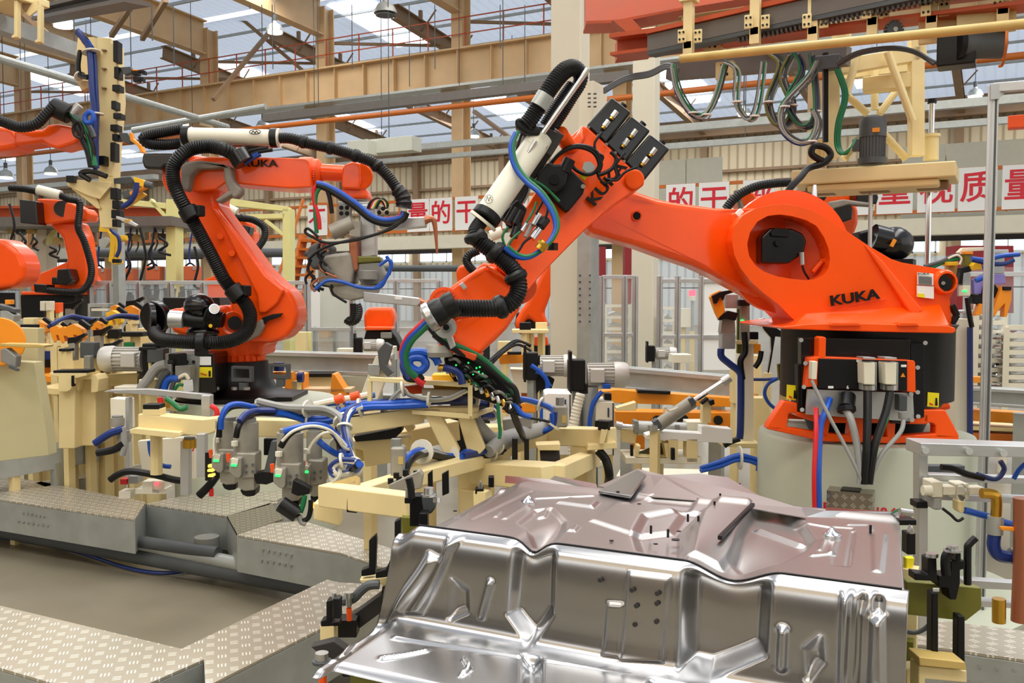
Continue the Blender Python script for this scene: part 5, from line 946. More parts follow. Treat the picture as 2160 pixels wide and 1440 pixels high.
rl = part('seat_rail', B().pp([(1505, 1150, 2.52), (1530, 1158, 2.48), (1600, 1082, 2.85), (1583, 1076, 2.9)], 2.5, .02, UP*-1), 'sheet_dull', pan, .003)
part('rail_edge', B().bar(top(1518, 1150, .02), top(1588, 1078, .02), .012, .012), 'black', pan, .002)
for x, y in ((1373, 1125), (1409, 1133), (1451, 1100), (1473, 1104), (1507, 1072), (1519, 1055), (1836, 1124)): q = top(x, y); part('stud', B().cyl(q, q+V((0, 0, .022)), .0035, n=8), 'black', pan)
b = B()
for x, y in ((1303, 1050), (1425, 1141), (1480, 1140), (1432, 1123), (1500, 1040), (1559, 1033), (1348, 1065), (1350, 1081), (1380, 1080), (1383, 1150), (1290, 1143), (960, 1080)): q = top(x, y, .003 if y > 1060 else .02); part('hole', B().cyl(q, q+V((0, 0, .002)), .006 if x != 1425 else .011, n=12), 'black', pan)
b = B()
for x, y in ((1338, 1240), (1391, 1247), (1347, 1273), (1390, 1268), (1344, 1312), (1389, 1306), (1268, 1221)):
    s_, z_ = sz(x, y); q = FL+SD*s_+OUT*(.065 if x > 1300 else .056)+V((0, 0, z_)); part('hole', B().cyl(q, q+OUT*.004, .006, n=12), 'dark_void', pan)
q = FL+SD*fx(1346, 1388)[0]+OUT*fx(1346, 1388)[1]+V((0, 0, -.259)); part('slot', B().bx(q, (.085, .035, .004), (SD, OUT, UP)), 'olive', pan, .0015)
q = FL+SD*fx(902, 1332)[0]+OUT*fx(902, 1332)[1]+V((0, 0, -.261)); part('hole', B().cyl(q, q+V((0, 0, .002)), .009, n=16), 'black', pan)
for x, y in ((1319, 1372), (1396, 1388)): q = FL+SD*fx(x, y)[0]+OUT*fx(x, y)[1]+V((0, 0, -.263)); part('stud', B().cyl(q, q+V((0, 0, .025)), .0035, n=8), 'black', pan)
# fixture table below the pan
q = FL.lerp(FR, .5)+OUT*.05
r = T('fixture_table', 'olive steel fixture frame the sheet metal floor pan rests on', 'fixture', V((q.x, q.y, 0)))
b = B()
for s in (.12, .95):
    for off in (-.5, .12): b.bx(FL+SD*(SL*s)+OUT*off+V((0, 0, -.36)), (.12, .12, .18), (SD, OUT, UP)); b.bx(V((0, 0, .33))+V(((FL+SD*(SL*s)+OUT*off).x, (FL+SD*(SL*s)+OUT*off).y, 0)), (.12, .12, .66), (SD, OUT, UP))
part('leg_frame', b, 'olive', r); part('bed', B().bx(q+OUT*-.1+V((0, 0, -.345)), (SL*.98, .62, .08), (SD, OUT, UP)), 'olive', r, .006)
part('front_bar', B().bx(q+OUT*.24+V((-.02, 0, -.335)), (SL*.98, .08, .07), (SD, OUT, UP)), 'olive', r, .004)
# ================================================================ RAISED TREAD PLATE WALKWAYS
ZW = .36
def deck(label, pts, h=.2, m='tread', rim=None, name='walkway_duct', zt=ZW, legs=()):
    pw_ = [PZ(x, y, zt) for x, y in pts]; cc = sum(pw_, V((0, 0, 0)))/len(pw_)
    r_ = T(name, label, 'walkway', V((cc.x, cc.y, 0)))
    part('side_wall', B().prism([p+V((0, 0, -.012)) for p in pw_], (0, 0, -h)), 'galv', r_, .003)
    part('tread_top', B().prism(pw_, (0, 0, -.01)), m, r_)
    for x, y in legs:
        p = PZ(x, y, zt-h); part('leg', B().bar(V((p.x, p.y, zt-h)), V((p.x, p.y, .0)), .05, .03), 'grey', r_); part('leg_foot', B().bx(V((p.x, p.y, .005)), (.1, .1, .01)), 'grey', r_)
    return r_
def rowbolts(par, rows, d_, ax=None, m='steel', rr=.009):
    b = B()
    for (xa, ya), (xb, yb), n in rows:
        for i in range(n):
            p = P(xa+(xb-xa)*i/(n-1), ya+(yb-ya)*i/(n-1), 1); r_ = (p-CAM); b_ = d_(r_); b.cyl(b_, b_+(ax or -CF)*.008, rr, n=8)
    part('bolt_row', b, m, par)
def onface(a, c):     # vertical face through two top edge pixels at walkway height
    A, Cc = PZ(*a, ZW), PZ(*c, ZW); n = (Cc-A).cross(UP).normalized(); n = -n if n.dot(CF) > 0 else n
    return (lambda r_: CAM+r_*((A-CAM).dot(n)/r_.dot(n))+n*.001), n
W1 = deck('nearest tread plate walkway in the bottom left corner', [(-200, 1229), (383, 1368), (430, 1390), (300, 1447), (240, 1478), (-200, 1350)], .22)
W2 = deck('tread plate walkway running from the nearest one up to the clamps beside the floor pan', [(383, 1368), (545, 1290), (690, 1222), (715, 1228), (808, 1232), (805, 1252), (675, 1326), (450, 1440), (434, 1452), (430, 1390)], .22)
W3 = deck('tread plate walkway at left whose end turns into the recessed duct section', [(-150, 988), (80, 1014), (305, 1058), (306, 1064), (283, 1095), (0, 1053), (-150, 1032)], .19, legs=((188, 1080),))
f, n = onface((0, 1053), (283, 1095)); rowbolts(W3, [((50, 1081), (93, 1089), 6), ((40, 1099), (101, 1108), 7)], f, n)
W4 = deck('recessed section of the left duct between two walkways, sloping tread plate top', [(306, 1062), (415, 1040), (590, 1058), (478, 1088)], .19)
W5 = deck('tread plate walkway in the middle ending below the robot gripper frame', [(500, 1128), (560, 1104), (640, 1098), (862, 1168), (862, 1215), (720, 1166)], .19, legs=((582, 1150),))
f, n = onface((500, 1128), (720, 1166)); rowbolts(W5, [((555, 1159), (614, 1170), 6), ((552, 1181), (614, 1192), 6)], f, n)
part('end_cap', B().prism([PZ(283, 1095, ZW), PZ(306, 1062, ZW), V((*PZ(306, 1062, ZW).xy, ZW-.2)), V((*PZ(283, 1095, ZW).xy, ZW-.2))], CR*.004), 'galv', W3)
part('sloping_plate', B().prism([PZ(478, 1088, ZW), PZ(572, 1060, ZW), PZ(597, 1094, ZW+.005), PZ(500, 1128, ZW)], (0, 0, -.01)), 'tread_big', W4)
part('slanted_wall', B().prism([PZ(478, 1088, ZW), PZ(500, 1128, ZW), V((*PZ(500, 1128, ZW).xy, ZW-.2)), V((*PZ(478, 1088, ZW).xy, ZW-.2))], CR*.004), 'galv', W4)
W6 = deck('narrow far tread plate strip behind the small valve boxes at left', [(75, 1018), (265, 974), (262, 988), (95, 1026)], .2)
W7 = deck('tread plate strip behind the left weld guns', [(470, 1045), (600, 1010), (640, 1020), (580, 1058)], .19)
W8 = deck('tread plate walkway at the bottom right behind the black clamp arms', [(1880, 1290), (1905, 1298), (2240, 1340), (2240, 1402), (1900, 1354), (1870, 1350)], .3)
f, n = onface((1905, 1354), (2160, 1390)); rowbolts(W8, [((1992, 1396), (2140, 1412), 5), ((1996, 1432), (2070, 1440), 4)], f, n, rr=.006)
for i, (a, c, rr, z, lb) in enumerate((((-50, 1108), (700, 1246), .05, .1, 'thick galvanised pipe on the floor under the left walkways'), ((-50, 1092), (460, 1166), .035, .2, 'thinner pipe running under the left walkway, just behind the thick one'), ((300, 1150), (640, 1215), .04, .16, 'pale pipe on the floor under the recessed duct section'))):
    S_('pipe', B().cyl(PZ(*a, z), PZ(*c, z), rr, n=18), 'dark_grey' if i < 2 else 'galv', lb, 'pipe')
S_('pipe_stub', B().tube([PZ(437, 1182, .12)+V((0, 0, .14)), PZ(437, 1182, .12)+V((0, 0, .0))], .07, 16), 'grey', 'short ribbed hose socket joining the floor pipe under the duct', 'pipe')
S_('floor_hose', B().tube([PZ(0, 1132, .02), PZ(150, 1160, .02), PZ(260, 1195, .02), PZ(340, 1208, .02), PZ(420, 1200, .02), PZ(480, 1190, .03)], .012, 8), 'dkblue', 'thin dark blue hose lying on the floor under the walkways', 'hose')
r = T('guard_rail', 'pale steel box guard rail at the left edge above the walkways', 'rail', PZ(80, 1000, 0)); b = B().bar(P(-60, 992, 5.9), P(202, 946, 6.4), .12, .16); part('beam', b, 'galv', r, .004); part('top_strip', B().bar(P(-60, 967, 5.9), P(202, 928, 6.4), .12, .015), 'alu', r)
part('leg', B().bar(P(120, 975, 6.2), V((*P(120, 975, 6.2).xy, 0)), .06, .06), 'galv', r)
# ================================================================ CLAMPS AND CONTROLS ROUND THE PAN
def obj_px(name, label, cat, parts, loc=None, d=2.6, group=None):
    """thing built of outlines, each with its own distance and thickness"""
    x = sum(p[0] for p in parts[0][1])/len(parts[0][1]); y = max(p[1] for p in parts[0][1]); q = P(x, y, d)
    r_ = T(name, label, cat, q, group)
    for pt in parts:
        nm, po, m = pt[0], pt[1], pt[2]; th = pt[3] if len(pt) > 3 else .05; dd = pt[4] if len(pt) > 4 else d; bv_ = pt[5] if len(pt) > 5 else .003
        if nm.startswith('t:'): part(nm[2:], B().tube([P(p[0], p[1], p[2] if len(p) > 2 else dd) for p in po], th, 10), m, r_)
        elif nm.startswith('c:'): part(nm[2:], B().cyl(P(*po[0], dd), P(*po[1], dd), th, n=16), m, r_, 0)
        else: part(nm, B().pp(po, dd, th), m, r_, bv_)
    return r_
R_ = lambda x0, y0, x1, y1: [(x0, y0), (x1, y0), (x1, y1), (x0, y1)]
obj_px('pan_clamp', 'black clamp on a cream foot at the lower left corner of the floor pan', 'clamp',
       [('foot', R_(675, 1318, 705, 1372), 'cream', .06), ('clamp_body', [(688, 1268), (712, 1262), (716, 1270), (700, 1278), (700, 1312), (716, 1310), (716, 1320), (676, 1324), (676, 1310), (688, 1306)], 'black', .04), ('clamp_jaw', R_(702, 1262, 718, 1305), 'black', .03, 2.55), ('c:pin', [(705, 1250), (705, 1262)], 'steel', .006, 2.58), ('strap_plate', [(655, 1364), (704, 1352), (745, 1380), (700, 1400), (678, 1384)], 'dark_void', .04, 2.5),
        ('c:bolt_head', [(679, 1376), (679, 1392)], 'steel', .018, 2.45), ('c:washer', [(679, 1392), (679, 1398)], 'dark_grey', .026, 2.45), ('c:threaded_rod', [(680, 1398), (680, 1415)], 'steel', .009, 2.45), ('c:orange_sleeve', [(680, 1415), (681, 1445)], 'orange2', .011, 2.45), ('stop_block', R_(722, 1400, 760, 1428), 'black', .05, 2.35)], d=2.6)
obj_px('pan_clamp', 'black curved clamp arm with orange rod, left of the bright floor pan side', 'clamp',
       [('base_block', R_(706, 1308, 752, 1345), 'black', .06, 2.7), ('t:arm', [(722, 1268), (745, 1262), (762, 1245), (778, 1234), (800, 1232)], 'dark_grey', .014, 2.7), ('c:bolt_head', [(736, 1248), (736, 1260)], 'steel', .014, 2.68), ('c:collar', [(736, 1260), (736, 1278)], 'steel', .009, 2.68), ('c:orange_sleeve', [(736, 1282), (737, 1308)], 'orange2', .008, 2.68), ('side_beam', [(740, 1300), (806, 1252), (806, 1290), (752, 1330)], 'dark_void', .05, 2.75)], d=2.7)
obj_px('bent_clamp', 'pair of black bent clamp arms on a cream block, in front of the middle walkway', 'clamp',
       [('mount_block', [(758, 1222), (835, 1215), (842, 1222), (842, 1235), (808, 1240), (806, 1288), (826, 1286), (826, 1300), (806, 1296), (806, 1232), (762, 1230)], 'cream', .06), ('arm', [(778, 1140), (792, 1127), (794, 1140), (792, 1200), (792, 1212), (762, 1216), (762, 1202), (778, 1196)], 'black', .03, 2.75), ('arm', [(832, 1100), (844, 1094), (846, 1160), (828, 1205), (828, 1216), (792, 1220), (792, 1206), (814, 1200), (832, 1160)], 'black', .03, 2.7)], d=2.75)
obj_px('clamp_unit', 'black clamp tower with two steel bolts above the rear left floor pan edge', 'clamp',
       [('tower', R_(864, 1046, 890, 1110), 'black', .06, 2.9), ('arm', R_(853, 1050, 868, 1062), 'black', .05, 2.85), ('lower_block', R_(884, 1082, 902, 1120), 'black', .05, 2.85), ('t:lever', [(868, 1050), (866, 1025), (862, 1008)], 'black', .012, 2.85), ('jaw', [(886, 1050), (900, 1038), (918, 1040), (920, 1070), (908, 1086), (892, 1080)], 'dark_grey', .05, 2.9, .008), ('c:bolt_head', [(904, 1028), (904, 1042)], 'steel', .016, 2.85), ('c:bolt_head', [(921, 1048), (921, 1058)], 'steel', .013, 2.85), ('c:washer', [(904, 1042), (904, 1046)], 'steel', .024, 2.85), ('c:pin', [(859, 1030), (859, 1048)], 'steel', .006, 2.85), ('olive_plate', [(846, 1090), (882, 1092), (884, 1150), (866, 1150), (848, 1130)], 'olive', .03, 3.0)], d=2.95)
obj_px('locating_pin_unit', 'black post with silver cone pin behind the left rear corner of the floor pan', 'pin',
       [('block', R_(1002, 1030, 1020, 1042), 'black', .04, 3.4), ('post', R_(1030, 1006, 1042, 1028), 'black', .04, 3.4), ('cone', [(1013, 1012), (1018, 1024), (1018, 1031), (1009, 1031), (1009, 1024)], 'steel', .02, 3.4)], d=3.4)
# right hand side
obj_px('olive_fixture_plate', 'olive green steel plate right of the floor pan, carrying black clamps', 'fixture plate',
       [('plate', [(1912, 1226), (2071, 1240), (2071, 1284), (2038, 1310), (1912, 1296)], 'olive', .03, 2.25)], d=2.25)
b = B()
obj_px('clamp_unit', 'black clamp with a hex bolt on the left half of the olive plate', 'clamp',
       [('body', [(1930, 1208), (1958, 1212), (1958, 1178), (1976, 1174), (1978, 1226), (1930, 1224)], 'black', .04, 2.2), ('c:bolt_head', [(1966, 1166), (1966, 1174)], 'steel', .014, 2.2), ('long_arm', [(1966, 1250), (1980, 1250), (1980, 1392), (1984, 1400), (1984, 1412), (1965, 1410)], 'black', .03, 2.15), ('label_plate', R_(1968, 1240, 1982, 1248), 'alu', .003, 2.14)], d=2.2)
obj_px('clamp_unit', 'black clamp with curved lever and hex bolt on the right half of the olive plate', 'clamp',
       [('body', [(2006, 1182), (2036, 1182), (2036, 1200), (2026, 1202), (2026, 1230), (2018, 1265), (2004, 1265), (2000, 1240), (1980, 1238), (1980, 1214), (2006, 1212)], 'black', .045, 2.2), ('t:lever', [(1996, 1212), (1994, 1190), (1996, 1172), (2006, 1160)], 'black', .011, 2.18), ('c:bolt_head', [(2009, 1150), (2009, 1158)], 'steel', .012, 2.18), ('c:washer', [(2009, 1158), (2009, 1162)], 'steel', .02, 2.18), ('block', R_(2018, 1166, 2028, 1186), 'black', .04, 2.18), ('long_arm', [(2021, 1298), (2036, 1300), (2036, 1410), (2036, 1420), (2020, 1418)], 'black', .03, 2.2)], d=2.2)
S_('bent_rod', B().tube([P(2041, 1232, 2.22), P(2041, 1160, 2.22), P(2044, 1148, 2.22), P(2058, 1134, 2.22)], .009, 10, 3), 'black', 'black bent rod standing at the right end of the olive plate', 'rod')
obj_px('cream_bracket', 'cream angular bracket with yellow top under the black clamp arms at the bottom right', 'bracket',
       [('top_plate', [(1938, 1385), (2036, 1396), (2040, 1414), (1940, 1404)], 'mustard', .06, 2.1), ('web', [(1938, 1404), (2040, 1414), (2040, 1440), (1952, 1432), (1952, 1470), (1938, 1470)], 'cream', .05, 2.12), ('side_plate', [(1912, 1412), (1930, 1406), (1950, 1410), (1950, 1480), (1912, 1480)], 'cream', .04, 2.2)], d=2.12)
obj_px('locating_pin_unit', 'black post with silver cone pin right behind the floor pan corner', 'pin',
       [('post', R_(1914, 1124, 1932, 1170), 'black', .04, 2.5), ('cone', [(1924, 1108), (1930, 1120), (1930, 1128), (1918, 1128), (1918, 1120)], 'steel', .02, 2.5), ('rear_block', R_(1896, 1096, 1934, 1108), 'black', .05, 2.6), ('yellow_marker', [(1911, 1176), (1930, 1176), (1928, 1192), (1920, 1206), (1911, 1200)], 'sticker_yellow', .02, 2.45), ('t:signal_cable', [(1874, 1092, 2.7), (1885, 1080, 2.65), (1900, 1074, 2.6), (1912, 1076, 2.55)], 'green', .004), ('c:connector', [(1898, 1078), (1924, 1082)], 'steel', .01, 2.55)], d=2.5)
st = obj_px('pneumatic_stand', 'aluminium stand with a sloped steel cover at the right edge, air preparation units below', 'stand',
       [('cover_plate', [(1942, 934), (2240, 944), (2240, 966), (1942, 961)], 'alu', .12, 3.1), ('post', R_(1938, 955, 1958, 1340), 'alu', .05, 3.3), ('upper_rail', [(1958, 1000), (2240, 1010), (2240, 1024), (1958, 1014)], 'alu', .05, 3.3), ('middle_rail', [(1958, 1040), (2240, 1052), (2240, 1066), (1958, 1054)], 'alu', .05, 3.3), ('lower_rail', [(2030, 1222), (2150, 1230), (2150, 1245), (2030, 1240)], 'alu', .05, 3.3), ('lower_rail', [(2070, 1266), (2150, 1272), (2150, 1284), (2070, 1280)], 'alu', .05, 3.3), ('black_clamp', R_(1934, 1058, 1958, 1072), 'black', .06, 3.25), ('rear_plate', R_(1960, 982, 2036, 998), 'dark_grey', .04, 3.4)], d=3.3)
b = B()
for x, y in ((1953, 950), (2045, 952), (2118, 956)): b.cyl(P(x, y, 3.1), P(x, y, 3.08), .012, n=8)
part('screw_row', b, 'galv', st)
obj_px('air_preparation_unit', 'beige air filter and regulator row on the aluminium stand at right', 'regulator',
       [('filter', R_(1966, 1016, 1990, 1050), 'cream_white', .08, 3.2, .006), ('filter_bowl', R_(1970, 1050, 1988, 1076), 'hose_grey', .07, 3.2, .008), ('joint_block', R_(1990, 1026, 2016, 1044), 'cream_white', .05, 3.2), ('c:gauge', [(2030, 1038), (2028, 1038)], 'chrome', .03, 3.15), ('regulator', R_(2018, 1020, 2046, 1056), 'cream_white', .07, 3.22, .006), ('regulator_bowl', [(2022, 1056), (2036, 1056), (2036, 1080), (2028, 1084), (2022, 1078)], 'cream', .05, 3.2, .006), ('joint_block', R_(2046, 1028, 2078, 1044), 'cream_white', .05, 3.2), ('c:knob', [(1946, 1034), (1964, 1034)], 'cream_white', .018, 3.2), ('t:signal_cable', [(1988, 1072), (2005, 1085), (2020, 1098), (2032, 1092)], 'black', .005, 3.1)], d=3.2)
obj_px('ball_valve_pipe', 'brass pipe with an orange lever valve and blue hose at the right edge', 'pipe',
       [('t:brass_pipe', [(2070, 1040), (2094, 1042), (2102, 1052), (2101, 1090)], 'brass', .018, 3.15), ('c:steel_union', [(2100, 1088), (2099, 1126)], 'galv', .026, 3.15), ('lever', [(2110, 1110), (2144, 1112), (2149, 1117), (2142, 1121), (2112, 1118)], 'amber', .012, 3.1), ('t:blue_hose', [(2098, 1126), (2096, 1150), (2104, 1168), (2125, 1174), (2150, 1172)], 'dkblue', .022, 3.15), ('c:hose_clip', [(2132, 1172), (2140, 1172)], 'steel', .028, 3.15)], d=3.15)
S_('rusty_pipe', B().tube([P(2157, 1050, 3.1), P(2157, 1180, 3.1), P(2155, 1240, 3.1), P(2152, 1310, 3.1)], .03, 14), 'copper', 'thick rusty brown upright pipe at the right edge', 'pipe')
S_('brass_nipple', B().cyl(P(2107, 1262, 3.1), P(2107, 1312, 3.1), .022, n=14), 'brass', 'short brass pipe nipple below the lower aluminium rails at right', 'pipe')
for pts, m, rr, lb in (([(1985, 985), (2010, 988), (2040, 1000), (2075, 1008)], 'rubber', .012, 'black cable crossing above the air preparation unit'), ([(2035, 1076), (2080, 1088), (2120, 1102), (2165, 1112)], 'blue', .012, 'blue hose passing behind the brass pipe at right'), ([(2060, 1000), (2100, 1010), (2118, 990), (2110, 972)], 'dkblue', .009, 'dark blue looped hose under the steel cover'), ([(2138, 1010), (2150, 990), (2165, 976)], 'blue', .008, 'blue hose rising at the right edge below the steel cover'), ([(1906, 1330), (1930, 1334), (1950, 1326), (1965, 1312)], 'dark_grey', .006, 'thin grey cable curling over the right walkway')):
    S_('air_hose' if 'hose' in lb else 'signal_cable', B().tube([P(x, y, 3.2 if y < 1200 else 2.3) for x, y in pts], rr, 8), m, lb, 'hose' if 'hose' in lb else 'cable')
# ================================================================ CREAM GRIPPER FRAME WITH WELD GUNS (centre)
q0 = P(900, 1000, 3.9)
GF = T('welded_gripper', 'large cream welded steel frame in the middle, carrying bundles of blue hoses', 'fixture frame', V((q0.x, q0.y, 0)))
def barp(nm, a, c, w_, h, m='cream', par=None, bv=.006): return part(nm, B().bar(P(*a), P(*c), w_, h), m, par or GF, bv)
barp('front_beam', (684, 1042, 3.25), (872, 1066, 3.05), .07, .078)
part('beam_end', B().pp([(684, 1022), (700, 1015), (750, 1000), (762, 1005), (720, 1030)], 3.25, .03, UP*-1), 'cream', GF, .004)
barp('side_beam', (760, 1046, 3.35), (1070, 944, 4.5), .07, .075)
barp('side_beam', (872, 1010, 3.6), (1068, 958, 4.4), .05, .06)
barp('upper_beam', (726, 898, 4.0), (890, 872, 4.1), .08, .075)
barp('upper_beam', (885, 870, 4.1), (1010, 868, 4.1), .08, .05)
barp('upper_beam', (530, 900, 4.3), (735, 905, 4.1), .08, .08); barp('lower_beam', (740, 950, 4.3), (960, 905, 4.6), .1, .1)
part('strut', B().pp([(892, 866), (925, 866), (970, 950), (966, 962), (935, 955)], 4.0, .06), 'cream', GF, .006)
part('strut', B().pp([(962, 868), (995, 872), (1024, 945), (1012, 958), (985, 950)], 4.05, .06), 'cream', GF, .006)
part('strut', B().pp([(830, 870), (855, 868), (875, 905), (860, 912)], 4.3, .06), 'cream', GF, .006)
part('post', B().pp([(661, 1060), (716, 1066), (716, 1110), (661, 1096)], 3.3, .08), 'cream', GF, .006)
barp('rear_beam', (1000, 992, 4.3), (1172, 1004, 3.9), .16, .1); barp('rear_beam', (1172, 1000, 3.9), (1250, 965, 4.7), .08, .08)
barp('right_beam', (1050, 945, 4.4), (1180, 912, 4.8), .08, .07); barp('right_beam', (1160, 918, 4.7), (1292, 922, 4.5), .1, .09)
part('end_plate', B().pp([(1240, 938), (1300, 932), (1302, 946), (1238, 950)], 4.45, .12), 'cream', GF, .004)
part('gusset', B().pp([(1268, 905), (1283, 905), (1274, 936), (1264, 936)], 4.42, .03), 'cream', GF, .003); part('black_pad', B().cyl(P(1274, 898, 4.45), P(1274, 906, 4.45), .03, n=14).bx(P(1274, 893, 4.45), (.07, .06, .03)), 'black', GF)
part('pad_plate', B().pp([(1130, 938), (1182, 936), (1180, 950), (1135, 950)], 4.3, .1), 'cream', GF, .003)
part('mount_bracket', B().pp([(745, 930), (865, 920), (862, 935), (835, 945), (832, 975), (770, 985), (765, 950), (745, 945)], 4.2, .1), 'cream', GF, .006)
part('black_pad', B().pp([(745, 920), (838, 902), (832, 890), (840, 880), (848, 882), (848, 910), (832, 925), (750, 932)], 4.15, .08), 'black', GF, .004)
for x0, x1 in ((1080, 1092), (1106, 1116)): part('black_arm', B().pp(R_(x0, 925, x1, 978), 4.2, .04), 'black', GF, .003)
part('motor_can', B().cyl(P(1140, 965, 4.4), P(1180, 962, 4.4), .07, n=20), 'dark_void', GF)
for x0, x1, dd in ((902, 912, 3.5), (932, 946, 3.5)): part('black_plate', B().pp([(x0, 1000), (x1, 992), (x1+1, 1040), (x0+1, 1046)], dd, .02), 'black', GF, .002)
part('black_plate', B().pp([(732, 1048), (755, 1051), (753, 1082), (731, 1080)], 3.15, .02), 'black', GF, .002)
for x0, y0, dd in ((1000, 1060, 4.2), (1100, 1005, 4.2), (890, 985, 4.3), (1230, 960, 4.6)):
    p = P(x0, y0-30, dd); part('leg', B().bar(p, V((p.x, p.y, 0)), .1, .1), 'cream', GF, .006)
part('pillar_block', B().pp([(965, 985), (1035, 985), (1035, 1090), (967, 1085)], 4.2, .15), 'cream', GF, .006)
q = part('manifold', B().pp([(820, 1022), (885, 992), (892, 1002), (888, 1030), (822, 1040)], 3.35, .05), 'cast', GF, .004)
part('bolt_row', hexbolts(B(), [P(x, y, 3.37) for x, y in ((824, 1020), (842, 1016), (858, 1010), (878, 1004), (836, 1008), (856, 1002))], .011, .02, UP), 'black', q)
part('cover_sheet', B().prism([P(780, 799, 4.1), P(884, 792, 4.5), P(1037, 804, 4.35), P(990, 812, 3.95)], (0, 0, -.006)), 'peach', GF)
b = B()
for a, c in (((780, 799, 4.1), (992, 812, 3.95)), ((992, 812, 3.95), (1037, 804, 4.35)), ((780, 800, 4.1), (780, 862, 4.1)), ((992, 812, 3.95), (992, 878, 3.95)), ((1037, 804, 4.35), (1037, 862, 4.35)), ((992, 878, 3.95), (1037, 862, 4.35)), ((992, 878, 3.95), (870, 868, 4.0))): b.bar(P(*a), P(*c), .02, .02)
part('cover_frame', b, 'cream', GF, .002)
for px, py, dd, hh in ((838, 945, 3.55, 62), (1183, 858, 4.5, 44)):
    q = T('pneumatic_cylinder', 'upright grey pneumatic cylinder, '+('in mid frame above the black bolt row' if px < 900 else 'on the right arm of the cream frame'), 'cylinder', P(px, py+hh, dd)); b = B(); w_ = 15
    part('body', B().pp(R_(px-w_, py-2, px+w_, py+hh), dd, .08), 'cast', q, .012, seg=3); part('top_bolt', B().cyl(P(px-2, py-20, dd+.04), P(px-2, py-2, dd+.04), .022, n=6), 'grey', q); part('label', B().pp(R_(px+2, py+18, px+12, py+34), dd-.002, .003), 'mustard', q)
S_('valve_box', B().pp([(1060, 885), (1090, 882), (1090, 905), (1062, 908)], 4.35, .1), 'cast', 'grey valve box near the grey sleeve joint on the cream frame', 'box', bevel=.004)
S_('valve_box', B().pp([(1092, 880), (1122, 880), (1122, 902), (1094, 905)], 4.4, .1), 'cast', 'second grey valve box, right of the first on the cream frame', 'box', bevel=.004)
# four weld clamp guns in a row
gp = [(478, 886, 4.05, .94), (517, 890, 3.85, 1.0), (610, 912, 3.6, 1.0), (661, 908, 3.75, .96)]
gl = ['leftmost of the four upright grey clamp cylinders', 'second from the left of the four upright grey clamp cylinders', 'third from the left of the four upright grey clamp cylinders', 'rightmost of the four upright grey clamp cylinders']
for (gx, gy, gd, s), lb in zip(gp, gl):
    q = T('clamp_cylinder', lb+', under the blue hoses', 'clamp', P(gx, gy+150, gd), 'upright grey clamp cylinders'); X_ = lambda pts: [(gx+x*s, gy+y*s) for x, y in pts]
    nar = .62 if gx == 661 else 1
    part('barrel', B().cyl(P(gx+2, gy, gd+.06), P(gx+2, gy+68*s, gd+.06), .052*nar, n=28), 'cast', q); part('top_cap', B().cyl(P(gx+2, gy-8*s, gd+.06), P(gx+2, gy, gd+.06), .042*nar, n=20), 'grey', q)
    part('middle_body', B().pp(X_([(-20*nar, 64), (22, 66), (22, 118), (-6, 120), (-20*nar, 100)]), gd, .1), 'cast', q, .008); part('lower_body', B().pp(X_([(-16*nar, 108), (20, 112), (20, 144), (-2, 146), (-16*nar, 138)]), gd+.01, .09), 'cast', q, .006)
    part('nose', B().pp(X_([(-12*nar, 143), (22, 140), (20, 156), (4, 158), (-6, 154)]), gd+.02, .08), 'black', q, .006)
    sw = part('sensor_housing', B().pp(X_([(-34*nar, 78), (-14*nar, 74), (-8, 76), (-8, 112), (-12, 118), (-20, 118), (-34*nar, 106)]), gd-.03, .07), 'cover', q, .004); sw.data.materials[0] = MT['cast']
    part('sensor_window', B().pp(X_([(-30*nar, 76), (-14*nar, 78), (-16, 90), (-30*nar, 88)]), gd-.036, .02), 'cover', q, .002); part('status_light', B().pp(X_([(-30*nar, 88), (-18*nar, 89), (-19*nar, 94), (-31*nar, 93)]), gd-.038, .02), 'led_green', q, .002)
    part('orange_plug', B().cyl(P(gx-36*s*nar, gy+66*s, gd-.02), P(gx-34*s*nar, gy+84*s, gd-.02), .009, n=10), 'orange2', q); part('hose_port', B().cyl(P(gx-22*nar, gy+40*s, gd), P(gx-22*nar, gy+50*s, gd), .014, n=10), 'cover', q)
    b = B()
    for x, y in ((2, 92), (16, 90), (2, 106), (16, 104)): b.cyl(P(gx+x*s, gy+y*s, gd-.002), P(gx+x*s, gy+y*s, gd-.006), .006, n=8)
    part('screw_row', b, 'dark_grey', q)
obj_px('clamp_jaw_arm', 'black ribbed arm linking the second clamp cylinder to the frame', 'arm', [('arm', [(534, 1000), (552, 994), (575, 996), (580, 1015), (562, 1022), (540, 1020)], 'black', .06), ('rod', [(556, 996), (572, 930), (584, 930), (574, 996)], 'dark_grey', .04), ('plate', [(556, 925), (590, 925), (590, 960), (556, 960)], 'black', .03, 4.0)], d=3.85)
obj_px('clamp_jaw_arm', 'black angular arm between the third and fourth clamp cylinders', 'arm', [('arm', [(618, 1012), (632, 1018), (654, 1030), (652, 1042), (628, 1046), (614, 1040)], 'black', .05)], d=3.55)
obj_px('cable_plug', 'black plug with grey cable hanging below the third clamp cylinder', 'plug', [('c:plug', [(592, 1062), (628, 1086)], 'rubber', .032), ('t:cable', [(628, 1086), (638, 1098), (650, 1092), (655, 1075), (656, 1055)], 'rubber', .01), ('t:cable', [(630, 1088), (636, 1100), (645, 1104)], 'hose_grey', .012), ('indicator', [(652, 1062), (674, 1062), (674, 1072), (652, 1072)], 'led_amber', .02), ('t:green_cable', [(634, 1080), (640, 1062), (643, 1045)], 'green', .01)], d=3.55)
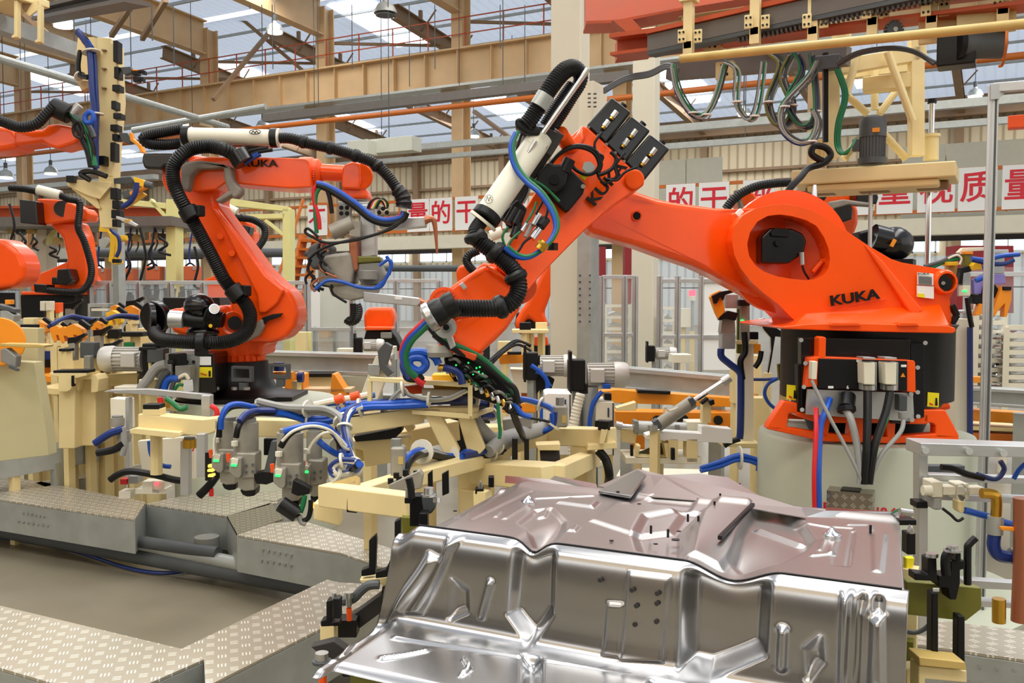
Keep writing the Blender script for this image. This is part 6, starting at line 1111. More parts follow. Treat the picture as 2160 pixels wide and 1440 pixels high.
obj_px('indicator_strip', 'black connector strip with glowing amber lights left of the leftmost clamp cylinder', 'indicator', [('strip', R_(432, 954, 446, 1014), 'black', .05), ('lamp', R_(438, 980, 450, 986), 'led_amber', .04, 4.18), ('lamp', R_(437, 990, 449, 995), 'led_amber', .04, 4.18), ('lamp', R_(438, 1001, 449, 1006), 'led_amber', .04, 4.18), ('lamp', R_(440, 957, 446, 960), 'led_green', .04, 4.18)], d=4.2)
# hose bundles
def bundle(label, pts, d, cols, r_=.012, spr=6, n=7, grp=None, cat='hose', name='hose_bundle', ties=1):
    q = T(name, label, cat, P(pts[0][0], pts[0][1], pts[0][2] if len(pts[0]) > 2 else d), grp)
    for i, m in enumerate(cols):
        ox, oy, od = random.uniform(-spr, spr), random.uniform(-spr, spr), random.uniform(-.03, .03)
        part('hose', B().tube([P(p[0]+ox*(.6+.4*sin(k+i)), p[1]+oy*(.6+.4*cos(2*k+i)), (p[2] if len(p) > 2 else d)+od) for k, p in enumerate(pts)], r_*random.uniform(.8, 1.15), n), m, q)
    if ties and len(pts) > 3:
        for k in range(2, len(pts)-1, 2):
            p0, p1 = [P(p[0], p[1], p[2] if len(p) > 2 else d) for p in (pts[k-1], pts[k+1])]; c = P(pts[k][0], pts[k][1], pts[k][2] if len(pts[k]) > 2 else d)
            part('cable_tie', B().lathe(c, [(.012+spr*.0011*d, -.005), (.012+spr*.0011*d, .005)], 14, p1-p0), 'cover', q)
    return q
random.seed(5)
bundle('blue hose bundle draped from the left clamp cylinders over the cream frame to the right', [(548, 866, 4.1), (600, 872, 4.0), (650, 884, 4.0), (700, 882, 4.0), (760, 860, 4.0), (830, 854, 4.0), (900, 848, 4.0)], 4, ['blue', 'blue', 'dkblue', 'rubber', 'blue', 'dkblue'], .014, 7)
bundle('grey sleeved hose run on top of the blue hoses left of the cream frame', [(545, 850, 4.1), (600, 860, 4.0), (650, 862, 3.95), (690, 868, 3.9), (720, 885, 3.85), (733, 920, 3.8), (740, 945, 3.8)], 4, ['hose_grey', 'hose_grey', 'hose_grey', 'cover'], .014, 6)
bundle('blue hose bundle falling from the upper beam and curling beside the fourth clamp cylinder', [(760, 858, 3.9), (738, 868, 3.85), (727, 900, 3.8), (733, 940, 3.75), (745, 975, 3.7), (735, 998, 3.65), (708, 1000, 3.6), (702, 985, 3.6), (722, 972, 3.6), (750, 975, 3.6)], 3.8, ['blue', 'dkblue', 'blue', 'cover'], .012, 5)
bundle('blue and dark hoses hanging behind the fourth clamp cylinder', [(712, 866, 4.0), (715, 895, 3.95), (718, 935, 3.9), (722, 965, 3.8), (742, 985, 3.7), (756, 975, 3.6)], 3.9, ['dkblue', 'blue', 'dkblue', 'rubber', 'blue'], .013, 8)
for pts, m, lb in (([(462, 922, 4.0), (464, 895, 4.0), (472, 872, 4.0), (490, 858, 4.05), (520, 856, 4.1), (545, 862, 4.1)], 'rubber', 'black hose arching up from the leftmost clamp cylinder'), ([(466, 905, 3.98), (468, 880, 3.98), (480, 858, 4.0), (505, 852, 4.05), (540, 860, 4.1)], 'blue', 'blue hose arching up from the leftmost clamp cylinder'), ([(498, 922, 3.8), (503, 900, 3.8), (516, 882, 3.85), (540, 872, 3.95), (580, 870, 4.0)], 'rubber', 'black hose arching from the second clamp cylinder'), ([(505, 888, 3.8), (520, 872, 3.85), (545, 866, 3.95), (590, 866, 4.0)], 'dkblue', 'dark blue hose arching from the second clamp cylinder'),
                   ([(592, 942, 3.55), (610, 916, 3.55), (640, 900, 3.6), (680, 900, 3.65), (705, 915, 3.7), (722, 945, 3.7)], 'rubber', 'black hose arching over the third clamp cylinder'), ([(598, 910, 3.53), (625, 902, 3.55), (660, 896, 3.6), (692, 902, 3.65), (710, 920, 3.7), (735, 945, 3.7)], 'blue', 'blue hose arching over the third clamp cylinder'), ([(595, 930, 3.5), (620, 908, 3.5), (660, 898, 3.55), (700, 910, 3.6), (722, 940, 3.65), (735, 948, 3.7)], 'cover', 'white cable arching over the third clamp cylinder'), ([(650, 950, 3.6), (662, 930, 3.6), (682, 914, 3.6), (706, 915, 3.65), (735, 945, 3.7)], 'cover', 'white cable looping from the fourth clamp cylinder'), ([(672, 930, 3.65), (690, 945, 3.65), (712, 958, 3.7), (740, 962, 3.7)], 'blue', 'straight blue hose leaving the fourth clamp cylinder to the right'), ([(452, 960, 4.0), (452, 930, 4.0), (460, 900, 4.0)], 'cover', 'thin white cable beside the leftmost clamp cylinder')):
    S_('air_hose' if m != 'cover' else 'signal_cable', B().tube([P(*p) for p in pts], .013 if m != 'cover' else .006, 9), m, lb, 'hose' if m != 'cover' else 'cable')
bundle('thick dark hose bundle curving over the long side beam in the middle', [(845, 1000, 3.6), (862, 968, 3.65), (890, 952, 3.8), (918, 955, 3.9), (950, 966, 4.0), (990, 960, 4.1), (1030, 952, 4.2), (1058, 945, 4.3)], 4, ['rubber', 'rubber', 'dkblue', 'rubber', 'blue', 'rubber', 'hose_grey', 'dkblue'], .014, 9)
bundle('blue hose bundle along the right end of the long side beam', [(975, 958, 4.0), (1010, 952, 4.1), (1045, 940, 4.2), (1060, 925, 4.35), (1100, 915, 4.45), (1140, 908, 4.5), (1165, 895, 4.5), (1170, 868, 4.5)], 4, ['blue', 'blue', 'dkblue', 'blue', 'dkblue', 'cover'], .013, 7)
S_('hose_sleeve', B().tube([P(1000, 875, 4.15), P(1012, 900, 4.15), P(1035, 925, 4.2), P(1055, 930, 4.25), P(1100, 915, 4.4), P(1140, 905, 4.5), P(1165, 890, 4.5)], [.025, .03, .034, .045, .04, .035, .025], 12), 'hose_grey', 'thick grey woven sleeve wrapped round the hoses right of the diagonal struts', 'sleeve')
S_('hose_sleeve', B().tube([P(1055, 928, 4.22), P(1042, 940, 4.15), P(1030, 952, 4.1)], .03, 12), 'hose_grey', 'short grey sleeve branch beside the long side beam', 'sleeve')
bundle('blue hoses arching from behind the cover frame to the right pneumatic cylinder', [(1090, 848, 4.6), (1105, 843, 4.6), (1140, 852, 4.6), (1168, 868, 4.55), (1160, 895, 4.5)], 4.6, ['blue', 'dkblue', 'blue', 'cover'], .012, 5)
bundle('white and green wires sagging below the peach cover sheet', [(808, 868, 4.05), (830, 838, 4.0), (850, 820, 4.0), (865, 832, 4.0), (905, 842, 3.98), (950, 838, 3.98), (985, 822, 3.98)], 4, ['cover', 'green', 'cover', 'hose_grey', 'cover'], .007, 5, cat='cable', name='wire_bundle')
bundle('dark blue hoses running under the peach cover frame', [(730, 852, 4.1), (800, 848, 4.15), (870, 846, 4.2), (940, 842, 4.2), (1000, 845, 4.3), (1035, 852, 4.4), (1035, 872, 4.4), (1010, 876, 4.3)], 4, ['blue', 'dkblue', 'dkblue', 'rubber'], .015, 6)
bundle('cables with orange connectors left of the cover frame', [(650, 858, 4.4), (690, 850, 4.4), (720, 845, 4.4), (755, 838, 4.4), (790, 832, 4.4)], 4.4, ['dkblue', 'hose_grey', 'blue', 'cover'], .014, 5)
for x, y, lb in ((715, 842, 'left orange cable connector above the blue hoses'), (748, 836, 'right orange cable connector above the blue hoses')): S_('cable_connector', B().cyl(P(x-8, y+2, 4.3), P(x+10, y-3, 4.3), .022, n=12), 'orange2', lb, 'connector')
bundle('blue hoses and wires on the floor right of the cream frame', [(1480, 990, 5.3), (1520, 975, 5.3), (1560, 965, 5.3), (1600, 975, 5.3), (1604, 985, 5.3)], 5.3, ['blue', 'blue', 'blue', 'dkblue', 'blue'], .014, 10)
S_('drain_hose', B().tube([P(1262, 950, 4.5), P(1278, 970, 4.5), P(1285, 1000, 4.5), P(1283, 1020, 4.6)], .022, 12), 'rubber', 'black hose dropping from the right end plate of the cream frame behind the floor pan', 'hose')
# gripper head on the large robot wrist
GH = T('robot_gripper', 'dark valve block with green lights and hoses hanging from the large robot wrist', 'gripper', P(985, 800, 4.1))
part('valve_bank', B().pp([(935, 752), (960, 748), (1010, 765), (1050, 790), (1085, 830), (1090, 858), (1060, 858), (1000, 838), (965, 815), (940, 780)], 4.0, .2), 'black', GH, .012)
b = B()
for x, y in ((962, 770), (975, 773), (985, 770), (992, 778), (1005, 776), (1010, 784), (998, 790), (1018, 788), (988, 765), (1012, 774)): b.ball(P(x, y, 3.985), .0042, 8)
part('status_lights', b, 'led_green', GH)
for i in range(12): x = 940+i*12; y = 760+i*7; part('fitting', B().cyl(P(x, y+14, 3.97), P(x+5, y+26, 3.95), .009, n=8), ('alu', 'brass', 'steel')[i % 3], GH)
part('mount_ring', B().lathe(P(925, 742, 3.95), [(.06, -.02), (.065, 0), (.05, .03)], 22), 'cast', GH)
part('lifting_eye', B().lathe(P(941, 690, 3.85), [(.022, 0), (.045, 0), (.045, .03), (.022, .03)], 24, -CF), 'alu', GH); part('eye_hub', B().cyl(P(941, 690, 3.9), P(941, 690, 3.8), .024, n=18), 'grey', GH); part('eye_hole', B().cyl(P(941, 690, 3.81), P(941, 690, 3.795), .013, n=14), 'black', GH)
part('eye_arm', B().pp([(936, 700), (950, 696), (962, 730), (950, 738)], 3.9, .04), 'alu', GH, .006)
for pts, m, rr in (([(918, 700), (950, 722), (985, 738), (1020, 758), (1050, 785), (1075, 808), (1090, 835)], 'green', .012), ([(915, 705), (945, 728), (980, 748), (1020, 768), (1060, 800), (1085, 820), (1092, 850)], 'rubber', .014), ([(905, 690), (930, 718), (965, 738)], 'rubber', .012), ([(1050, 850), (1052, 880), (1055, 910), (1053, 925)], 'green', .008), ([(848, 760), (865, 745), (890, 742), (915, 752), (925, 768)], 'blue', .017), ([(862, 770), (868, 755), (890, 755), (898, 770), (885, 782), (868, 775), (858, 760)], 'blue', .018), ([(856, 758), (862, 780), (880, 800), (895, 810)], 'red', .016), ([(852, 752), (850, 775), (862, 800)], 'dkblue', .014), ([(935, 775), (955, 780), (970, 790), (975, 810)], 'dkblue', .016), ([(1080, 830), (1090, 850), (1078, 868), (1068, 862), (1072, 850)], 'rubber', .01), ([(1060, 860), (1090, 872), (1110, 880), (1140, 885), (1160, 890)], 'rubber', .006), ([(1085, 850), (1100, 872), (1120, 880)], 'blue', .012), ([(870, 786), (855, 790), (862, 800), (890, 800), (880, 788)], 'rubber', .012)):
    part('hose', B().tube([P(x, y, 3.92) for x, y in pts], rr, 9), m, GH)
part('yellow_block', B().pp([(910, 790), (965, 790), (985, 800), (985, 820), (915, 820)], 4.2, .12), 'yellow', GH, .006); part('label_strip', B().pp([(890, 820), (975, 822), (975, 836), (890, 834)], 4.15, .05), 'cover', GH, .002); part('orange_block', B().pp([(845, 818), (890, 812), (892, 830), (850, 832)], 4.2, .08), 'orange2', GH, .005)
part('brass_fitting', B().cyl(P(925, 775, 3.95), P(944, 776, 3.95), .016, n=10), 'brass', GH)
# clevis arm (white swing clamp) left of the gripper head
obj_px('swing_clamp', 'tall pale swing clamp arm leaning left of the gripper head', 'clamp', [('arm', [(776, 790), (792, 752), (812, 745), (822, 770), (808, 812), (796, 842), (758, 842)], 'cream_white', .08), ('top_block', [(796, 740), (812, 722), (826, 730), (815, 770), (830, 785), (818, 795), (800, 775)], 'dark_grey', .07, 4.55), ('bolt_plate', [(776, 768), (804, 768), (800, 792), (776, 790)], 'galv', .02, 4.57)], d=4.6)
# left cream bracket and small table with filters
obj_px('cream_bracket', 'cream L shaped beam with a black rubber pad on top, left of the clamp cylinders', 'bracket',
       [('beam', [(290, 873), (300, 872), (427, 884), (460, 880), (462, 908), (427, 921), (290, 908)], 'cream', .1, 4.6, .008), ('flange', [(273, 906), (285, 903), (378, 912), (380, 920), (365, 924), (274, 914)], 'cream', .12, 4.55), ('pad_base', R_(300, 862, 338, 876), 'cream', .08), ('rubber_pad', R_(301, 853, 336, 864), 'black', .08), ('t:leg', [(330, 915, 4.7), (330, 960, 4.7), (330, 1000, 4.7)], 'cream', .03)], d=4.6)
bx_ = obj_px('valve_cabinet', 'low aluminium framed stand with steel lid left of the clamp cylinders', 'stand',
       [('lid', [(218, 826), (232, 822), (312, 820), (443, 832), (425, 842), (300, 832)], 'alu', .04, 4.9), ('post', R_(424, 834, 443, 884), 'alu', .06, 4.8), ('post', R_(264, 838, 272, 1010), 'alu', .05, 4.9), ('post', R_(380, 930, 398, 1045), 'alu', .05, 4.7), ('back_panel', [(232, 840), (268, 842), (270, 905), (234, 903)], 'cream_white', .1, 5.2), ('post', R_(414, 915, 432, 1005), 'alu', .05, 4.5), ('front_panel', [(290, 930), (410, 920), (410, 1010), (300, 1000)], 'cream_white', .05, 5.0)], d=4.9)
text('80', P(397, 944, 4.95), CR, UP, .07, 'sign_red', 'lettering', bx_)
for x, y, m, lb, d_ in ((248, 890, 'cast', 'small grey pressure regulator at the far left of the stand', 4.8), (262, 922, 'cast', 'grey valve elbow hanging under the small regulator', 4.8), (345, 850, 'brass', 'brass valve under the steel lid', 4.9), (400, 935, 'brass', 'brass fitting under the cream bracket', 4.7)):
    q = T('valve', lb, 'valve', P(x, y, d_)); part('body', B().cyl(P(x, y-9, d_), P(x, y+9, d_), .035, n=14).cyl(P(x-12, y, d_), P(x+12, y, d_), .022, n=12), m, q); part('cap', B().cyl(P(x, y-14, d_), P(x, y-9, d_), .028, n=14), 'grey', q)
for pts, m, rr, lb in (([(350, 840), (365, 850), (380, 862), (395, 858)], 'green', .014, 'green hose under the steel lid'), ([(338, 838), (340, 855), (345, 868)], 'red', .014, 'red hose beside the rubber pad under the lid'), ([(445, 855), (455, 862), (458, 875), (450, 882)], 'red', .014, 'short red hose bent at the right end of the steel lid'), ([(315, 930), (320, 960), (340, 980), (360, 984)], 'blue', .012, 'blue hose below the cream bracket'), ([(232, 1012), (250, 1000), (275, 994), (320, 1000), (370, 1012), (400, 1014)], 'rubber', .018, 'black cable behind the left walkway'), ([(260, 900), (262, 940), (258, 960)], 'hose_grey', .016, 'grey hose left of the cream bracket'), ([(420, 1045), (440, 1025), (455, 1005), (465, 990)], 'rubber', .022, 'black hose curving up to the leftmost clamp cylinder'), ([(446, 1030), (446, 1046)], 'red', .012, 'thin red hose end behind the left walkway'), ([(200, 935), (230, 915), (260, 905)], 'dkblue', .02, 'dark blue hose left of the valve stand'), ([(205, 955), (240, 948), (262, 935)], 'rubber', .02, 'black hose left of the valve stand')):
    S_('hose', B().tube([P(x, y, 4.75) for x, y in pts], rr, 9), m, lb, 'hose')
obj_px('valve_island', 'small white pneumatic valve island with a red light behind the left walkway', 'valve', [('base', R_(285, 1030, 350, 1042), 'cover', .1), ('module', R_(250, 1036, 275, 1052), 'cover', .08), ('module', R_(300, 1015, 325, 1032), 'cover', .08), ('module', R_(320, 1014, 346, 1040), 'cream_white', .09), ('red_button', R_(253, 1010, 268, 1022), 'red', .05), ('module', R_(270, 1004, 290, 1020), 'hose_grey', .08), ('display_light', R_(325, 1018, 333, 1023), 'led_red', .01, 4.78)], d=4.8)
# ================================================================ TALL CREAM GRIPPER FRAME AT THE LEFT
tg_ = obj_px('tall_gripper_frame', 'tall upright cream gripper frame with black clamps held by the left edge robot', 'gripper',
  [('column', [(203, 78), (233, 80), (234, 90), (246, 92), (246, 130), (250, 210), (242, 300), (238, 372), (206, 372), (208, 300), (206, 200), (196, 190), (202, 150)], 'cream', .14, 7.0, .008), ('lower_column', [(208, 372), (240, 372), (238, 480), (212, 480), (206, 430)], 'cream', .12), ('back_plate', [(164, 78), (200, 78), (198, 190), (168, 170), (160, 120)], 'cream', .05, 7.2),
   ('side_arm', [(140, 372), (150, 378), (232, 384), (232, 394), (210, 420), (185, 412), (142, 392)], 'cream', .06, 6.95), ('side_arm', [(158, 392), (200, 408), (212, 440), (205, 440), (180, 420), (150, 398)], 'cream', .05, 6.98), ('rubber_pad', R_(139, 370, 155, 384), 'black', .07, 6.9), ('ledge', [(160, 168), (200, 172), (200, 178), (172, 192), (164, 176)], 'tan_beam', .06, 7.0)], d=7.0)
for i, (x0, y0, x1, y1) in enumerate(((238, 85, 248, 130), (240, 140, 250, 165), (236, 178, 252, 192), (234, 212, 244, 230), (238, 238, 255, 250), (232, 262, 248, 276), (236, 282, 248, 296), (232, 300, 242, 340), (206, 328, 221, 348), (232, 396, 246, 420), (236, 422, 250, 440), (234, 442, 252, 460), (236, 462, 246, 478))):
    part('locator_block', B().pp(R_(x0, y0, x1, y1), 6.93, .09), 'black', tg_, .005)
for y in (105, 144, 185): part('lug', B().pp([(214, y-2), (222, y-1), (222, y+1), (214, y+2)], 6.97, .04), 'tan_dark', tg_)
def clawset(par, pts_list):
    for nm, pts, m, dd in pts_list: part(nm, B().pp(pts, dd, .05), m, par, .004)
clawset(tg_, [('clamp_arm', [(252, 142), (275, 140), (280, 152), (262, 158)], 'dark_grey', 6.95), ('clamp_jaw', [(276, 146), (305, 148), (305, 156), (300, 156), (300, 152), (292, 152), (292, 158), (278, 158)], 'black', 6.9), ('clamp_jaw', [(280, 160), (302, 162), (302, 172), (298, 171), (296, 167), (292, 172), (280, 172)], 'black', 6.9), ('clamp_tip', R_(278, 146, 290, 149), 'amber', 6.89),
  ('clamp_arm', [(250, 280), (268, 280), (280, 298), (272, 304), (256, 296)], 'dark_grey', 6.95), ('clamp_finger', [(272, 278), (278, 280), (280, 292), (298, 306), (304, 322), (297, 322), (290, 308), (274, 296)], 'amber', 6.9)])
bundle('dark blue hose bundle hanging down the tall cream gripper frame', [(165, 68, 6.95), (180, 85, 6.95), (192, 110, 6.95), (196, 190, 6.9), (200, 240, 6.9), (198, 300, 6.9), (200, 355, 6.9)], 7, ['dkblue', 'dkblue', 'blue', 'dkblue', 'rubber', 'dkblue'], .02, 7)
bundle('black cables looping at the top of the tall gripper frame', [(168, 110, 6.95), (163, 140, 6.95), (168, 160, 6.95), (185, 165, 6.9)], 7, ['rubber', 'rubber', 'dark_grey'], .015, 4)
part('signal_cable', B().tube([P(190, 380, 6.85), P(170, 366, 6.85), P(195, 362, 6.85), P(225, 372, 6.85)], .02, 8), 'rubber', tg_)
hg = obj_px('claw_tool', 'yellow and orange clamp fingers fanning out to the right of the tall gripper frame', 'tool',
  [('arm', [(240, 376), (275, 372), (285, 382), (270, 388), (240, 386)], 'dark_grey', .05), ('finger', [(280, 372), (300, 378), (318, 390), (310, 396), (285, 390)], 'yellow', .05, 6.95), ('finger', [(272, 405), (308, 390), (312, 394), (275, 412)], 'amber', .05, 6.9), ('finger', [(256, 432), (300, 405), (306, 410), (262, 440)], 'yellow', .05, 6.95), ('block', [(255, 405), (272, 400), (280, 412), (262, 420)], 'dark_grey', .06, 6.95), ('c:pin', [(306, 388), (322, 392)], 'dark_grey', .025, 6.9), ('t:hose', [(288, 385), (286, 405), (275, 425), (258, 436)], 'dkblue', .02, 6.85), ('tip', R_(262, 462, 274, 470), 'yellow', .05, 6.9), ('wire_arm', [(245, 455), (270, 462), (290, 474), (286, 478), (262, 468), (244, 460)], 'alu', .03, 6.9)], d=7.0)
obj_px('hanging_weld_gun', 'yellow hanging weld tool with dark blue cables left of the yellow post', 'weld gun',
  [('upper_arm', [(212, 460), (222, 452), (230, 470), (228, 490), (208, 488)], 'yellow', .08), ('body', [(226, 488), (245, 496), (262, 500), (262, 506), (248, 510), (248, 530), (240, 555), (250, 548), (252, 555), (240, 558), (228, 550), (232, 525), (232, 500)], 'yellow', .1), ('tip', R_(236, 546, 252, 554), 'black', .06, 8.9), ('t:cable', [(228, 460), (235, 485), (250, 500), (252, 525), (245, 542)], 'dkblue', .018, 8.9), ('gear', [(208, 505), (222, 500), (230, 512), (222, 522), (208, 520)], 'galv', .08), ('joint_box', R_(254, 496, 264, 504), 'yellow', .06, 8.9)], d=9.0)
# ---------------------------------------------------------------- pale yellow portal frames, chain hoists, orange boxes
def portal(label, parts_, d): return obj_px('portal_frame', label, 'frame', parts_, d=d)
portal('pale yellow portal post with a brace left of the left robot link', [('post', R_(350, 420, 370, 636), 'paleyellow', .3), ('beam', [(240, 418), (350, 428), (350, 440), (240, 430)], 'paleyellow', .2), ('brace', [(318, 418), (352, 455), (352, 466), (314, 424)], 'paleyellow', .1)], 12)
portal('pale yellow portal post right of the left robot link, below the forearm', [('post', R_(596, 440, 612, 640), 'paleyellow', .3), ('top_beam', [(470, 418), (500, 420), (608, 436), (608, 446), (470, 432)], 'paleyellow', .2), ('lower_beam', [(520, 452), (600, 450), (600, 460), (520, 462)], 'paleyellow', .2), ('brace', [(562, 462), (598, 492), (598, 500), (556, 466)], 'paleyellow', .1)], 13)
portal('grey post with a pale brace behind the far left robot', [('post', R_(78, 470, 98, 600), 'pillar', .3), ('brace', [(88, 510), (115, 478), (125, 478), (95, 520)], 'paleyellow', .1)], 12.5)
S_('support_post', B().bar(P(249, 470, 10), V((*P(249, 470, 10).xy, 0)), .09, .09), 'galv', 'thin grey post in front of the left windows, right of the hanging yellow tool', 'post')
S_('crane_beam', B().ibeam(P(-20, 455, 15), P(390, 455, 14), .2, .3, .04), 'redrail', 'orange red crane beam behind the far left robot', 'beam')
S_('conveyor_beam', B().bar(P(-20, 475, 12.5), P(400, 473, 12.4), 1.2, .12), 'rail', 'dark conveyor track carrying the chain hoists at left', 'beam')
S_('water_pipe', B().cyl(P(150, 533, 20), P(700, 533, 20), .1, n=12), 'dark_grey', 'long dark pipe in front of the left windows', 'pipe'); S_('water_pipe', B().cyl(P(800, 566, 20), P(985, 566, 19), .07, n=12), 'dark_grey', 'dark pipe below the windows left of the brown column', 'pipe')
random.seed(3)
for i, (px, py) in enumerate(((27, 486), (45, 488), (67, 486), (123, 508), (275, 500), (289, 502), (329, 498), (344, 500), (385, 495))):
    q = T('chain_hoist', 'small round chain hoist hanging under the dark conveyor track', 'hoist', P(px, py, 12.5), 'chain hoists under the conveyor track'); c = P(px, py, 12.5)
    part('body', B().cyl(c-CF*.06, c+CF*.06, .05, n=14), 'mustard' if i % 3 != 1 else 'dark_grey', q); part('chain', B().cyl(c, P(px, py-18, 12.5), .012, n=6).tube([c, P(px+3, py+15, 12.5), P(px-3, py+30, 12.5)], .01, 6), 'dark_grey', q)
for i, (px, y0, y1, sx) in enumerate(((20, 430, 520, 10), (40, 490, 530, 14), (70, 500, 520, 8), (105, 520, 536, 14), (295, 480, 600, 12), (325, 510, 560, -10), (335, 500, 530, 18), (410, 520, 600, 8), (265, 530, 590, 10), (160, 500, 540, 20))):
    S_('hanging_cable', B().tube([P(px, y0, 11), P(px+sx, (y0+y1)/2, 11), P(px, y1, 11), P(px+sx*1.4, y1+8, 11)], .016, 7), 'rubber', 'thin black cable hanging in loops below the dark conveyor track', 'cable').__setitem__('group', 'cables below the conveyor track')
for x0, y0, x1, y1, lb in ((306, 561, 336, 591, 'orange transformer box hanging left of the pale yellow post'), (387, 561, 415, 591, 'orange transformer box hanging right of the pale yellow post'), (196, 566, 222, 592, 'dim orange transformer box with a shelf behind the far left robot'), (262, 566, 280, 592, 'narrow orange box with black cables left of the pale yellow post')):
    q = T('transformer_box', lb, 'box', P((x0+x1)/2, y1, 12)); part('body', B().pp(R_(x0, y0, x1, y1), 12, .2), 'box_orange', q, .01); part('sticker', B().pp(R_(x1-9, y0+1, x1-3, y0+8), 11.99, .01), 'galv', q)
    part('handle', B().tube([P(x0+4, y0, 12.05), P((x0+x1)/2, y0-6, 12.05), P(x1-4, y0, 12.05)], .012, 6), 'black', q); part('cable', B().tube([P((x0+x1)/2, y0-4, 12.1), P((x0+x1)/2-2, y0-30, 12.1), P((x0+x1)/2+6, 480, 12.1)], .012, 6), 'dkblue', q)
for i, (cx_, cy_) in enumerate(((282, 630), (268, 640), (305, 630), (320, 615), (340, 625), (375, 622), (390, 630))):
    S_('cable_loop', B().tube([P(cx_-8, cy_-14, 11), P(cx_-10, cy_+5, 11), P(cx_, cy_+14, 11), P(cx_+10, cy_+4, 11), P(cx_+9, cy_-18, 11)], .028, 8), 'dark_grey', 'thick grey cable loop hanging behind the clear fence', 'cable').__setitem__('group', 'cable loops behind the left fence')
# orange stair
st = T('stairs', 'orange steel stairs with open treads right of the pale yellow portal', 'stairs', P(625, 640, 16)); b = B()
for o in (0, 32):
    b.bar(P(640+o*.9, 500, 16), P(600+o, 690, 15.5), .06, .18)
part('stringer', b, 'rust', st); b = B()
for i in range(9): t_ = i/9; b.bar(P(641-40*t_, 508+18*i, 16-.05*i), P(668-38*t_, 508+18*i, 15.9-.05*i), .25, .04)
part('tread_set', b, 'rust', st); b = B().bar(P(640, 420, 16), P(585, 590, 15.6), .04, .04); b.bar(P(655, 430, 16), P(700, 430, 15.6), .04, .04); part('handrail', b, 'rust', st)
# ---------------------------------------------------------------- fences
mat('clear_sheet', (225, 232, 232), .15, alpha=.1)
def fence_(label, posts, ytop, ybot, d, rails, m='alu', glass=True, white=None):
    r_ = T('safety_fence', label, 'fence', V((*P(posts[0], 700, d).xy, 0))); 
    for px in posts:
        a = P(px, ytop, d); part('post', B().bar(a, V((a.x, a.y, 0)), .06, .06), m, r_, .004); part('post_groove', B().bar(a-CF*.032, V((a.x, a.y, .0))-CF*.032, .012, .004), 'dark_grey', r_)
    for y in rails: part('rail', B().bar(P(posts[0], y, d), P(posts[-1], y+(posts[-1]-posts[0])*0, d), .045, .045), m, r_, .003)
    if glass:
        for a, c in zip(posts[:-1], posts[1:]): part('panel', B().pp([(a+2, ytop+3), (c-2, ytop+3), (c-2, ybot), (a+2, ybot)], d, .006), white if white and (a in white[1]) else 'clear_sheet', r_).data.materials
    return r_
def fset(label, posts, ytop, ybot, d, rails, white=()):
    r_ = fence_(label, posts, ytop, ybot, d, rails, glass=False)
    for a, c in zip(posts[:-1], posts[1:]): part('panel', B().pp([(a+2, ytop+3), (c-2, ytop+3), (c-2, ybot), (a+2, ybot)], d, .006), 'white' if a in white else 'clear_sheet', r_)
fset('long clear safety fence behind the left robots', [190, 232, 294, 360, 430, 560, 648], 596, 720, 10.8, [596, 694])
fset('clear safety fence between the weld gun and the large robot', [648, 743, 836, 928], 592, 720, 12, [592, 694])
fset('clear safety fence between the two pale pillars', [1270, 1318, 1340], 582, 760, 11, [584, 706])
fset('clear safety fence right of the second pale pillar', [1392, 1430, 1480, 1562], 582, 780, 11, [592, 710], white=(1480,))
fset('clear safety fence at the right edge behind the lilac clamp', [2040, 2090, 2180], 560, 800, 9, [578, 725])
S_('white_panel', B().pp([(668, 596), (745, 600), (745, 690), (668, 690)], 13, .05), 'partition', 'pale opaque panel behind the clear fence below the weld gun', 'panel')
S_('white_panel', B().pp([(655, 615), (674, 615), (674, 690), (655, 690)], 12.8, .04), 'white', 'narrow bright white panel just right of the fence post under the weld gun', 'panel')
S_('red_cover', B().pp([(1265, 520), (1278, 520), (1278, 640), (1265, 640)], 16, .3), 'red_cover', 'narrow dark red cover seen just right of the thick pillar', 'panel')
S_('red_cover', B().pp([(1318, 520), (1335, 520), (1335, 640), (1318, 640)], 16, .3), 'red_cover', 'dark red cover seen left of the second pale pillar', 'panel')
S_('red_cover', B().pp([(2018, 518), (2138, 518), (2138, 660), (2018, 660)], 12, .3), 'red_cover', 'wide dark red cabinet behind the lilac clamp at right', 'cabinet')
nb = obj_px('notice_board', 'red notice board with white writing at the far left', 'sign', [('board', R_(43, 532, 70, 577), 'red_cover', .03)], d=12); MT['red_cover']
for i, ch in enumerate('安全生产人人'): text(ch, P(61 if i < 3 else 50, 540+(i % 3)*10, 11.98), CR, UP, .05, 'white', 'character', nb, .001)
# parts racks behind the fences
def rack(label, x0, x1, y0, y1, d, rows, m='cover', parts_='alu'):
    r_ = T('parts_rack', label, 'rack', V((*P((x0+x1)/2, 700, d).xy, 0))); b = B()
    for px in (x0, x1):
        for dd in (0, .5): a = P(px, y0, d+dd); b.bar(a, V((a.x, a.y, 0)), .05, .05)
    for k in range(rows+1):
        y = y0+(y1-y0)*k/rows
        for dd in (0, .5): b.bar(P(x0, y, d+dd), P(x1, y, d+dd), .04, .04)
    part('frame', b, m, r_)
    for k in range(rows):
        y = y0+(y1-y0)*(k+.6)/rows; o_ = 4; part('stacked_part', B().prism([P(x0+4, y+4, d+.05), P(x0+(x1-x0)*.4, y-3, d+.05), P(x1-6, y+5, d+.05), P(x1-8, y+9, d+.05), P(x0+(x1-x0)*.4, y+3, d+.05), P(x0+6, y+8, d+.05)], CF*.4), parts_, r_)
    return r_
rack('rack with pressed parts between the two pale pillars', 1278, 1330, 645, 790, 13, 6); rack('rack with pressed parts just right of the second pale pillar', 1396, 1424, 650, 780, 12.5, 5)
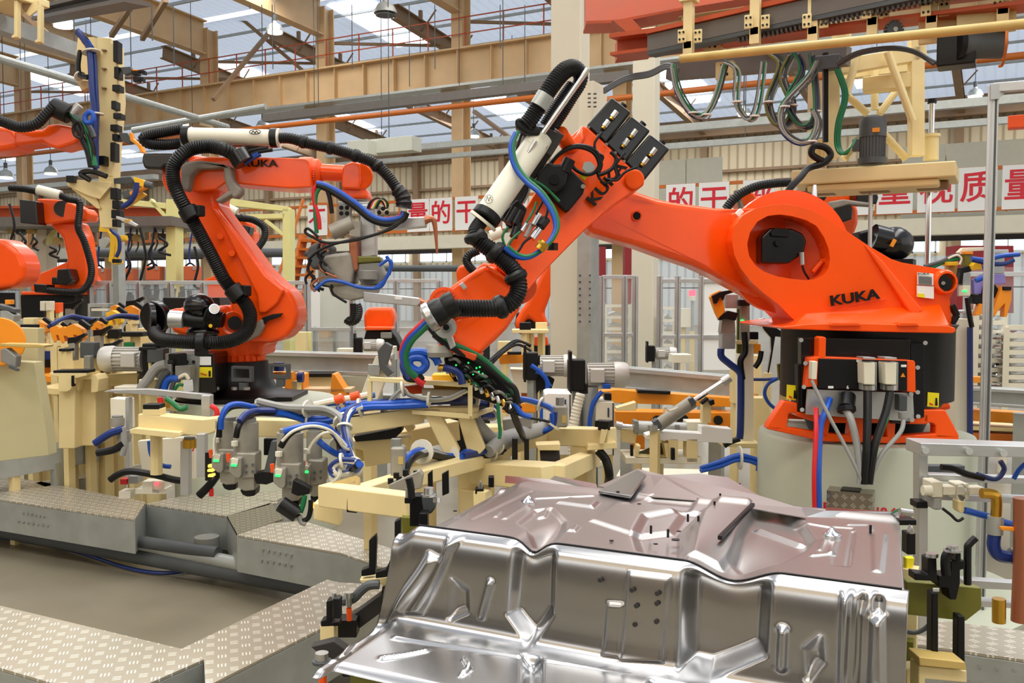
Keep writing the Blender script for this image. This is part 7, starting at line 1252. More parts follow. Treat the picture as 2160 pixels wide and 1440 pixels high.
rack('rack of shiny curved pressings at the right edge', 2060, 2120, 640, 820, 8.5, 9, 'cream_white', 'chrome'); rack('second rack of shiny pressings cut by the right edge', 2124, 2185, 690, 830, 8.2, 8, 'cream_white', 'chrome')
tl = obj_px('signal_tower', 'stack light glowing red behind the clear fence', 'lamp', [('c:lit_lens', [(1460, 612), (1460, 624)], 'led_red', .045), ('c:dark_lens', [(1460, 624), (1460, 634)], 'cover', .045), ('c:pole', [(1460, 634), (1460, 700)], 'galv', .015)], d=12)
obj_px('control_cabinet', 'beige box on a post behind the fence beside the red signal light', 'cabinet', [('box', R_(1432, 650, 1457, 690), 'cream_white', .15)], d=12); obj_px('desk_console', 'cream console with a sloping top behind the right steel guard beam', 'console', [('top', [(1420, 748), (1460, 748), (1463, 765), (1418, 765)], 'cream_white', .25), ('foot', R_(1435, 765, 1447, 785), 'cream_white', .1)], d=9)
# ---------------------------------------------------------------- steel guard beams and orange machines
def guard(label, a, c, d1, d2, h_=.3):
    r_ = T('guard_beam', label, 'beam', V((*P(*a, d1).xy, 0))); A, Cc = P(*a, d1), P(*c, d2); b = B().bar(A, Cc, .08, h_); part('beam', b, 'galv', r_, .004)
    part('upper_rib', B().bar(A-CF*.06+UP*h_*.38, Cc-CF*.06+UP*h_*.38, .05, h_*.18), 'alu', r_, .004); part('lower_rib', B().bar(A-CF*.06-UP*h_*.38, Cc-CF*.06-UP*h_*.38, .05, h_*.16), 'alu', r_, .004)
    for t_ in (.15, .85): p = A.lerp(Cc, t_); part('leg', B().bar(p-UP*.1+CF*.06, V((p.x, p.y, 0))+CF*.06, .1, .1), 'galv', r_)
guard('grey steel guard beam behind the left robot base', (555, 762), (830, 770), 8.2, 8.0, .2); guard('grey steel guard beam between the two motors and the right clamp post', (1290, 795), (1560, 820), 7.6, 7.0, .2); guard('grey steel guard beam right of the black robot base', (2000, 830), (2200, 842), 6.0, 5.7, .12)
guard('pale guard beam behind the white swing clamp', (620, 835), (830, 842), 8.6, 8.3, .1)
og = obj_px('orange_machine_base', 'orange transfer machine beam in the right middle distance', 'machine',
  [('upper_beam', [(1262, 826), (1300, 822), (1620, 845), (1640, 862), (1264, 848)], 'amber', .15, 6.6), ('lower_beam', [(1298, 868), (1640, 872), (1640, 905), (1300, 905)], 'amber', .2, 6.9), ('black_slot', [(1345, 822), (1415, 825), (1414, 832), (1345, 829)], 'black', .1, 6.55), ('c:roller', [(1440, 888), (1440, 888.1)], 'black', .01, 6.9), ('leg_plate', R_(1335, 905, 1360, 960), 'amber', .1, 7.0)], d=6.6)
for x in (1386, 1440, 1515, 1560): part('round_opening', B().cyl(P(x, 886, 6.88), P(x, 886, 6.95), .035 if x != 1440 else .045, n=20), 'black', og)
obj_px('orange_machine_base', 'orange machine beams right of the black robot base', 'machine', [('upper_beam', [(2000, 862), (2180, 872), (2180, 895), (2000, 885)], 'amber', .15), ('lower_beam', [(2000, 910), (2180, 918), (2180, 936), (2000, 932)], 'rust', .15), ('small_beam', [(1995, 792), (2092, 796), (2094, 808), (1995, 806)], 'amber', .1), ('cream_shelf', [(2000, 896), (2180, 905), (2180, 912), (2000, 905)], 'cream', .3)], d=5.9)
obj_px('orange_machine_base', 'orange wedge and cradle behind the left robot pedestal', 'machine', [('wedge', [(700, 788), (706, 790), (736, 838), (696, 835)], 'amber', .2), ('cradle', [(600, 806), (622, 786), (640, 790), (640, 832), (600, 830)], 'amber', .2), ('shelf', R_(575, 820, 740, 828), 'tan_beam', .2)], d=7.2)
obj_px('blue_valve', 'blue capped valve seen through the grey lifting eye', 'valve', [('c:cap', [(588, 764), (588, 782)], 'dkblue', .04), ('c:side_cap', [(628, 795), (640, 795)], 'dkblue', .04), ('body', R_(570, 785, 615, 800), 'amber', .1)], d=6.9)
obj_px('orange_machine_base', 'orange machine frame with a blue cap behind the cream posts at left', 'machine', [('frame', [(80, 756), (122, 762), (122, 792), (80, 790)], 'amber', .2), ('lower_tube', [(80, 790), (122, 796), (122, 806), (80, 806)], 'amber', .15, 6.8), ('c:blue_cap', [(99, 740), (99, 760)], 'dkblue', .04), ('black_disc', R_(94, 758, 106, 775), 'black', .1, 6.95)], d=7.0)
obj_px('orange_fixture', 'orange fixture arm left of the two grey motors, in mid distance', 'fixture', [('arm', [(1052, 750), (1078, 744), (1125, 752), (1128, 764), (1054, 768)], 'amber', .1), ('black_top', R_(1070, 742, 1100, 748), 'black', .06, 6.9), ('black_head', R_(1122, 750, 1150, 770), 'black', .1, 6.9), ('cream_beam', [(1076, 778), (1130, 780), (1130, 830), (1090, 828)], 'cream_white', .2, 7.1), ('orange_foot', R_(1100, 820, 1130, 850), 'rust', .2, 7.2)], d=7.0)
# grey electric motors (one builder, copied)
def motor(label, px, py, d, s=1.0, flip=1, dark=True):
    c = P(px, py, d); r_ = T('electric_motor', label, 'motor', c, 'grey electric motors on machine posts'); ax = CR*flip
    part('fan_cover', B().lathe(c+ax*.08*s, [(.08*s, 0), (.084*s, .02*s), (.08*s, .07*s), (.07*s, .09*s), (.03*s, .1*s)], 30, ax), 'motor_grey', r_)
    b = B().cyl(c-ax*.09*s, c+ax*.08*s, .066*s, n=24)
    for i in range(20): a = 2*pi*i/20; b.bx(c+CF*(cos(a)*.07*s)+UP*(sin(a)*.07*s), (.17*s, .006*s, .014*s), (ax, CF*-sin(a)+UP*cos(a), CF*cos(a)+UP*sin(a)))
    part('finned_body', b, 'motor_grey', r_); part('terminal_box', B().bx(c-ax*.03*s-CF*.07*s+UP*.0, (.09*s, .06*s, .09*s), (ax, CF, UP)), 'motor_grey', r_, .008)
    if dark: part('gear_head', B().bx(c-ax*.16*s, (.11*s, .12*s, .2*s), (ax, CF, UP)), 'black', r_, .01); part('black_flange', B().bx(c-ax*.2*s+UP*.02*s, (.02*s, .14*s, .27*s), (ax, CF, UP)), 'black', r_, .006)
    return r_
motor('grey electric motor right of the orange fixture arm, in front of the thick pillar', 1165, 771, 6.4, .95); motor('grey electric motor just right of the thick pillar, left end of the guard beam', 1268, 790, 5.6, .95)
motor('grey electric motor pointing left, beside the left robot base', 272, 757, 6.3, 1.1, -1); motor('small grey electric motor in front of the distant black robot base', 782, 728, 8.8, .75); motor('pale motor hanging behind the fence, right of the second pale pillar', 1398, 745, 10.5, .9)
def post_set(label, items, d): return obj_px('machine_post', label, 'post', items, d=d)
post_set('galvanised pipe stand with blue hoses under the motor right of the pillar', [('c:pipe', [(1245, 815), (1245, 950)], 'galv', .05), ('t:hose', [(1270, 825), (1252, 850), (1245, 880), (1243, 905)], 'blue', .014, 5.5), ('head', R_(1222, 810, 1240, 830), 'black', .08, 5.55), ('black_mount', R_(1275, 830, 1290, 845), 'black', .08, 5.6), ('blue_cap', R_(1272, 810, 1288, 820), 'blue', .05, 5.5), ('bracket', R_(1228, 852, 1278, 864), 'galv', .05, 5.65)], 5.6)
post_set('dark bracket stand with blue hoses under the motor in front of the pillar', [('bracket', [(1128, 790), (1150, 788), (1170, 800), (1160, 830), (1140, 820), (1132, 832)], 'black', .08), ('t:hose', [(1120, 770), (1140, 785), (1155, 810), (1145, 860), (1142, 890)], 'blue', .016, 6.3), ('c:pipe', [(1150, 800), (1150, 900)], 'galv', .04, 6.45), ('t:hose', [(1130, 785), (1145, 790), (1162, 815)], 'blue', .01, 6.3)], 6.4)
for x0, y0, x1, y1, dd, th, lb in ((1149, 832, 1205, 960, 5.4, .28, 'white control cabinet with a sloping top in front of the thick pillar'), (1256, 850, 1296, 960, 5.5, .3, 'grey control cabinet right of the galvanised pipe stand'), (1205, 985, 1262, 1030, 4.9, .3, 'low grey cabinet behind the rear edge of the floor pan')):
    q = T('control_cabinet', lb, 'cabinet', V((*P((x0+x1)/2, y1, dd).xy, P(x0, y1, dd).z))); part('body', B().pp([(x0, y0), (x0+8, y0-3), (x1, y0-2), (x1, y1), (x0, y1)], dd, th), 'cream_white' if dd != 5.4 else 'white', q, .006)
    part('door_edge', B().pp(R_(x1-4, y0, x1-1, y1), dd-.005, .01), 'dark_grey', q); part('handle', B().pp(R_(x1-14, y0+10, x1-11, y0+30), dd-.01, .012), 'dkblue', q, .003)
S_('corrugated_hose', B().tube([P(1225, 830, 5.3), P(1215, 870, 5.3), P(1208, 910, 5.3), P(1208, 960, 5.3)], .03, 10, 6, .02), 'cover', 'white ribbed hose hanging between the white cabinet and the pipe stand', 'hose')
# pneumatic lift cylinder
obj_px('pneumatic_ram', 'slanted grey pneumatic cylinder with a long chrome rod', 'cylinder', [('c:barrel', [(1386, 898), (1462, 846)], 'cast', .04), ('c:rod', [(1462, 846), (1532, 800)], 'chrome', .016), ('c:rod_eye', [(1524, 806), (1540, 796)], 'alu', .026), ('end_cap', [(1452, 842), (1462, 838), (1470, 850), (1460, 858)], 'dark_grey', .09, 5.45), ('end_cap', [(1378, 890), (1388, 884), (1398, 900), (1386, 906)], 'dark_grey', .09, 5.45), ('c:clevis', [(1377, 896), (1377, 908)], 'steel', .03, 5.45), ('t:tube', [(1400, 870), (1402, 858), (1412, 866), (1430, 860)], 'cover', .006, 5.4)], d=5.5)
obj_px('pneumatic_ram', 'horizontal grey pneumatic cylinder with ball joint under the slanted one', 'cylinder', [('c:barrel', [(1345, 902), (1450, 906)], 'galv', .045), ('c:rod', [(1310, 899), (1345, 902)], 'chrome', .018), ('c:ball_joint', [(1298, 896), (1312, 899)], 'alu', .026), ('clamp_ring', R_(1338, 888, 1347, 914), 'grey', .1, 5.65), ('clamp_ring', R_(1424, 896, 1434, 912), 'grey', .1, 5.65)], d=5.7)
obj_px('transfer_carriage', 'white and cream carriage frame behind the rear of the floor pan', 'carriage',
  [('crossbar', [(1363, 918), (1390, 910), (1480, 915), (1480, 900), (1545, 905), (1545, 935), (1480, 932), (1363, 926)], 'white', .12), ('block', [(1450, 890), (1490, 890), (1500, 905), (1500, 930), (1450, 928)], 'cream_white', .15, 5.65), ('leg', [(1344, 940), (1352, 940), (1346, 962), (1405, 965), (1400, 935), (1410, 935), (1410, 966), (1340, 964)], 'cream', .1), ('leg', R_(1410, 925, 1430, 970), 'cream', .12), ('leg', R_(1448, 925, 1472, 975), 'cream', .12), ('side_plate', [(1310, 905), (1345, 910), (1340, 935), (1312, 932)], 'cream', .1, 5.7), ('base', R_(1320, 965, 1480, 978), 'cream_white', .3), ('black_bolt', R_(1330, 938, 1336, 962), 'black', .03, 5.45), ('black_bolt', R_(1416, 945, 1424, 970), 'black', .03, 5.45),
   ('tower', [(1483, 855), (1490, 838), (1500, 845), (1500, 892), (1482, 892)], 'cream', .08), ('black_stop', [(1478, 850), (1492, 838), (1496, 842), (1482, 854)], 'black', .05, 5.45), ('black_stop', [(1496, 845), (1506, 842), (1508, 852), (1500, 856)], 'black', .05, 5.45), ('upper_plate', [(1300, 860), (1342, 848), (1342, 866), (1300, 866)], 'cream', .1, 6.0)], d=5.5)
S_('floor_plate', B().prism([PZ(1310, 985, .03), PZ(1500, 990, .03), PZ(1520, 1010, .03), PZ(1300, 1004, .03)], (0, 0, -.02)), 'cream_white', 'flat pale steel plate on the floor behind the floor pan', 'plate')
# right clamp posts
obj_px('clamp_post', 'cream post carrying a grey clamp with amber jaw, left of the black robot base', 'clamp post',
  [('post', R_(1563, 724, 1590, 945), 'cream_white', .14, 5.9), ('base_plate', [(1525, 935), (1605, 935), (1605, 945), (1525, 942)], 'cream', .2, 5.8), ('olive_plate', [(1556, 650), (1566, 655), (1568, 720), (1572, 748), (1555, 745)], 'olive', .03, 5.85), ('cylinder_body', R_(1522, 700, 1552, 736), 'galv', .09, 5.75, .008), ('clamp_head', [(1524, 668), (1550, 670), (1552, 702), (1520, 702)], 'cast', .08, 5.75), ('black_lever', [(1515, 668), (1536, 655), (1558, 660), (1552, 676), (1530, 672), (1518, 676)], 'black', .05, 5.7), ('amber_jaw', [(1498, 627), (1502, 620), (1520, 612), (1530, 656), (1516, 672), (1510, 660)], 'amber', .05, 5.7), ('black_arm', [(1502, 624), (1520, 615), (1550, 610), (1556, 614), (1530, 622), (1526, 634), (1520, 625), (1512, 640), (1506, 640)], 'black', .05, 5.68), ('second_cylinder', R_(1530, 620, 1558, 650), 'galv', .08, 5.8, .006),
   ('rear_body', R_(1563, 640, 1582, 722), 'cast', .08, 5.8, .005), ('rear_head', R_(1560, 632, 1582, 645), 'black', .08, 5.75), ('status_light', R_(1563, 674, 1570, 680), 'led_green', .02, 5.78), ('black_block', R_(1582, 700, 1600, 716), 'black', .08, 5.8), ('top_plate', R_(1555, 718, 1600, 726), 'cream', .12, 5.8), ('amber_block', R_(1590, 725, 1605, 745), 'amber', .06, 5.9), ('yellow_wing', [(1575, 622), (1592, 625), (1620, 640), (1580, 640)], 'yellow', .05, 5.9),
   ('t:hose_bundle', [(1521, 735), (1522, 752), (1540, 768), (1560, 785), (1563, 810), (1562, 900), (1560, 925)], 'dkblue', .022, 5.7), ('t:hose_bundle', [(1570, 700), (1572, 740), (1562, 762), (1566, 800)], 'rubber', .02, 5.7), ('t:hose_bundle', [(1560, 925), (1540, 932), (1527, 940)], 'rubber', .018, 5.7), ('t:hose_bundle', [(1606, 740), (1602, 760), (1592, 775)], 'rubber', .016, 5.7)], d=5.8)
obj_px('sheet_part', 'bent shiny sheet metal part behind the cream clamp post', 'sheet metal part', [('panel', [(1600, 672), (1612, 670), (1630, 680), (1668, 674), (1655, 688), (1640, 692), (1658, 704), (1655, 712), (1636, 710), (1628, 760), (1622, 790), (1618, 785), (1626, 740), (1625, 712), (1610, 695)], 'chrome', .03)], d=6.2)
S_('machine_column', B().pp(R_(1592, 840, 1618, 935), 6.2, .15), 'cream', 'short cream column just left of the orange robot foot', 'column'); S_('machine_column', B().pp(R_(1546, 780, 1562, 850), 6.3, .1), 'cream', 'thin cream column behind the clamp post at left', 'column'); S_('machine_column', B().pp(R_(1592, 750, 1606, 830), 6.6, .15), 'cream', 'cream column between the clamp post and the black robot base', 'column')
S_('air_hose', B().tube([P(1590, 800, 5.9), P(1615, 800, 5.9), P(1640, 798, 5.9)], .01, 8), 'dkblue', 'horizontal dark blue hose left of the black robot base', 'hose'); S_('air_hose', B().tube([P(1640, 798, 5.7), P(1620, 810, 5.7), P(1613, 830, 5.7), P(1622, 850, 5.7), P(1640, 865, 5.7)], .011, 8), 'blue', 'blue hose curving beside the black robot base', 'hose'); obj_px('olive_bracket', 'olive bracket plate at the left side of the black robot base', 'bracket', [('plate', [(1641, 768), (1655, 764), (1656, 812), (1643, 800)], 'olive', .03)], d=5.6)
obj_px('clamp_post', 'pale post with lilac plate and amber clamp fingers at the right edge', 'clamp post',
  [('post', R_(2014, 672, 2046, 955), 'cream_white', .14, 5.6), ('hose_run', R_(2046, 690, 2053, 955), 'dkblue', .04, 5.55), ('grey_slide', R_(2031, 575, 2048, 625), 'galv', .07, 5.3), ('light_block', R_(2031, 602, 2047, 624), 'cover', .05, 5.28), ('status_light', R_(2032, 612, 2040, 616), 'led_green', .02, 5.27), ('lilac_plate', [(2055, 590), (2074, 578), (2120, 578), (2122, 598), (2074, 600), (2070, 620), (2056, 620)], 'lilac', .04, 5.3), ('cylinder', R_(2096, 530, 2120, 578), 'galv', .08, 5.35, .008), ('cylinder_top', R_(2094, 526, 2128, 536), 'alu', .08, 5.35), ('yellow_cap', [(2052, 560), (2058, 553), (2070, 553), (2072, 568), (2050, 570)], 'yellow', .08, 5.3), ('yellow_cap', R_(2000, 552, 2022, 560), 'yellow', .08, 5.35), ('yellow_plate', [(2000, 560), (2020, 560), (2018, 590), (2002, 575)], 'mustard', .05, 5.4), ('olive_post', R_(2036, 533, 2052, 570), 'olive', .05, 5.35), ('amber_top', R_(2036, 530, 2053, 536), 'amber', .05, 5.34), ('white_bar', [(2022, 532), (2032, 522), (2090, 521), (2090, 528), (2036, 530), (2028, 540)], 'cream_white', .04, 5.4), ('black_arm', [(2028, 565), (2045, 560), (2050, 572), (2034, 576), (2030, 600), (2022, 598)], 'black', .05, 5.3),
   ('black_link', [(2052, 620), (2072, 622), (2078, 600), (2092, 604), (2086, 628), (2090, 638), (2084, 644), (2054, 640)], 'black', .05, 5.28), ('black_link', [(2086, 620), (2100, 600), (2110, 616), (2134, 622), (2134, 630), (2100, 628)], 'black', .05, 5.28), ('amber_claw', [(2068, 640), (2088, 644), (2080, 656), (2068, 664), (2058, 666), (2062, 655)], 'amber', .05, 5.26), ('amber_claw', [(2114, 604), (2134, 608), (2134, 632), (2124, 668), (2118, 668), (2120, 640), (2108, 652), (2098, 668), (2092, 664), (2104, 630)], 'amber', .05, 5.25), ('black_pad', R_(2116, 604, 2134, 612), 'black', .06, 5.24),
   ('t:blue_hose', [(2050, 545), (2080, 548), (2110, 540), (2150, 536)], 'blue', .014, 5.25), ('t:blue_hose', [(2052, 548), (2090, 556), (2120, 556), (2138, 548)], 'dkblue', .013, 5.25), ('t:blue_hose', [(2076, 560), (2080, 575), (2072, 586), (2058, 592)], 'blue', .014, 5.22), ('t:grey_cable', [(1950, 562), (1985, 552), (2010, 540), (2030, 540)], 'dark_grey', .012, 5.4), ('t:grey_cable', [(1962, 566), (2000, 550), (2036, 545)], 'green', .01, 5.4), ('t:white_cable', [(2000, 545), (2018, 538), (2028, 545), (2024, 558)], 'cover', .006, 5.3), ('t:black_cable', [(2040, 628), (2044, 660), (2050, 690)], 'rubber', .014, 5.3)], d=5.5)
# ---------------------------------------------------------------- cream machine tables at left
obj_px('cream_post', 'left hand wide cream post with bracket and black plate under the amber clamps', 'post', [('shaft', R_(123, 795, 158, 946), 'cream', .2, 6.0, .008), ('bracket', [(104, 786), (184, 786), (182, 792), (158, 798), (158, 808), (148, 822), (140, 826), (123, 826), (123, 794), (106, 792)], 'cream', .15, 5.95), ('black_plate', [(112, 781), (184, 780), (184, 787), (112, 787)], 'black', .12, 5.95), ('black_pad', R_(150, 792, 154, 815), 'black', .04, 5.93)], d=6.0)
obj_px('cream_post', 'right hand cream post of the pair under the amber clamps', 'post', [('shaft', R_(166, 795, 202, 940), 'cream', .2, 6.1, .008), ('bracket', [(155, 792), (202, 790), (208, 800), (206, 826), (192, 828), (192, 800), (170, 800), (164, 826), (156, 810)], 'cream', .15, 6.02)], d=6.1)
obj_px('cream_machine_table', 'long cream machine table behind the pair of cream posts', 'table', [('top', [(80, 816), (215, 828), (218, 836), (80, 830)], 'cream', .6, 6.3), ('beam', [(204, 790), (295, 786), (295, 812), (212, 815)], 'cream', .3, 6.4), ('apron', [(82, 836), (200, 842), (210, 900), (84, 920)], 'dark_void', .2, 6.9), ('leg', R_(90, 830, 100, 950), 'cream', .1, 6.8), ('leg', R_(212, 836, 222, 940), 'cream', .1, 6.8)], d=6.3)
obj_px('cream_shield', 'broad pale green shield plate at the left edge below the orange disc', 'cover', [('shield', [(-20, 760), (72, 764), (76, 790), (98, 915), (102, 960), (-20, 975)], 'shield', .1, 5.2), ('upper_plate', [(-20, 690), (80, 692), (80, 800), (-20, 790)], 'shield', .08, 5.4)], d=5.2)
od = obj_px('orange_turntable_disc', 'big orange disc with a grey clamp at the left edge', 'disc', [('green_bar', [(0, 724), (80, 726), (95, 728), (92, 733), (60, 733), (0, 730)], 'mustard', .1, 5.0)], d=5.0)
part('disc', B().lathe(P(-2, 720, 5.15), [(.13, 0), (.135, .005), (.135, .02), (.13, .025)], 44, -CF+CR*.4), 'amber', od); part('grey_clamp', B().pp([(0, 736), (12, 734), (34, 752), (32, 775), (22, 772), (0, 762)], 5.0, .06), 'grey', od, .006); part('pointer', B().pp([(20, 770), (34, 778), (36, 783), (18, 776)], 4.98, .03), 'dark_grey', od)
obj_px('clamp_rail', 'dark toothed rail above the orange disc at the left edge', 'rail', [('rail', [(-10, 640), (30, 652), (30, 660), (-10, 650)], 'dark_grey', .08), ('clip', R_(10, 632, 22, 642), 'amber', .05), ('block', [(0, 655), (15, 655), (30, 665), (28, 678), (0, 676)], 'galv', .08)], d=6.0)
# amber toggle clamps: one builder, copied
def toggle(x, y, d, s, label, m='amber', head='black'):
    X_ = lambda pts: [(x+a*s, y+b_*s) for a, b_ in pts]
    r_ = T('toggle_clamp', label, 'clamp', P(x, y+70*s, d))
    part('body', B().pp(X_([(0, 10), (14, 4), (30, 14), (34, 30), (26, 36), (22, 26), (14, 24), (18, 40), (10, 42), (4, 28)]), d, .07), m, r_, .004)
    part('base', B().pp(X_([(6, 36), (26, 36), (28, 48), (8, 50)]), d, .08), 'cream', r_, .004); part('lever', B().pp(X_([(22, 2), (28, -4), (44, 8), (40, 16)]), d-.02, .04), head, r_, .003)
    p = P(x+17*s, y+48*s, d+.04); part('riser', B().bar(p, V((p.x, p.y, p.z-.35)), .07, .07), 'cream', r_, .005); return r_
for x, y, dd, s, lb, m in ((104, 682, 6.6, 1.0, 'leftmost of the three tilted amber clamps above the cream posts', 'amber'), (120, 684, 6.55, 1.0, 'middle one of the three tilted amber clamps above the cream posts', 'amber'), (138, 678, 6.5, 1.15, 'rightmost and largest of the three tilted amber clamps above the cream posts', 'amber'), (68, 672, 7.0, .9, 'small amber clamp next to the orange disc', 'amber'), (222, 650, 7.5, 1.0, 'yellow clamp in the middle of the cream table row at left', 'yellow'), (262, 640, 8.0, .9, 'amber clamp just left of the black round cylinder cap', 'amber'),
                        (232, 640, 8.4, .7, 'small amber clamp behind the yellow one, below the fence', 'amber'), (300, 672, 7.6, .9, 'yellow clamp under the black round cylinder cap', 'yellow'), (190, 672, 7.2, .8, 'dim amber clamp between the cream posts and the grey motor', 'amber'), (40, 690, 7.4, .8, 'amber clamp partly hidden by the orange disc', 'amber')): toggle(x, y, dd, s, lb, m)
for i, (x0, y0, x1, y1, dd, m, lb) in enumerate(((125, 738, 142, 782, 6.2, 'cream', 'cream block on the black plate of the left cream post'), (123, 735, 146, 741, 6.15, 'black', 'black cap plate on the cream block of the left post'), (168, 722, 198, 755, 6.3, 'dark_grey', 'dark clamp block above the right cream post'), (176, 750, 190, 782, 6.25, 'grey', 'grey cylinder body above the right cream post'), (196, 745, 232, 782, 6.4, 'cream', 'cream box bracket between the right post and the motor'), (234, 722, 250, 782, 6.5, 'cast', 'grey upright clamp left of the grey motor'), (255, 700, 300, 710, 7.0, 'black', 'black crossbar with round lugs above the teal block'), (260, 722, 280, 736, 7.0, 'green', 'teal block above the grey motor'), (225, 694, 248, 714, 7.0, 'black', 'black square clamp head left of the teal block'), (205, 698, 228, 708, 7.0, 'paleyellow', 'pale yellow block left of the black clamp head'),
                                          (48, 670, 70, 686, 6.8, 'cream', 'cream block right of the orange disc'), (42, 684, 70, 698, 6.75, 'black', 'black block right of the orange disc, below the cream one'), (45, 698, 78, 900, 6.9, 'cream', 'cream column behind the orange disc'), (85, 655, 92, 672, 7.2, 'black', 'thin black block in front of the far robot base'), (185, 684, 222, 694, 7.4, 'yellow', 'long yellow bar across the cream table row'), (290, 692, 318, 740, 7.4, 'cream', 'cream column behind the black hose loop of the left robot'), (292, 732, 330, 740, 6.2, 'black', 'black bar above the grey motor'), (310, 735, 345, 765, 6.2, 'dark_grey', 'dark joint between the grey motor and the robot control box'), (288, 770, 316, 812, 6.4, 'dark_grey', 'dark machine body under the grey motor'), (240, 815, 300, 830, 6.0, 'cream_white', 'pale ledge above the steel lid'), (292, 800, 330, 822, 5.9, 'cream', 'cream base below the thick grey robot cable'),
                                          (622, 700, 645, 750, 10, 'cream', 'cream machine box right of the left robot elbow'), (645, 700, 655, 745, 10.2, 'paleyellow', 'pale yellow strip at the fence right of the left robot elbow'), (710, 735, 752, 750, 10, 'cream_white', 'low white box behind the guard beam under the weld gun'), (753, 732, 830, 762, 9.4, 'cream_white', 'wide pale box behind the small motor'), (640, 790, 700, 845, 7.8, 'cream', 'cream box with an arched opening behind the left pedestal'), (722, 792, 780, 850, 8.2, 'cream_white', 'pale panel behind the white swing clamp'),
                                          (1107, 700, 1125, 760, 8, 'cream', 'cream column left of the thick pillar'), (1080, 695, 1158, 703, 7.9, 'cream', 'cream shelf on the column left of the thick pillar'), (1096, 680, 1120, 696, 7.9, 'black', 'black block on the cream shelf left of the pillar'), (1130, 680, 1155, 700, 8.1, 'cream', 'cream bracket right of the black block at the thick pillar'), (1050, 720, 1080, 760, 8.4, 'cream', 'cream box behind the gripper head cables'), (1000, 690, 1010, 700, 9, 'cream', 'tiny cream block'), (1840, 640, 1850, 650, 9, 'cream', 'x'), (1060, 850, 1130, 870, 5.2, 'amber', 'amber pipe like beam behind the blue hoses, left of the white cabinet'), (1000, 900, 1060, 920, 5.2, 'cream', 'cream cross member behind the diagonal struts'))):
    if lb in ('x', 'tiny cream block'): continue
    nm = 'machine_block' if 'block' in lb else 'machine_column' if 'column' in lb else 'machine_box' if 'box' in lb or 'body' in lb else 'machine_part'
    b = B().pp(R_(x0, y0, x1, y1), dd, (x1-x0)*dd/1950*.7+.03); S_(nm, b, m, lb, nm.split('_')[1], bevel=.006)
b_ = [o for o in C.objects if o.get('label', '').startswith('cream box with an arched')][0]; part('black_lid', B().pp(R_(641, 788, 700, 795), 7.75, .3), 'black', b_); part('arched_opening', B().pp([(659, 845), (659, 826), (664, 822), (672, 822), (676, 826), (676, 845)], 7.78, .03), 'rust', b_)
bundle('dark blue cables lying across the cream table row at left', [(105, 690, 6.9), (125, 676, 7.0), (150, 670, 7.1), (180, 676, 7.2), (215, 676, 7.3), (250, 668, 7.4), (290, 672, 7.4)], 7, ['dkblue', 'dkblue', 'rubber', 'dkblue'], .014, 6, ties=0)
bundle('black cables in front of the small motors at mid distance', [(1028, 770, 6.8), (1060, 740, 6.9), (1090, 725, 7.0), (1120, 735, 7.0)], 7, ['rubber', 'rubber', 'rubber'], .01, 8, ties=0)
for i, (x0, y0, x1, y1, m, dd, lb) in enumerate(((60, 655, 158, 668, 'yellow', 9.6, 'row of yellow machine parts in front of the black far robot base'), (84, 654, 96, 672, 'cream_white', 9.4, 'left white plug box on the far robot base'), (96, 654, 108, 672, 'cream_white', 9.4, 'right white plug box on the far robot base'), (116, 638, 124, 660, 'orange', 9.5, 'small orange stop on the far robot base'))):
    if i in (1, 2): S_('plug_box', B().pp(R_(x0, 635, x1-2, 655), dd, .1), m, lb, 'plug', bevel=.005)
    elif i == 3: S_('stop_block', B().pp(R_(x0, y0, x1, y1), dd, .1), m, lb, 'block', bevel=.005)
obj_px('stacked_frame', 'grey slatted trolley behind the far robot base', 'trolley', [('frame', [(185, 640), (228, 640), (228, 648), (190, 648), (190, 668), (228, 668), (228, 676), (185, 676)], 'galv', .3), ('white_strip', R_(192, 650, 228, 656), 'cover', .2)], d=10)
obj_px('pedestal_plate', 'tread plate and olive block on the pedestal floor left of the cream stand', 'plate', [('plate', [(255, 1000), (270, 985), (310, 975), (315, 985), (290, 1000)], 'cast', .05)], d=5.4)
# ================================================================ SUPPORTS AND SMALL DETAIL
def prop(o, m='cream', w_=.05):
    vs = []
    def rec(q):
        if q.type == 'MESH': vs.extend([v.co+ORG[o] for v in q.data.vertices])
        for c_ in q.children: rec(c_)
    rec(o)
    zs = min(v.z for v in vs)
    if zs < .05: return
    lo = [v for v in vs if v.z < zs+.03]; x = sum(v.x for v in lo)/len(lo); y = sum(v.y for v in lo)/len(lo)
    part('support', B().bar((x, y, zs+.01), (x, y, 0), w_, w_), m, o)
for o in list(C.objects):
    n = o.name.split('.')[0]
    if o.parent: continue
    if n in ('machine_block', 'machine_box', 'machine_column', 'machine_part', 'white_panel', 'red_cover', 'stop_block', 'plug_box', 'clamp_rail', 'notice_board', 'control_cabinet', 'signal_tower', 'blue_valve', 'orange_fixture', 'swing_clamp', 'toggle_clamp', 'electric_motor', 'olive_bracket', 'sheet_part', 'stacked_frame', 'locating_pin_unit', 'orange_machine_base', 'machine_post', 'pneumatic_ram', 'desk_console'):
        prop(o, 'galv' if n in ('white_panel', 'red_cover', 'electric_motor', 'valve', 'notice_board') else 'cream', .05)
    if n == 'portal_frame':
        k = next(c_ for c_ in o.children if c_.name.startswith('post')); prop(o, 'paleyellow', .12)
    if n == 'industrial_robot' and not any(c_.name.startswith(('base', 'inner_base')) for c_ in o.children): prop(o, 'black', .3)
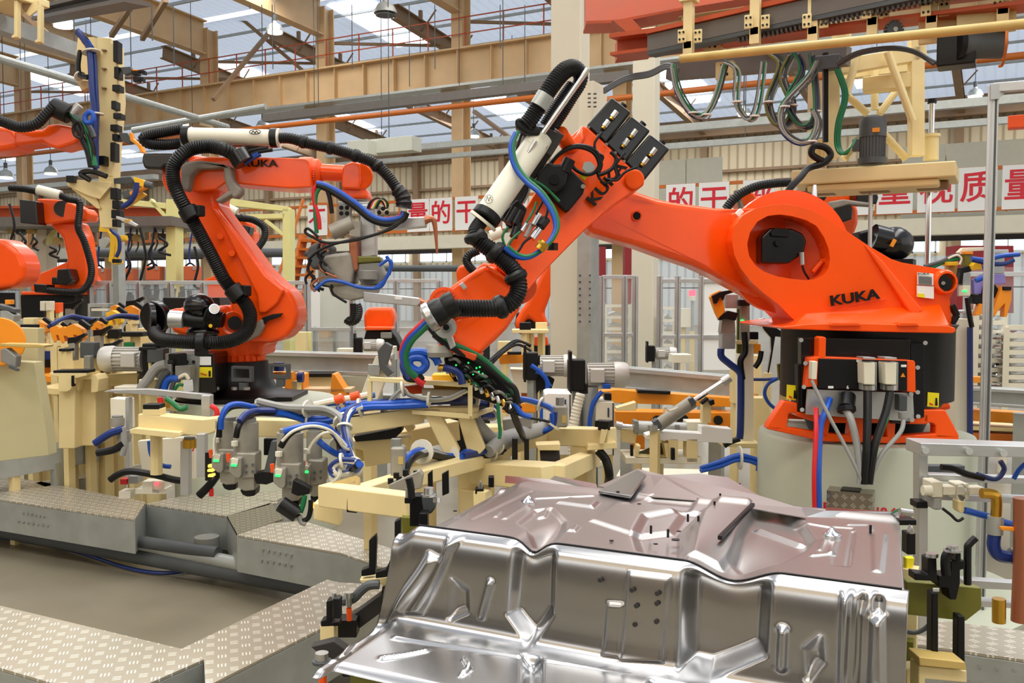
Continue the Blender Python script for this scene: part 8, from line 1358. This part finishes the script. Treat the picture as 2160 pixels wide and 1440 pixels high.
# valve bank clutter on the large robot gripper
random.seed(21)
for i in range(26):
    t_ = random.random(); x = 945+t_*125; y = 758+t_*75+random.uniform(-4, 22); ln = random.uniform(10, 26)
    part('signal_cable' if i % 2 else 'fitting', B().tube([P(x, y, 3.96), P(x+ln*.6, y-ln*.2+3, 3.93), P(x+ln*1.2, y+ln*.5, 3.96)], .0045 if i % 2 else .007, 6), ('rubber', 'green', 'hose_grey', 'alu', 'rubber', 'dark_grey')[i % 6], GH)
# bulging couplings on the big dress hose
for x, y, ex, ey, dd in ((1046, 533, 9, 8, 3.78), (1088, 584, 5, 10, 3.755), (1056, 647, 12, -4, 3.72), (1004, 502, 2, 10, 3.8)):
    part('hose_coupling', B().tube([P(x-ex, y-ey, dd), P(x-ex*.4, y-ey*.4, dd), P(x+ex*.4, y+ey*.4, dd), P(x+ex, y+ey, dd)], [.038, .049, .049, .038], 20, 4), 'rubber', R1)
# clips on the left robot cream tube and hoses, cabinets of clamps on the tables
bundle('black and blue hoses hanging from the large robot gripper toward the cream frame', [(1075, 850, 4.0), (1085, 880, 4.05), (1098, 910, 4.15), (1105, 925, 4.3)], 4, ['rubber', 'dkblue', 'rubber', 'green'], .01, 7, ties=0)
for i, (px, py, dd, lb) in enumerate(((145, 650, 7.6, 'small black clamp with grey cylinder behind the three tilted amber clamps'), (176, 690, 6.9, 'small black clamp with grey cylinder right of the three tilted amber clamps'), (206, 706, 6.7, 'small black clamp with grey cylinder left of the teal block'), (228, 735, 6.4, 'small black clamp with grey cylinder left of the big grey motor'), (275, 645, 8.2, 'small black clamp with grey cylinder left of the black round cap, under the fence'), (152, 722, 6.3, 'small black clamp with grey cylinder above the left cream post'))):
    obj_px('clamp_cylinder_small', lb, 'clamp', [('cylinder', [(px-8, py), (px+6, py), (px+6, py+38), (px-8, py+38)], 'cast', .06), ('head', [(px-10, py-10), (px+10, py-12), (px+14, py-4), (px+6, py+3), (px-10, py+3)], 'black', .06), ('arm', [(px+8, py-12), (px+26, py-20), (px+28, py-15), (px+12, py-4)], 'black', .04), ('t:hose', [(px-6, py+36), (px-12, py+50), (px-6, py+62)], 'rubber', .01)], d=dd).name = 'small_clamp'
for o in list(C.objects):
    if not o.parent and o.name.startswith('small_clamp'): prop(o, 'cream', .07)
